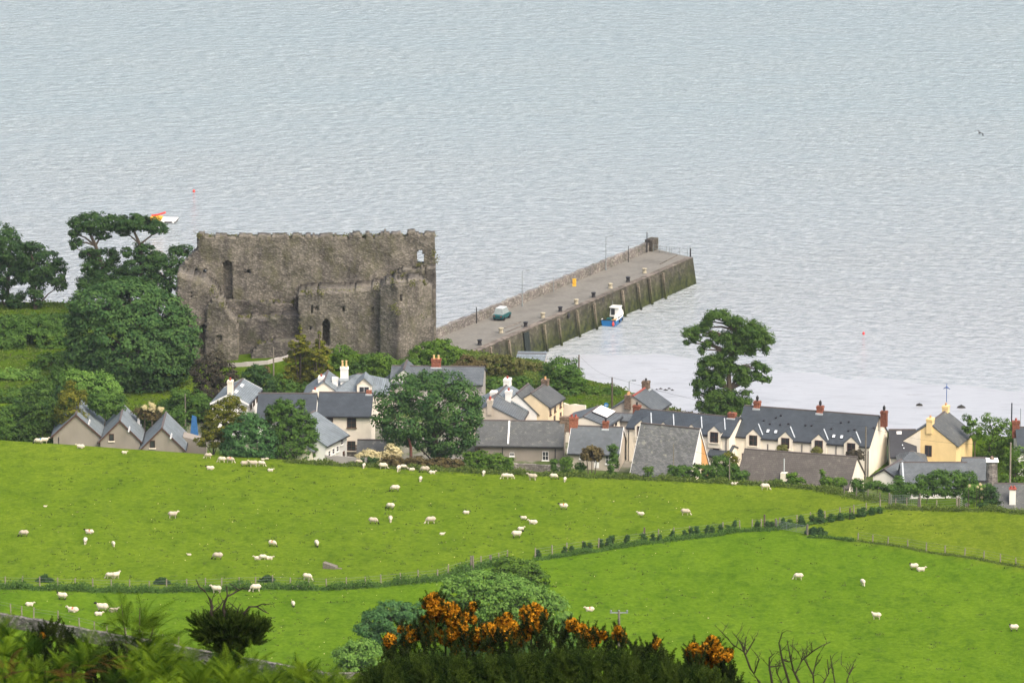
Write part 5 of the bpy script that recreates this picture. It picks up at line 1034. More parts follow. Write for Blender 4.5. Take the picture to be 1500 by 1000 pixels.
for Y, bl, lb, fl, nm in ((792, [(540, 664, 10, 7), (528, 667, 6, 6), (550, 668, 7, 6)], 'cream flowered hydrangea at the end of the grey yard wall', 'cream', 'flowering_shrub'), (791.5, [(537, 672, 11, 5), (545, 673, 9, 5)], 'dark leaves under the cream hydrangea', 'dark', 'shrub'),
    (793, [(572, 657, 8, 8), (582, 660, 7, 6), (565, 665, 7, 6)], 'cream pampas clump left of the bare reddish trunk', 'cream', 'pampas_clump'),
    (790.5, [(575, 675, 18, 7), (610, 676, 22, 7), (645, 677, 20, 7), (670, 678, 10, 6)], 'brownish clipped hedge under the chestnut', 'brown', 'hedge'),
    (791, [(685, 667, 9, 5), (705, 667, 14, 7), (728, 671, 16, 7), (745, 675, 10, 6), (700, 675, 20, 6)], 'bright green bush hugging the stone wall by the long cottage', 'bright', 'shrub'),
    (788, [(830, 676, 10, 7.5)], 'small clipped round green bush between the two grey cottages', 'bright', 'clipped_bush'), (790, [(850, 682, 10, 5), (812, 676, 6, 4)], 'low dark bush at the slate cottage wall', 'mid', 'shrub'), (787, [(950, 687, 7, 4.5)], 'small round bush below the lichened steep roof', 'bright', 'clipped_bush'),
    (785, [(1000, 688, 16, 6), (1025, 688, 16, 8), (985, 687, 8, 6)], 'dark hedge below the white and orange gable', 'mid', 'hedge'), (785, [(1055, 676, 14, 10), (1050, 688, 20, 9), (1072, 686, 12, 9), (1085, 694, 14, 6)], 'rounded dark shrubs beside the short pole', 'mid', 'shrub'), (790, [(1068, 668, 8, 8), (1075, 675, 7, 8)], 'golden bush in front of the little cream gable', 'gold', 'shrub'),
    (778, [(1160, 699, 9, 8), (1170, 704, 9, 5)], 'green bush right of the bungalow chimney', 'bright', 'shrub'), (777, [(1140, 707, 10, 5), (1150, 710, 9, 4)], 'low bush under the bungalow chimney', 'mid', 'shrub'), (776, [(1212, 704, 10, 6), (1230, 706, 12, 7), (1205, 692, 3, 6)], 'yellow green bush under the bungalow gable', 'bright', 'shrub'),
    (774, [(1255, 707, 11, 7), (1265, 712, 8, 5)], 'dark round bush at the corner of the bungalow', 'mid', 'shrub'), (772, [(1282, 710, 12, 6), (1300, 714, 12, 6)], 'bush in front of the small white gable', 'mid', 'shrub'), (780, [(1316, 705, 8, 9), (1325, 712, 8, 6)], 'green bush left of the low slate house', 'mid', 'shrub')):
    shrub(lb, fl, Y, bl, name=nm, leaf=.14, clump=.42, dens=1.15, cat='hedge' if nm == 'hedge' else 'shrub')
# cabbage palms and garden plants
def cordyline(u, vb, v, Y, ru, rv, label, fol='brown', stems=3):
    r = tree('cabbage_palm', label, fol, Y, [(u - ru * .4, v + 1, ru * .6, rv * .8), (u + ru * .4, v, ru * .6, rv * .8), (u, v - rv * .2, ru * .7, rv * .8)], base=(u, vb), leaf=.2, clump=.45, lpc=26, limbs=False, tr=.09, cat='palm', trunk=[(u, vb), (u, (vb + v) / 2), (u, v)])
    b = MB()
    for s_ in (-1, 1): b.tube([(0, 0, .3), (s_ * ru * .03, 0, .9), (s_ * ru * .05, 0, max(1.2, at(u, v, Y).z - r.location.z))], [.08, .07, .05], 6)
    if stems > 1: b.build('stem', m('bark'), r)
cordyline(867, 686, 665, 789, 15, 12, 'round headed brown green cabbage palm in front of the slate cottage')
cordyline(388, 578, 545, 840, 7, 9, 'slim cabbage palm left of the utility pole below the castle', 'brown', 1)
cordyline(1146, 668, 658, 794, 9, 7, 'brown tipped cabbage palm behind the bungalow roof, left of three', 'moss', 1); cordyline(1196, 671, 661, 791, 9, 7, 'cabbage palm behind the bungalow roof, middle of three', 'moss', 1); cordyline(1253, 690, 667, 788, 13, 9, 'dark purplish cabbage palm at the bungalow ridge end, right of three', 'copper', 3)
shrub('thin leggy green shrub in front of the slate cottage gable', 'mid', 788, [(897, 656, 7, 6), (900, 668, 7, 8), (895, 680, 6, 6)], leaf=.14, clump=.4)
# right edge trees and hedge
tree('ash_tree', 'light green feathery tree right of the yellow gabled house', 'bright', 806, [(1446, 612, 9, 7), (1460, 622, 14, 9), (1440, 628, 11, 9), (1477, 622, 12, 9), (1470, 638, 18, 14), (1450, 645, 16, 14), (1488, 642, 14, 14), (1445, 662, 14, 14), (1475, 662, 20, 14)], base=(1448, 690), tr=.25, leaf=.17, dens=.9)
tree('ash_sapling', 'sparse light green sapling against the yellow house corner', 'bright', 802, [(1416, 612, 7, 5), (1424, 618, 8, 6), (1418, 628, 9, 6), (1434, 632, 7, 6), (1428, 640, 7, 5)], base=(1430, 680), tr=.12, leaf=.15, dens=.6, clump=.45)
tree('ash_tree', 'bright green tree at the right edge behind the bare pole', 'bright', 790, [(1490, 668, 18, 16), (1480, 690, 18, 16), (1500, 690, 16, 18), (1470, 700, 12, 12), (1492, 706, 20, 10)], base=(1490, 725), tr=.25, leaf=.17)
shrub('broad dark hedge bush in front of the low slate house', 'mid', 767, [(1352, 704, 12, 9), (1372, 699, 16, 12), (1395, 700, 20, 14), (1418, 702, 16, 13), (1385, 715, 26, 12), (1420, 718, 20, 12), (1335, 716, 16, 9), (1355, 718, 18, 10), (1325, 722, 10, 7)], leaf=.16, clump=.55, dens=1.2, name='hedge_bush')
shrub('elder bush with pale cream blossom beside the stone pillar', 'pale', 764, [(1428, 718, 14, 10), (1440, 722, 10, 14), (1420, 728, 12, 8)], leaf=.15, name='elder_bush')
shrub('dark round shrub at the foot of the stone pillar', 'dark', 762, [(1452, 722, 12, 14), (1456, 734, 12, 9), (1444, 736, 12, 7)], leaf=.15)
def blossom(lb, Y, pts, r=1.4):
    for u, v in pts: shrub(lb, 'cream', Y, [(u, v, r, r)], name='blossom', cat='blossom', group='cream elder blossoms', leaf=.08, clump=.15, lpc=14)
blossom('cream blossom head on the elder bush by the stone pillar', 762.6, [(1436, 709), (1438, 716), (1442, 722), (1438, 728), (1420, 711), (1432, 713)])
# ivy, grass and moss on the castle
C, N, T = [], [], []
for u0, u1, vf, Y, n in ((290, 638, 346, 869, 260), (440, 560, 428, 862, 220), (566, 624, 414, 861, 160), (575, 622, 400, 867, 90), (262, 320, None, 860, 70), (335, 438, 465, 864, 120), (330, 432, 442, 867.6, 60), (375, 440, 501, 860, 40)):
    for _ in range(n):
        u = rng.uniform(u0, u1); v = vf if vf else 405 + (u - 262) * .55
        p = at(u, v + rng.uniform(-1.5, 1.5), Y + rng.uniform(-.3, 1.4)); C.append(np.array(p) + rng.normal(0, .14, (9, 3)))
for u, v, Y in ((311, 425, 858), (604, 415, 857.5), (590, 405, 864), (575, 412, 858), (625, 450, 862), (618, 462, 861), (577, 449, 857), (552, 420, 860), (453, 428, 860.3), (470, 428, 860.3), (614, 387, 867), (636, 372, 867), (638, 381, 867), (326, 447, 857.5), (291, 344, 868), (583, 456, 856)):
    p = at(u, v, Y); C.append(np.array(p) + rng.normal(0, .28, (60, 3)))
C = np.concatenate(C); N = unit(len(C)) + np.array([0, -.4, .6]); N /= np.linalg.norm(N, axis=1, keepdims=True)
V, Q = quads(C - np.array(castle.location), N, .13); tag(npmesh('wall_plants', V, Q, FO['moss'], rng.uniform(0, 1, len(Q)), castle), kind='stuff')
# ---------------------------------------------------------------- sheep
def wool(name, c):
    t = NT(name, .95, .1); a = t.ramp(t.noise(t.pos(obj=True), 5, 5), [(.3, mul(c, .82)), (.7, c)]); t.bump(t.noise(t.pos(obj=True), 18, 3), .5, .04); return t.col(a)
MT['wool'] = wool('wool', (.58, .52, .41)); MT['wool_d'] = wool('dusty_wool', (.44, .385, .30)); MT['face_w'] = wool('white_face', (.58, .52, .41)); MT['face_b'] = wool('black_face', (.025, .022, .02))
MT['mark_r'] = wool('red_marking', (.62, .16, .10)); MT['mark_b'] = wool('blue_marking', (.10, .25, .40))
def ell(b, c, r, n=8, mi=0, rot=0):
    vs = []; fs = []; cr, sr = math.cos(rot), math.sin(rot)
    for i in range(n + 1):
        a = math.pi * i / n
        for k in range(n * 2):
            t = math.pi * k / n; x, y, z = r[0] * math.cos(a), r[1] * math.sin(a) * math.cos(t), r[2] * math.sin(a) * math.sin(t)
            vs.append((c[0] + x * cr - z * sr, c[1] + y, c[2] + x * sr + z * cr))
    w_ = n * 2
    for i in range(n):
        for k in range(w_): fs.append((i * w_ + k, i * w_ + (k + 1) % w_, (i + 1) * w_ + (k + 1) % w_, (i + 1) * w_ + k))
    b.add(vs, [f[::-1] for f in fs], mi)
SH = {}
def sheep_mesh(pose, face, mark, woolk):
    key = (pose, face, mark, woolk)
    if key in SH: return SH[key]
    b = MB(); lie = pose == 'lie'; z0 = .30 if lie else .60
    ell(b, (0, 0, z0), (.54, .31, .30)); ell(b, (-.26, 0, z0 + .03), (.34, .32, .32)); ell(b, (.24, 0, z0 + .03), (.33, .30, .30)); ell(b, (-.55, 0, z0 + .02), (.12, .06, .12), 5)
    if pose == 'graze':
        nk = [(.42, 0, .66), (.60, 0, .45), (.68, 0, .26)]; hd = (.74, 0, .15); rot = -.75
    elif pose == 'turn':
        nk = [(.40, 0, z0 + .12), (.52, .08, z0 + .28), (.55, .18, z0 + .36)]; hd = (.54, .30, z0 + .38); rot = -.3
    else:
        nk = [(.40, 0, z0 + .08), (.56, 0, z0 + .22), (.64, 0, z0 + .30)]; hd = (.74, 0, z0 + .31); rot = -.45
    b.tube(nk, [.19, .13, .10], 8); n1 = len(b.v)
    if pose == 'turn': ell(b, hd, (.085, .17, .10), 6)
    else: ell(b, hd, (.17, .085, .10), 6, 0, rot)
    for s_ in (-1, 1):
        if pose == 'turn': b.tube([(hd[0] + s_ * .05, hd[1] - .1, hd[2] + .06), (hd[0] + s_ * .18, hd[1] - .12, hd[2] + .05)], [.045, .02], 5)
        else: b.tube([(hd[0] - .11, s_ * .05, hd[2] + .08), (hd[0] - .14, s_ * .18, hd[2] + .07)], [.045, .02], 5)
        if lie: b.tube([(.30, s_ * .16, .22), (.50, s_ * .18, .07), (.36, s_ * .2, .05)], [.07, .05, .045], 6); b.tube([(-.3, s_ * .2, .22), (-.12, s_ * .27, .07), (-.3, s_ * .28, .05)], [.09, .055, .045], 6)
        else:
            b.tube([(.32, s_ * .14, .48), (.33, s_ * .14, .26), (.31, s_ * .14, .22), (.32, s_ * .14, 0)], [.085, .05, .042, .045], 6)
            b.tube([(-.33, s_ * .15, .50), (-.30, s_ * .15, .32), (-.40, s_ * .15, .24), (-.37, s_ * .15, 0)], [.12, .065, .045, .045], 6)
    o = b.build('tmp', []); md = o.modifiers.new('r', 'REMESH'); md.mode = 'VOXEL'; md.voxel_size = .038; ms = o.modifiers.new('s', 'SMOOTH'); ms.iterations = 2; ms.factor = .5
    dg = bpy.context.evaluated_depsgraph_get(); dg.update(); me = bpy.data.meshes.new_from_object(o.evaluated_get(dg)); bpy.data.objects.remove(o); me.name = 'sheep'
    for q in (m('wool_d' if woolk else 'wool'), m('face_b' if face == 'b' else 'face_w'), m('mark_b' if mark == 'b' else 'mark_r')): me.materials.append(q)
    H = Vector(hd); mi = []
    for f in me.polygons:
        c = f.center; k = 0
        if (c - H).length < .21 or (not lie and c.z < .30): k = 1
        elif mark and c.z > z0 + .1 and (-.42 < c.x < -.22 if mark == 'b' else -.05 < c.x < .12): k = 2
        mi.append(k)
    me.polygons.foreach_set('material_index', mi); me.polygons.foreach_set('use_smooth', [True] * len(mi)); me.update(); SH[key] = me; return me
HEAD = {'R': 0, 'L': 180, 'A': 90, 'T': -90, 'RA': 40, 'LA': 140, 'RT': -35, 'LT': -145}
# u, v of the feet, size, pose, heading, face, paint mark, dusty fleece, label
FLOCK = [
 (56, 650, 1, 'graze', 'L', 'b', 'b', 0, 'blue marked sheep with head down on the brow at upper left, beside another'), (65, 649, 1, 'stand', 'R', 'w', '', 0, 'white sheep standing on the brow at upper left, touching a blue marked one'),
 (118, 656, 1, 'lie', 'L', 'w', '', 0, 'sheep lying on the brow below the leftmost grey house'), (182, 664, .7, 'lie', 'R', 'w', '', 0, 'lamb half hidden by the brow below the middle grey house'),
 (305, 671, .9, 'graze', 'L', 'w', '', 1, 'dusty sheep under the yellow green tree'), (325, 677, 1, 'graze', 'L', 'w', '', 0, 'white sheep grazing below the yellow green tree, left of a red marked one'), (337, 677.5, 1, 'graze', 'R', 'w', 'r', 1, 'red marked dusty sheep below the yellow green tree'),
 (308, 687.5, 1, 'lie', 'L', 'b', '', 0, 'lone dark headed sheep lying below the yellow green tree'), (358, 683, .95, 'graze', 'R', 'b', '', 1, 'dark headed sheep left of the dusty pair below the blue green shrub'), (371, 683.5, 1.1, 'stand', 'L', 'w', '', 1, 'large dusty ewe below the blue green shrub'), (383, 682.5, .95, 'graze', 'R', 'w', '', 0, 'bright white sheep right of the large dusty ewe'),
 (385, 675, .5, 'stand', 'L', 'b', '', 0, 'tiny black faced lamb at the foot of the dark front tree, left of two'), (391, 674, .5, 'stand', 'R', 'b', '', 0, 'tiny black faced lamb at the foot of the dark front tree, right of two'), (396, 690, .75, 'lie', 'R', 'w', '', 0, 'lamb lying in the grass below the dark front tree'),
 (66, 742, .4, 'lie', 'R', 'w', '', 0, 'tiny white lamb alone high in the left field'), (35, 785.5, 1.05, 'graze', 'L', 'b', '', 1, 'dark faced dusty sheep near the left edge, mid field'), (131, 781, 1, 'lie', 'L', 'b', 'r', 0, 'red marked sheep lying in the left field, above another sheep'), (125, 796, 1, 'graze', 'T', 'w', 'b', 0, 'sheep facing the viewer in the left field, below the red marked one'), (166, 799.5, .75, 'graze', 'T', 'w', '', 0, 'smaller white sheep right of the one facing the viewer'),
 (253, 758.5, 1.1, 'stand', 'R', 'w', '', 1, 'lone dusty sheep standing in the upper left field'), (277, 813, .5, 'lie', 'L', 'w', '', 0, 'small white lamb lying left of a dusty ewe in mid field'), (319, 819, 1.15, 'graze', 'L', 'b', '', 1, 'dusty dark faced ewe grazing in mid field, above the dead branches'), (399, 800, 1, 'graze', 'RT', 'b', 'r', 0, 'red marked sheep above the three huddled lambs'),
 (377.5, 819, .85, 'lie', 'L', 'w', '', 0, 'white lamb, left one of three lying huddled'), (385, 819.5, .85, 'graze', 'R', 'w', '', 0, 'white lamb, middle one of three huddled'), (394.5, 819, .85, 'lie', 'R', 'w', '', 0, 'white lamb, right one of three lying huddled'),
 (464, 800, 1, 'graze', 'T', 'b', '', 0, 'sheep seen end on, above the wooden feed trough'), (450, 849, 1.05, 'graze', 'RT', 'w', '', 0, 'sheep grazing just above the hedge fence, left of the trough'), (161, 847, .95, 'graze', 'L', 'w', '', 0, 'lamb grazing above the hedge at left, beside its mother'), (170, 847, 1.05, 'stand', 'RA', 'w', '', 0, 'ewe above the hedge at left, beside a grazing lamb'),
 (317, 868, 1.15, 'stand', 'L', 'w', '', 0, 'big white sheep between the dead branches, below the hedge'), (374.5, 866, 1.15, 'graze', 'L', 'w', '', 0, 'big white sheep below the hedge, right of the dead branches'), (429.5, 861, .6, 'lie', 'L', 'w', '', 0, 'small lamb against the hedge, left of two'), (439, 860.5, .65, 'lie', 'R', 'w', '', 0, 'small lamb against the hedge, right of two'), (429.5, 888, .85, 'graze', 'T', 'b', '', 0, 'white sheep alone in the grass below the hedge lambs'),
 (43, 887, .9, 'lie', 'R', 'w', '', 0, 'sheep lying behind the stone wall posts at lower left'), (91, 878, 1.1, 'turn', 'L', 'b', '', 0, 'black headed sheep resting at lower left, head turned back'), (107, 896, 1.2, 'lie', 'L', 'w', 'r', 0, 'red marked sheep lying above the stone wall'), (150, 896, 1.35, 'stand', 'L', 'b', '', 0, 'largest ewe above the stone wall, a lamb in front of her'), (144, 901, .9, 'lie', 'R', 'w', '', 0, 'lamb in front of the largest ewe above the stone wall'), (166, 896, 1, 'lie', 'R', 'w', '', 1, 'dusty sheep half hidden behind the bracken sprays'),
 (525.5, 681, .95, 'graze', 'L', 'w', '', 1, 'dusty sheep at the end of the grey yard wall'), (533, 685, .8, 'graze', 'T', 'w', '', 0, 'white lamb below the end of the grey yard wall'), (561, 686.5, 1.05, 'graze', 'R', 'w', '', 0, 'sheep facing right below the cream pampas clump'), (584, 690, 1, 'graze', 'T', 'w', '', 0, 'sheep facing the viewer below the bare reddish trunk'), (591, 687, .85, 'graze', 'R', 'w', '', 0, 'sheep close behind the one facing the viewer'), (603, 689, .8, 'lie', 'L', 'w', '', 0, 'lamb lying below the chestnut, left of a large ewe'),
 (622.5, 692, 1.15, 'graze', 'L', 'b', '', 1, 'large ewe grazing below the chestnut'), (633, 693.5, .85, 'lie', 'R', 'w', '', 0, 'lamb lying at the right of the large ewe below the chestnut'), (616, 704.5, .8, 'graze', 'T', 'w', '', 0, 'white sheep below the row of sheep under the chestnut'), (579, 719.5, 1.1, 'graze', 'L', 'b', '', 0, 'dark faced sheep grazing leftwards in the middle of the upper field'), (572, 745.5, 1.05, 'graze', 'LA', 'b', '', 0, 'sheep seen end on, upper of two in mid field'), (572, 764, .95, 'graze', 'T', 'w', 'r', 0, 'red marked sheep seen end on, lower of two in mid field'),
 (546.5, 767, 1.1, 'graze', 'R', 'b', '', 1, 'dusty black faced sheep left of the red marked one in mid field'), (631, 766.5, 1.15, 'graze', 'L', 'w', '', 1, 'lone ewe grazing in the centre of the upper field'), (683, 752, .8, 'lie', 'R', 'b', '', 0, 'black faced lamb lying right of the lone ewe'), (647.5, 783, .6, 'lie', 'R', 'w', '', 0, 'tiny plain lamb lying below the lone ewe'),
 (708.5, 696, .8, 'graze', 'T', 'w', '', 0, 'white sheep below the bright bush by the stone wall'), (740, 701, .95, 'graze', 'L', 'w', '', 0, 'sheep, left one of a close pair below the long cottage'), (747, 701, .9, 'graze', 'R', 'w', '', 0, 'sheep, right one of a close pair below the long cottage'), (780, 703, 1.1, 'stand', 'L', 'w', '', 1, 'dusty sheep below the white window of the long cottage'), (811, 701.5, .95, 'graze', 'R', 'b', '', 0, 'black faced sheep below the gap between the two grey cottages'), (827.5, 705, .75, 'graze', 'T', 'w', '', 0, 'lamb below the clipped round bush'),
 (825.5, 746, 1.05, 'stand', 'L', 'b', 'r', 0, 'black faced red marked sheep in the open field right of centre'), (767, 762, .75, 'stand', 'L', 'b', '', 0, 'black faced lamb beside a sheep lying down, right of centre'), (781, 767, 1.05, 'lie', 'L', 'w', '', 0, 'sheep lying down right of the black faced lamb'), (763, 775.5, .75, 'lie', 'R', 'w', '', 0, 'small lamb lying between the black faced lamb and a big ewe'), (757, 787.5, 1.2, 'stand', 'R', 'b', '', 0, 'big ewe at the bottom of the scattered group above the willow'),
 (864, 894.5, 1, 'lie', 'L', 'w', 'r', 0, 'red marked sheep left of the insulator pole'), (938.7, 754, .85, 'lie', 'L', 'w', '', 0, 'white lamb lying left of a dusty sheep in the right of the upper field'), (1004, 754, 1.1, 'graze', 'R', 'w', '', 1, 'dusty sheep grazing right of the lying lamb in the upper field'), (1075, 710, .75, 'lie', 'R', 'w', '', 0, 'small sheep at the field edge below the rounded dark shrubs'), (1120.5, 717, 1.1, 'graze', 'R', 'w', '', 0, 'sheep at the field edge below the bungalow'),
 (1169.5, 848.5, 1, 'graze', 'L', 'w', '', 0, 'leftmost sheep in the lush lower right field'), (1264, 857, .95, 'graze', 'T', 'w', '', 0, 'sheep facing the viewer in the lush lower right field'), (1339, 834, 1, 'turn', 'L', 'b', '', 0, 'black headed sheep of a close pair near the right fence'), (1349, 836, 1, 'lie', 'R', 'w', '', 0, 'white sheep of a close pair near the right fence'), (1284, 906.5, 1, 'turn', 'L', 'w', '', 0, 'sheep alone low in the lush right field'), (1485, 924, 1, 'turn', 'L', 'b', '', 0, 'black marked headed sheep at the lower right edge')]
for i, (u, v, s_, pose, hd, fc, mk, wd, lb) in enumerate(FLOCK):
    p = gnd(u, v); o = bpy.data.objects.new('sheep', sheep_mesh(pose, fc, mk, wd)); COL.objects.link(o)
    o.location = p - Vector((0, 0, .03)); a = R(HEAD[hd] + rnd.uniform(-14, 14))
    e = .3; n_ = Vector((gz(p.x - e, p.y) - gz(p.x + e, p.y), gz(p.x, p.y - e) - gz(p.x, p.y + e), 2 * e)).normalized()
    q = Vector((0, 0, 1)).rotation_difference(n_.lerp(Vector((0, 0, 1)), .4)) @ Matrix.Rotation(a, 3, 'Z').to_quaternion(); o.rotation_mode = 'QUATERNION'; o.rotation_quaternion = q
    k = s_ * .9 * rnd.uniform(.97, 1.03); o.scale = (k, k, k); tag(o, lb, 'sheep', 'sheep scattered over the pasture')
# feed trough
p = gnd(484, 832); t = thing('feed_trough', 'tipped grey wooden feed trough in the pasture above the hedge', 'trough', p, R(-20))
MB().prism([(-.85, -.4, 0), (.85, -.4, 0), (.8, -.4, .35), (-.85, -.4, .75)], (0, .8, 0)).build('body', m('wood'), t); MB().box(.5, 1.5, -.2, .1, .05, .16).build('drawbar', m('wood'), t)
# ---------------------------------------------------------------- fences, gates, hedges
def fence(label, pts, sp, h=1.15, wires_=(.35, .7, 1.05), mat_='wood_pale', jit=.15, name='wire_fence', netting=False):
    P = [gnd(u, v) for u, v in pts]; o0 = P[0].copy(); root = thing(name, label, 'fence', o0); Ps = []
    for a, b_ in zip(P[:-1], P[1:]):
        n = max(1, round((b_ - a).length / sp)); Ps += [a.lerp(b_, i / n) for i in range(n)]
    Ps.append(P[-1]); tops = []
    for p in Ps:
        x, y = p.x + rnd.uniform(-jit, jit), p.y + rnd.uniform(-jit, jit); z = gz(x, y); hh = h * rnd.uniform(.9, 1.12)
        q = Vector((x, y, z)) - o0; lean = Vector((rnd.uniform(-.07, .07), rnd.uniform(-.05, .05), 0))
        MB().tube([q - Vector((0, 0, .3)), q + Vector((0, 0, hh)) + lean], [.085, .075], 6).build('post', m(mat_), root); tops.append(q)
    for w_ in wires_: MB().tube([q + Vector((0, 0, w_)) for q in tops], .012, 4).build('wire', m('steel'), root)
    return root, Ps
fence('wire fence of pale posts along the hedge, from the left edge to the willow', [(-20, 856), (135, 861), (300, 861), (400, 857), (480, 860), (560, 855), (640, 847), (690, 832), (742, 818)], 2.3)
fence('wire fence with planted saplings, rising from the willow to the gap', [(785, 816), (830, 808), (920, 796), (1010, 783), (1085, 774)], 2.6)
fence('short fence between the gap and the metal field gate', [(1102, 773), (1116, 773), (1136, 772)], 1.5)
fence('wire fence with saplings from the field gate up to the village corner', [(1140, 770), (1166, 766), (1210, 761), (1250, 752), (1290, 745)], 2.4)
fence('low wire fence running down the right field to the right edge', [(1255, 790), (1300, 797), (1330, 801), (1383, 810), (1440, 818), (1515, 831)], 3.0, h=.95)
fence('weathered post fence along the top corner of the right field', [(1290, 744), (1330, 742), (1370, 745), (1400, 743), (1418, 740)], 2.2)
fence('sparse posts along the verge at the field edge below the bungalow', [(1236, 725), (1290, 735), (1305, 738)], 3.2, h=1.3, mat_='wood')
fence('thin posts standing behind the stone wall at lower left', [(-18, 892), (15, 899), (48, 906), (85, 912), (118, 920), (158, 930), (262, 950)], 2.7, h=1.35, wires_=(.9, 1.25))
for u, v, h_, lb in ((690, 836, 1.9, 'tall pair of straining posts above the willow, left one'), (693, 836, 1.95, 'tall pair of straining posts above the willow, right one'), (719, 826, 1.2, 'grey straining post just left of the willow top'), (836, 692, 1.2, 'single pale post in the verge below the clipped round bush'), (944, 790, 1.6, 'tall dark post among the saplings, middle of the rising fence'), (1120, 771, 1.6, 'dark post behind the sapling left of the metal gate'), (1245, 760, 1.5, 'tall dark post near the village end of the sapling fence'), (1345, 835 - 93, 1.2, 'leaning pale stake at the end of the wire panel')):
    p = gnd(u, v); o = MB().tube([(0, 0, -.3), (rnd.uniform(-.05, .05), 0, h_)], [.13, .11], 6).build('fence_post', m('wood_dark' if 'dark' in lb else 'wood')); o.location = p; tag(o, lb, 'post')
def gate(label, a, b_, h=1.15, bars=6, mesh=False):
    A, B_ = gnd(*a), gnd(*b_); B_.z = A.z + (B_.z - A.z); d = B_ - A; t = thing('field_gate', label, 'gate', A)
    for k in (0, 1): MB().tube([d * k + Vector((0, 0, .1)), d * k + Vector((0, 0, h + .08))], .04, 6).build('stile', m('steel'), t)
    for i in range(bars): z = .18 + (h - .18) * i / (bars - 1); MB().tube([Vector((0, 0, z)), d + Vector((0, 0, z))], .026 if not mesh else .02, 5).build('rail', m('steel'), t)
    for k in ((.33, .66) if not mesh else [i / 12 for i in range(1, 12)]): MB().tube([d * k + Vector((0, 0, .18)), d * k + Vector((0, 0, h))], .024 if not mesh else .013, 5).build('brace', m('steel'), t)
    for k, s_ in ((-.12, 1), (1.06, 1)): q = d * k / max(1, 1); MB().tube([d.normalized() * (-.25 if k < 0 else d.length + .25) + Vector((0, 0, -.3)), d.normalized() * (-.25 if k < 0 else d.length + .25) + Vector((0, 0, h + .25))], .12, 7).build('post', m('wood'), t)
gate('galvanised bar gate in the sapling fence, between two fields', (1138, 775), (1181, 783))
gate('green grey wire panel gate at the village corner of the field', (1305, 741), (1345, 742), 1.5, 7, True)
gate('small leaning metal gate below the elder bush', (1405, 746), (1416, 741), 1.4, 6)
def strip(name, label, pts, wdt, h, fol, dens=30, leaf=.13, kind=None, cat='hedge', y0=560):
    P = [gnd(u, v) for u, v in pts]; C = []
    for a, b_ in zip(P[:-1], P[1:]):
        n = int((b_ - a).length * dens); t = rng.uniform(0, 1, n); c = np.array(a) + (np.array(b_) - np.array(a)) * t[:, None]
        c[:, 0] += rng.normal(0, wdt * .4, n); c[:, 1] += rng.normal(0, wdt * .4, n); hm = h * (.55 + .45 * np.sin(c[:, 0] * 1.3) * np.sin(c[:, 0] * .37 + 1)) + h * .25 * rng.uniform(-1, 1, n)
        c[:, 2] = zt(c[:, 0], c[:, 1]) + np.maximum(hm, .1) * rng.uniform(0.05, 1, n); C.append(c)
    C = np.concatenate(C); N = unit(len(C)) * .7 + np.array([0, -.3, .5]); N /= np.linalg.norm(N, axis=1, keepdims=True); V, Q = quads(C, N, leaf)
    o = npmesh(name, V, Q, FO[fol], np.clip(rng.normal(.5, .25, len(Q)), 0, 1)); tag(o, label, cat, kind=kind); return o
strip('hedge', 'rough low hedge of brambles and long grass under the left wire fence', [(-20, 860), (135, 865), (300, 865), (400, 861), (480, 863), (560, 858), (640, 850), (690, 836), (740, 822)], 1.5, 1.1, 'mid', 260, .12)
strip('long_grass', 'long grass along the foot of the sapling fence', [(785, 820), (920, 800), (1085, 778), (1136, 776), (1210, 764), (1290, 748)], .9, .75, 'mid', 220, .1, 'stuff', 'grass')
strip('long_grass', 'tall dull green verge grass between the pasture and the village', [(420, 676), (480, 680), (560, 684), (700, 692), (836, 697), (1000, 704), (1100, 709), (1200, 716), (1290, 735)], 1.6, .75, 'grass', 190, .13, 'stuff', 'grass')
strip('long_grass', 'dark tussocks along the right field boundary', [(1183, 787), (1215, 788), (1222, 789), (1250, 793)], .5, .55, 'mid', 120, .11, 'stuff', 'grass')
strip('long_grass', 'tussocks along the low wire fence at right', [(1255, 792), (1383, 812), (1515, 833)], .6, .3, 'grass', 70, .1, 'stuff', 'grass')
strip('long_grass', 'weedy corner growth below the elder bush and pillar', [(1300, 744), (1345, 746), (1400, 748), (1450, 747), (1500, 752)], 1.2, .8, 'grass', 150, .12, 'stuff', 'grass')
# planted saplings along the fence
SAPG = 'planted saplings along the field fences'
protos = []
for k in range(4):
    rr = np.random.default_rng(40 + k); bl = [((rr.uniform(-.2, .2), rr.uniform(-.1, .1), .25 + .3 * j), (.42 - .07 * j, .4 - .06 * j, .3)) for j in range(3 + k % 2)]
    C, N, T = crown(bl, .12, .3, 22, 1.4, .5, r=rr); V, Q = quads(C, N, .1, rr); protos.append((V, Q, T))
pm = []
for k in range(4):
    root = thing('sapling', 'dark green planted sapling along the rising field fence', 'sapling', (0, 0, 0), 0, SAPG); npmesh('crown', *protos[k][:2], FO['dark'], protos[k][2], root); MB().tube([(0, 0, -.1), (0, 0, .8)], [.04, .02], 5).build('trunk', m('bark'), root); pm.append([root, False])
sap = [(787, 812), (827, 809), (838, 806), (856, 803), (863, 801.5), (881, 798), (894, 796, 1.5), (919, 795, 1.2), (942, 791, 1.3), (957, 790), (966, 789), (985, 786), (1003, 783), (1013, 781), (1020, 780, 1.3), (1036, 778), (1044, 777), (1056, 776), (1066, 775), (1075, 774, 1.2), (1111, 772, 1.2), (1124, 771), (1131, 770), (1146, 769, 1.1), (1158, 768, 1.1), (1173, 767, 1.35), (1191, 764, 1.3), (1201, 763, 1.6), (1218, 761, 1.25), (1230, 759), (1248, 757), (1258, 754), (1264, 753, 1.35), (1276, 751), (1289, 749)]
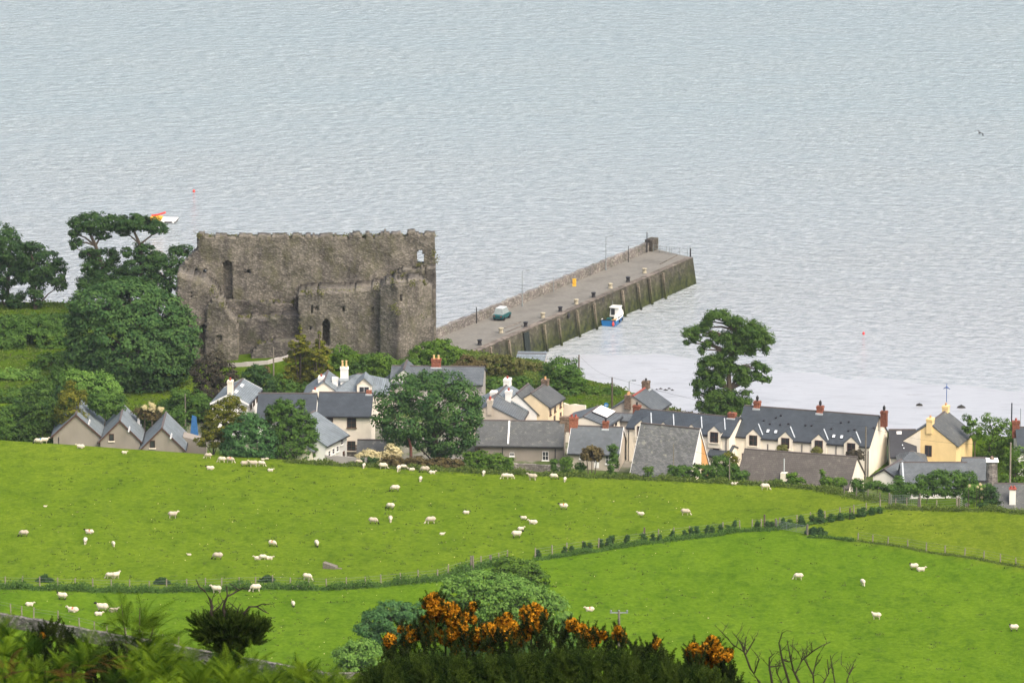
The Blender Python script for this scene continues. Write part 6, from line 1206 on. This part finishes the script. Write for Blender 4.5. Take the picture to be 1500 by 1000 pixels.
for i, q in enumerate(sap):
    k = i % 4; p = gnd(q[0], q[1] + 3); s_ = (q[2] if len(q) > 2 else 1) * .8
    if not pm[k][1]: o = pm[k][0]; pm[k][1] = True; o.location = p; o.rotation_euler = (0, 0, i); o.scale = (s_,) * 3
    else: dup(pm[k][0], p, i * 1.7, s_)
for u, v, lb in ((1191, 782, 'dark bramble bush at the right post of the metal gate'), (1200, 783, 'low bramble spreading right from the metal gate'), (65, 852, 'dark bush in the left hedge'), (390, 852, 'dark bush in the hedge above the big white sheep'), (236, 855, 'dark bush in the hedge left of the dead branches')):
    p = gnd(u, v); C, N, T = crown([((0, 0, .35), (.6, .5, .45)), ((.55, 0, .2), (.55, .45, .32)), ((-.5, .1, .15), (.5, .4, .3)), ((.15, 0, .65), (.35, .3, .3))], .12, .3, 22, 1.3, .4); V, Q = quads(C, N, .12); o = npmesh('bramble_bush', V, Q, FO['dark'], T); o.location = p; tag(o, lb, 'bush')
# rushes and tufts in the pasture
n = 1500; X1 = rng.uniform(-62, 62, n); Y1 = 640 + 150 * rng.uniform(0, 1, n); ok = Y1 < np.interp(X1, EX, EY) - 2; ok &= rng.uniform(0, 1, n) < np.where(X1 < 20, 1, .3); X1, Y1 = X1[ok], Y1[ok]
s1 = rng.uniform(.5, 1.4, len(X1)) ** 1.5; C = np.repeat(np.column_stack([X1, Y1, zt(X1, Y1)]), 8, 0); sg = np.repeat(s1, 8)[:, None]; C = C + rng.normal(0, 1, C.shape) * np.array([.28, .22, .02]) * sg + np.array([0, 0, .06]) * sg
N = unit(len(C)) * .6 + np.array([0, -.6, .3]); N /= np.linalg.norm(N, axis=1, keepdims=True); V, Q = quads(C, N, .10); tag(npmesh('grass_tufts', V, Q, FO['grass'], rng.uniform(0, .8, len(Q))), 'coarse grass tufts dotted over the pasture', 'grass', kind='stuff')
n = 220; X1 = rng.uniform(-60, 25, n); Y1 = rng.uniform(655, 770, n); C = np.column_stack([X1, Y1, zt(X1, Y1) + .06]); V, Q = quads(C, unit(n) * .3 + np.array([0, -.5, .8]), .07); tag(npmesh('white_flowers', V, Q, FO['cream'], rng.uniform(.7, 1, n)), 'pale flower heads and stones sprinkled over the pasture', 'flowers', kind='stuff')
wallrun('stone_wall', 'grey dry stone wall running down behind the foreground bracken at lower left', [(-25, 912), (0, 916), (60, 926), (130, 940), (200, 952), (280, 968), (360, 982), (480, 1004), (560, 1020)], 1.5, .7, 'drystone')
# mid distance trees at the bottom of the field
def mtree(name, lb, fol, Y, bl, **kw):
    kw = dict(dict(leaf=.15, clump=.55, lpc=26, dens=1.15, tr=.2), **kw); return tree(name, lb, fol, Y, bl, **kw)
mtree('willow_tree', 'large pale green willow behind the orange gorse', 'pale', 655, [(700, 850, 35, 16), (740, 860, 40, 22), (670, 865, 30, 20), (715, 880, 50, 28), (775, 880, 40, 28), (660, 895, 30, 26), (740, 910, 60, 30), (810, 900, 28, 28), (800, 935, 50, 30), (690, 930, 50, 30), (835, 925, 16, 14)], base=(735, 990), leaf=.17, clump=.65)
mtree('hazel_tree', 'yellow green tree behind the willow top', 'bright', 668, [(745, 825, 24, 10), (770, 832, 24, 14), (750, 840, 30, 14), (790, 850, 16, 16), (735, 842, 20, 12), (770, 855, 30, 16)], base=(760, 900), leaf=.15)
mtree('alder_bush', 'blue green bush left of the orange gorse', 'blue', 648, [(575, 890, 30, 10), (600, 895, 24, 14), (560, 905, 32, 16), (590, 915, 36, 18), (535, 920, 18, 12), (570, 930, 36, 14)], base=(570, 980))
mtree('elder_bush', 'pale yellow green bush at the foot of the blue green one', 'pale', 640, [(530, 945, 24, 10), (510, 960, 24, 14), (545, 960, 26, 14), (520, 980, 30, 16)], base=(520, 1000))
# ---------------------------------------------------------------- the near slope: bracken, gorse, dead wood
FO['bracken'] = foliage('foliage_bracken', (.011, .036, .003), (.115, .180, .009), .2); FO['gorse'] = foliage('foliage_gorse', (.008, .020, .004), (.052, .080, .012), .15); FO['gorse_dark'] = foliage('foliage_gorse_dark', (.006, .012, .004), (.034, .050, .010), .12)
FO['flower'] = foliage('gorse_flower', (.20, .062, .004), (.60, .29, .018), .2, .6); FO['rust'] = foliage('dead_bracken', (.035, .018, .005), (.14, .07, .014), .2)
def frond_template(n=17, lf=7):
    V, Tn = [], []
    t = np.linspace(.1, 1, n)
    for i, a in enumerate(t):
        base = np.array([a, 0, .30 * a - .42 * a * a]); L = .25 * (1 - a) ** .75 * min(1, a / .18) + .02
        for s_ in (-1, 1):
            d = np.array([.42, s_ * .9, -.12]); d /= np.linalg.norm(d)
            for j in range(lf):
                q = (j + .6) / lf; c = base + d * L * q + np.array([0, 0, -.10 * L * q * q]); w_ = .026 * (1 - .7 * q) + .006
                for e in (-1, 1):
                    o = np.array([.75, -s_ * .25 * e, .06]) * e * w_ * 1.3; p = np.array([-d[1], d[0], 0]) * .0; sd = d * (L / lf) * .55
                    V += [c - sd * .6, c + o * .6 + sd * .2, c + o * 1.6 + sd * .3, c + o * .5 - sd * .8]
    for i in range(8):
        a, b_ = i / 8, (i + 1) / 8; z = lambda x: .30 * x - .42 * x * x; w_ = .010 * (1 - a) + .003
        V += [np.array([a, -w_, z(a)]), np.array([b_, -w_ * .8, z(b_)]), np.array([b_, w_ * .8, z(b_)]), np.array([a, w_, z(a)])]
    return np.array(V)
FT = frond_template()
def inst(tmpl, pos, axis, up, sc):
    """copies of a template: local x -> axis, z -> about up"""
    X = axis / np.linalg.norm(axis, axis=1, keepdims=True); Yv = np.cross(up, X); Yv /= np.linalg.norm(Yv, axis=1, keepdims=True) + 1e-9; Z = np.cross(X, Yv)
    M = np.stack([X, Yv, Z], 2); V = np.einsum('nij,kj->nki', M, tmpl) * sc[:, None, None] + pos[:, None, :]
    return V
def emit(name, V, fol, tint, parent=None, org=None):
    n, k = V.shape[:2]; T = np.repeat(tint, k // 4); P = V.reshape(-1, 3)
    if org is not None: P = P - np.array(org)
    return npmesh(name, P, np.arange(n * k).reshape(-1, 4), FO[fol], np.clip(T + rng.normal(0, .1, len(T)), 0, 1), parent)
def pxp(u, v, Y): return np.array(at(u, v, Y))
# bracken bank
OU = [-40, 0, 40, 70, 120, 150, 250, 290, 330, 390, 430, 480, 520, 560]; OV = [898, 903, 914, 924, 930, 920, 930, 952, 970, 952, 950, 978, 990, 1010]
nc = 470; U = rng.uniform(-40, 545, nc); Yb = rng.uniform(83, 98, nc); top = np.interp(U, OU, OV); Vv = top + 6 + (1045 - top) * rng.uniform(0, 1, nc) ** .8
cen = np.array([pxp(u, v, y) for u, v, y in zip(U, Vv, Yb)]); K = 9; az = (np.arange(K) * 2 * math.pi / K)[None] + rng.uniform(0, 6, (nc, 1)) + rng.normal(0, .25, (nc, K)); el = rng.uniform(.35, 1.15, (nc, K))
ax = np.stack([np.cos(az) * np.cos(el), np.sin(az) * np.cos(el), np.sin(el)], -1).reshape(-1, 3); n = nc * K; sc = (rng.uniform(.30, .52, (nc, 1)) * rng.uniform(.8, 1.15, (nc, K))).ravel(); pos = np.repeat(cen, K, 0) - np.array([0, 0, .18])
up = np.tile([0, 0, 1.0], (n, 1)) + rng.normal(0, .12, (n, 3)); ti = np.clip(np.repeat(rng.normal(.45, .3, nc), K) + rng.normal(0, .14, n), 0, 1)
tag(emit('bracken', inst(FT, pos, ax, up, sc), 'bracken', ti), 'bank of green bracken fronds filling the lower left foreground', 'bracken', kind='stuff')
n = 46; U = np.concatenate([rng.normal(100, 12, 22), rng.normal(10, 10, 12), rng.normal(160, 9, 12)]); Vv = np.concatenate([rng.normal(990, 6, 22), rng.normal(985, 8, 12), rng.normal(975, 6, 12)]); pos = np.array([pxp(u, v, 82.5) for u, v in zip(U, Vv)]); az = rng.uniform(0, 6.28, n); ax = np.stack([np.cos(az), np.sin(az) * .5, rng.uniform(0, .5, n)], 1)
tag(emit('dead_bracken', inst(FT, pos, ax, np.tile([0, 0, 1.0], (n, 1)), rng.uniform(.2, .35, n)), 'rust', rng.uniform(0, .7, n)), 'withered rust brown bracken patches at the bottom left', 'bracken', kind='stuff')
# tall spray of bracken
def g_at(u, Y): x = at(u, 950, Y).x; return Vector((x, Y, gz(x, Y)))
gp = g_at(200, 91); tb = thing('bracken_clump', 'tall clump of bracken sprays rising above the stone wall at lower left', 'bracken', gp)
bases, tips = [], []
for (bu, bv), lst in (((184, 915), [(174, 868), (153, 874), (183, 872), (160, 892), (192, 880)]), ((205, 920), [(206, 876), (228, 872), (252, 883), (215, 885), (240, 895)]), ((215, 945), [(255, 904), (276, 926), (250, 920), (262, 940), (235, 905)]), ((170, 945), [(138, 907), (130, 930), (150, 915), (145, 950)]), ((200, 965), [(180, 930), (230, 925), (160, 940), (250, 955), (205, 930), (270, 962), (140, 965), (220, 985), (190, 990), (240, 980)]), ((195, 990), [(150, 985), (255, 990), (170, 970), (215, 960)])):
    for t_ in lst: bases.append(pxp(bu + rng.uniform(-5, 5), bv + rng.uniform(-6, 6), 91 + rng.uniform(-.3, .3))); tips.append(pxp(*t_, 91 + rng.uniform(-.5, .5)))
for _ in range(190):
    bu, bv = rng.normal(200, 22), rng.uniform(915, 1000); a = rng.uniform(0, 6.28); r_ = rng.uniform(22, 42); b0 = pxp(bu, bv, 91 + rng.uniform(-.35, .35)); bases.append(b0); tips.append(b0 + np.array([math.cos(a), math.sin(a), rng.uniform(.1, .8)]) * r_ * .0106)
bases, tips = np.array(bases), np.array(tips); d = tips - bases; L = np.linalg.norm(d, axis=1) * 1.05; d = d + np.array([0, 0, .12]) * L[:, None]
emit('fronds', inst(FT, bases, d, np.tile([0, -.25, 1.0], (len(L), 1)) + rng.normal(0, .25, (len(L), 3)), L), 'bracken', np.clip(rng.normal(.28, .2, len(L)), 0, 1), tb, gp)
for bu, tu, tv in ((195, 178, 885), (202, 205, 890), (208, 225, 915), (190, 160, 925)):
    MB().tube([Vector((at(bu, 1000, 91).x, 91, gz(gp.x, 91))) - gp, Vector(at((bu + tu) / 2, 955, 91)) - gp, Vector(at(tu, tv, 91)) - gp], [.02, .014, .006], 5).build('stem', m('bark'), tb)
# gorse
def shoot_template(n=46, L=.26, seed=2):
    r = np.random.default_rng(seed); V = []
    for i in range(n):
        t = (i + .5) / n; a = i * 2.4; out = np.array([math.cos(a), math.sin(a), 0]); x = L * t; l_ = .055 * (1 - .6 * t) * r.uniform(.7, 1.3)
        d = np.array([.75, out[0] * .8, out[1] * .8]); d /= np.linalg.norm(d); s_ = np.cross(d, [out[1], out[0], .3]); s_ = s_ / np.linalg.norm(s_) * .0085; b0 = np.array([x, 0, 0]) + np.array([0, out[0], out[1]]) * .004
        V += [b0, b0 + d * l_ * .4 + s_, b0 + d * l_, b0 + d * l_ * .4 - s_]
    for k in range(2):
        w_ = np.array([0, .007, 0]) if k else np.array([0, 0, .007]); V += [-w_, np.array([L, 0, 0]) - w_ * .3, np.array([L, 0, 0]) + w_ * .3, w_]
    return np.array(V)
STP = shoot_template()
def shoots(pts, dirs, sc): return inst(STP, pts, dirs, unit(len(pts)), sc)
def gorse(label, Y, gu, outline, n, fol='gorse', blobs=(), tilt=.6, depth=1.6, vmax=1025, sc=(.7, 1.25), name='gorse_bush', stems=4):
    gp = g_at(gu, Y); root = thing(name, label, 'gorse', gp); us, vs = zip(*outline)
    U = rng.uniform(us[0], us[-1], n); tp = np.interp(U, us, vs); k = rng.uniform(0, 1, n) ** 1.25; Vv = tp + 5 + (vmax - tp) * k
    P = np.array([pxp(u, v, Y + (rng.uniform(-.5, .5) - (v - t) / max(1, vmax - t)) * depth) for u, v, t in zip(U, Vv, tp)]); cl = np.floor(U / 14) + np.floor(Vv / 12) * 7
    D = np.array([0, -.25, 1.0]) + unit(n) * tilt; ti = np.clip(.45 + .3 * np.sin(cl * 1.7) + rng.normal(0, .15, n), 0, 1)
    emit('foliage', shoots(P - D / np.linalg.norm(D, axis=1, keepdims=True) * .1, D, rng.uniform(*sc, n)), fol, ti, root, gp)
    if blobs:
        C, T, SD, SP_ = [], [], [], []
        for u, v, r in blobs:
            c = pxp(u, v, Y - .2 + rng.uniform(-.25, .25)); rr = r * .0128; k = int(40 * r * r / 10) + 30; q = unit(k) * (rng.uniform(.55, 1.05, k) ** .6)[:, None] * rr * np.array([1, 1, 1.15])
            C.append(c + q); T.append(np.clip(.35 + .5 * q[:, 2] / rr * .6 + rng.normal(.1, .22, k), 0, 1)); j = max(5, int(r * 1.5)); SP_.append(c + unit(j) * rr * .5 - np.array([0, 0, rr * .6])); SD.append(np.array([0, 0, 1.0]) + unit(j) * .7)
        C, T = np.concatenate(C), np.concatenate(T); V, Q = quads(C - np.array(gp), unit(len(C)), .021, asp=.8); npmesh('flowers', V, Q, FO['flower'], T, root)
        SP_, SD = np.concatenate(SP_), np.concatenate(SD); emit('flowering_shoots', shoots(SP_, SD, rng.uniform(.5, .9, len(SP_))), 'gorse_dark', rng.uniform(0, .8, len(SP_)), root, gp)
    for i in range(stems):
        u = us[0] + (us[-1] - us[0]) * (i + .5) / stems; v = float(np.interp(u, us, vs)) + 25; MB().tube([Vector(g_at(u, Y)) - gp - Vector((0, 0, .1)), Vector(at(u + rnd.uniform(-8, 8), v, Y)) - gp], [.03, .012], 5).build('stem', m('bark_dark'), root)
    return root
B1 = [(634.7, 876, 7), (628, 881, 7), (624, 886, 5), (640, 882, 6), (635, 889, 9), (646, 881, 4), (662, 890, 7), (656, 893, 8), (668, 896, 6), (651, 896, 7), (693, 888, 5), (691, 894, 3), (686, 899, 6), (682, 903, 5), (693, 907, 5), (672, 910, 8), (676, 917, 8), (661, 908, 7), (668, 903, 7), (634, 910, 7), (622, 911, 7), (637, 902, 6), (645, 905, 5), (571, 937, 8), (572, 943, 7), (587, 921, 4), (600, 920, 4), (603, 932, 7), (613, 928, 7), (622, 923, 7), (631, 928, 8), (626, 939, 5), (641, 925, 5), (650, 934, 7), (662, 927, 8), (658, 939, 6), (667, 950, 6), (595, 944, 4), (596, 950, 3), (685, 935, 9), (692, 943, 8), (699, 929, 8), (677, 928, 7)]
gorse('orange flowering gorse bush with the tallest flower spire, below the willow', 89, 640, [(562, 945), (590, 928), (615, 915), (628, 892), (640, 890), (665, 900), (690, 900), (706, 930)], 230, 'gorse_dark', B1, vmax=975, depth=.9)
B2 = [(709, 924, 8), (718, 923, 9), (732, 913, 8), (743, 907, 8), (738, 917, 7), (749, 920, 9), (740, 928, 8), (729, 934, 7), (754, 937, 6), (715, 940, 7), (710, 946, 6), (718, 953, 4), (771, 898, 9), (784, 893, 8), (794, 899, 7), (779, 911, 9), (791, 909, 7), (774, 920, 6), (785, 920, 6), (771, 932, 5), (763, 928, 6), (789, 943, 3), (761, 942, 4)]
gorse('orange flowering gorse bush right of the tallest spire', 89, 750, [(705, 930), (730, 918), (755, 925), (768, 900), (795, 900), (803, 905), (815, 915), (828, 930)], 230, 'gorse_dark', B2, vmax=975, depth=.9)
B3 = [(838, 915, 8), (846, 920, 6), (852, 924, 8), (869, 926, 6), (861, 931, 6), (883, 930, 5), (866, 943, 5), (875, 938, 4), (905, 922, 5), (910, 930, 6), (901, 931, 5), (914, 936, 4), (963, 939, 5), (960, 945, 4)]
gorse('sparsely flowered brownish gorse left of the insulator pole', 88.5, 860, [(825, 920), (840, 912), (860, 925), (885, 932), (905, 925), (930, 942), (963, 942), (985, 960)], 230, 'gorse_dark', B3, vmax=975, depth=.9)
B4 = [(1043, 941, 8), (1048, 949, 8), (1052, 957, 9), (1017, 949, 7), (1010, 955, 6), (1031, 959, 10), (1022, 963, 8), (1068, 957, 6), (1066, 962, 5), (1038, 969, 8), (1050, 967, 8), (1012, 965, 6), (1034, 948, 6)]
gorse('orange flowering gorse at right, beside the bare twigs', 88, 1040, [(1000, 960), (1015, 952), (1040, 945), (1060, 960), (1078, 985), (1090, 1005)], 230, 'gorse_dark', B4, depth=.9)
gorse('broad dark green gorse mass along the bottom centre', 86.5, 780, [(490, 1016), (530, 986), (565, 968), (620, 960), (700, 964), (770, 960), (840, 953), (900, 955), (960, 966), (1000, 974), (1050, 984), (1095, 1020)], 5200, 'gorse', (), .85, 1.6, 1030, (.6, 1.05), stems=10)
gorse('darker gorse patch among the bracken at the bottom left', 90, 80, [(40, 935), (60, 915), (90, 912), (115, 935)], 220, 'gorse_dark', ((62, 930, 3.5),), vmax=975, depth=.8)
gorse('added dark gorse standing in for the shaded hollow under the tall fern spray', 88, 165, [(128, 962), (145, 945), (170, 948), (192, 965)], 260, 'gorse_dark', (), depth=1.0)  # added dark shoots, standing in for a shaded hollow in the bracken
def domes(root, gp, Y, bl, fol, per=70):
    P, D, T = [], [], []
    for u, v, ru, rv in bl:
        n = int(per * ru * rv / 250 * 1.3); d = unit(n); d[:, 2] = np.abs(d[:, 2]) * 1.0 - .15; d *= rng.choice([.75, 1, 1.18], n)[:, None]; c = pxp(u, v, Y); P.append(c + d * np.array([ru, min(ru, 25), rv]) * .0108 * rng.uniform(.5, .95, n)[:, None]); D.append(d + np.array([0, 0, .6]) + unit(n) * .3); T.append(np.clip(rng.normal(.4, .25, n), 0, 1))
    P, D, T = map(np.concatenate, (P, D, T)); emit('foliage', shoots(P, D, rng.uniform(.5, .9, len(P))), fol, T, root, gp)
gp = g_at(335, 92.5); db = thing('gorse_bush', 'dark rounded gorse bush with bare dead branches standing above it', 'gorse', gp)
domes(db, gp, 92.5, [(298, 916, 14, 10), (325, 913, 24, 10), (350, 917, 24, 10), (377, 924, 15, 14), (335, 928, 46, 14), (308, 940, 18, 14), (364, 942, 22, 14), (336, 952, 26, 16), (336, 972, 18, 18), (336, 992, 14, 16)], 'gorse', 95)
def limb(root, gp, Y, px, r0, r1, mat_='bark_dark', tw=3, rr=random.Random(3), name='branch'):
    p = [Vector(at(u, v, Y + rr.uniform(-.08, .08))) - gp for u, v in px]; n = len(p)
    b = MB().tube(p, [r0 + (r1 - r0) * i / (n - 1) for i in range(n)], 6)
    for _ in range(tw):
        i = rr.randrange(n - 1); q = p[i].lerp(p[i + 1], rr.random()); d = (p[i + 1] - p[i]).normalized(); sd = Vector((rr.uniform(-1, 1), rr.uniform(-.6, .6), rr.uniform(-.1, .9))).normalized(); l_ = rr.uniform(.1, .26)
        e = q + (d * .5 + sd).normalized() * l_; b.tube([q, q.lerp(e, .5) + Vector((rr.uniform(-.02, .02), 0, rr.uniform(-.01, .03))), e], [r1 * 1.1, r1 * .8, r1 * .4], 4)
        if rr.random() < .6: f = q.lerp(e, .55); b.tube([f, f + Vector((rr.uniform(-.1, .1), rr.uniform(-.05, .05), rr.uniform(.02, .12)))], [r1 * .7, r1 * .35], 4)
    b.build(name, m(mat_), root)
for px, r0, tw in (([(316, 925), (313.6, 909), (309, 896), (311, 889), (307.6, 877), (300, 865), (292, 859), (287, 848)], .034, 4), ([(330, 925), (329, 909), (330, 901), (327, 891), (329, 881.6), (333, 873), (332, 858)], .04, 4), ([(329, 882), (333, 873), (347, 866), (357, 860)], .022, 3), ([(312, 895), (321, 889), (328, 878)], .018, 2), ([(345, 925), (346, 908), (350, 888)], .02, 2), ([(348, 925), (351, 909), (358, 897), (365, 888), (376, 888), (387, 895), (394, 898)], .024, 5), ([(376, 888), (384, 884), (389, 886)], .012, 2)):
    limb(db, gp, 92.5, px, r0, .008, tw=tw)
gp = g_at(1150, 88); tw_ = thing('bare_bush', 'leafless dark twiggy bush at the bottom right, right of the orange gorse', 'bush', gp)
TW = [[(1122, 1030), (1113, 1000), (1099, 978), (1090, 954), (1074, 944), (1058, 926), (1047, 915)], [(1090, 954), (1085, 940), (1075, 928)], [(1090, 954), (1093, 932)], [(1092, 958), (1101, 943), (1106, 935)], [(1140, 1030), (1131, 1000), (1127, 976), (1127, 963), (1135, 956)], [(1127, 976), (1140, 975), (1143, 966)], [(1165, 1030), (1156, 1000), (1146, 966), (1141, 941), (1146, 926)], [(1180, 1030), (1171, 1000), (1162, 981), (1157, 959), (1153, 937)], [(1165, 986), (1175, 966), (1168, 953), (1157, 944)], [(1175, 966), (1191, 953), (1204, 945), (1216, 940)], [(1195, 1030), (1191, 988), (1197, 962), (1208, 944)], [(1191, 988), (1180, 968), (1175, 960)], [(1225, 1030), (1223, 1000), (1219, 976), (1216, 959)], [(1240, 1030), (1241, 995), (1244, 987), (1232, 972)], [(1244, 987), (1250, 973)], [(1105, 985), (1112, 965), (1106, 955)], [(1146, 966), (1156, 969), (1163, 962)], [(1206, 1000), (1214, 985), (1212, 965)], [(1150, 1010), (1138, 985), (1136, 972)]]
for i, px in enumerate(TW): limb(tw_, gp, 88 + .25 * math.sin(i * 2.1), px, .024 if len(px) > 4 else .014, .006, tw=7 if len(px) > 3 else 4, rr=random.Random(i))
# loose frond tips at the frame edge
# ---------------------------------------------------------------- the hazy air
hm = bpy.data.materials.new('haze_air'); hm.use_nodes = True; ht = hm.node_tree; ht.nodes.remove(ht.nodes['Principled BSDF'])
pv = ht.nodes.new('ShaderNodeVolumePrincipled'); pv.inputs['Color'].default_value = (.86, .93, 1, 1); pv.inputs['Density'].default_value = .00005; pv.inputs['Anisotropy'].default_value = .3
ht.links.new(pv.outputs[0], ht.nodes['Material Output'].inputs['Volume'])
hz = MB().box(-9500, 9500, -320, 20500, -6, 262).build('haze', hm); tag(hz, 'thin pale sea haze in the air', 'haze', kind='stuff')
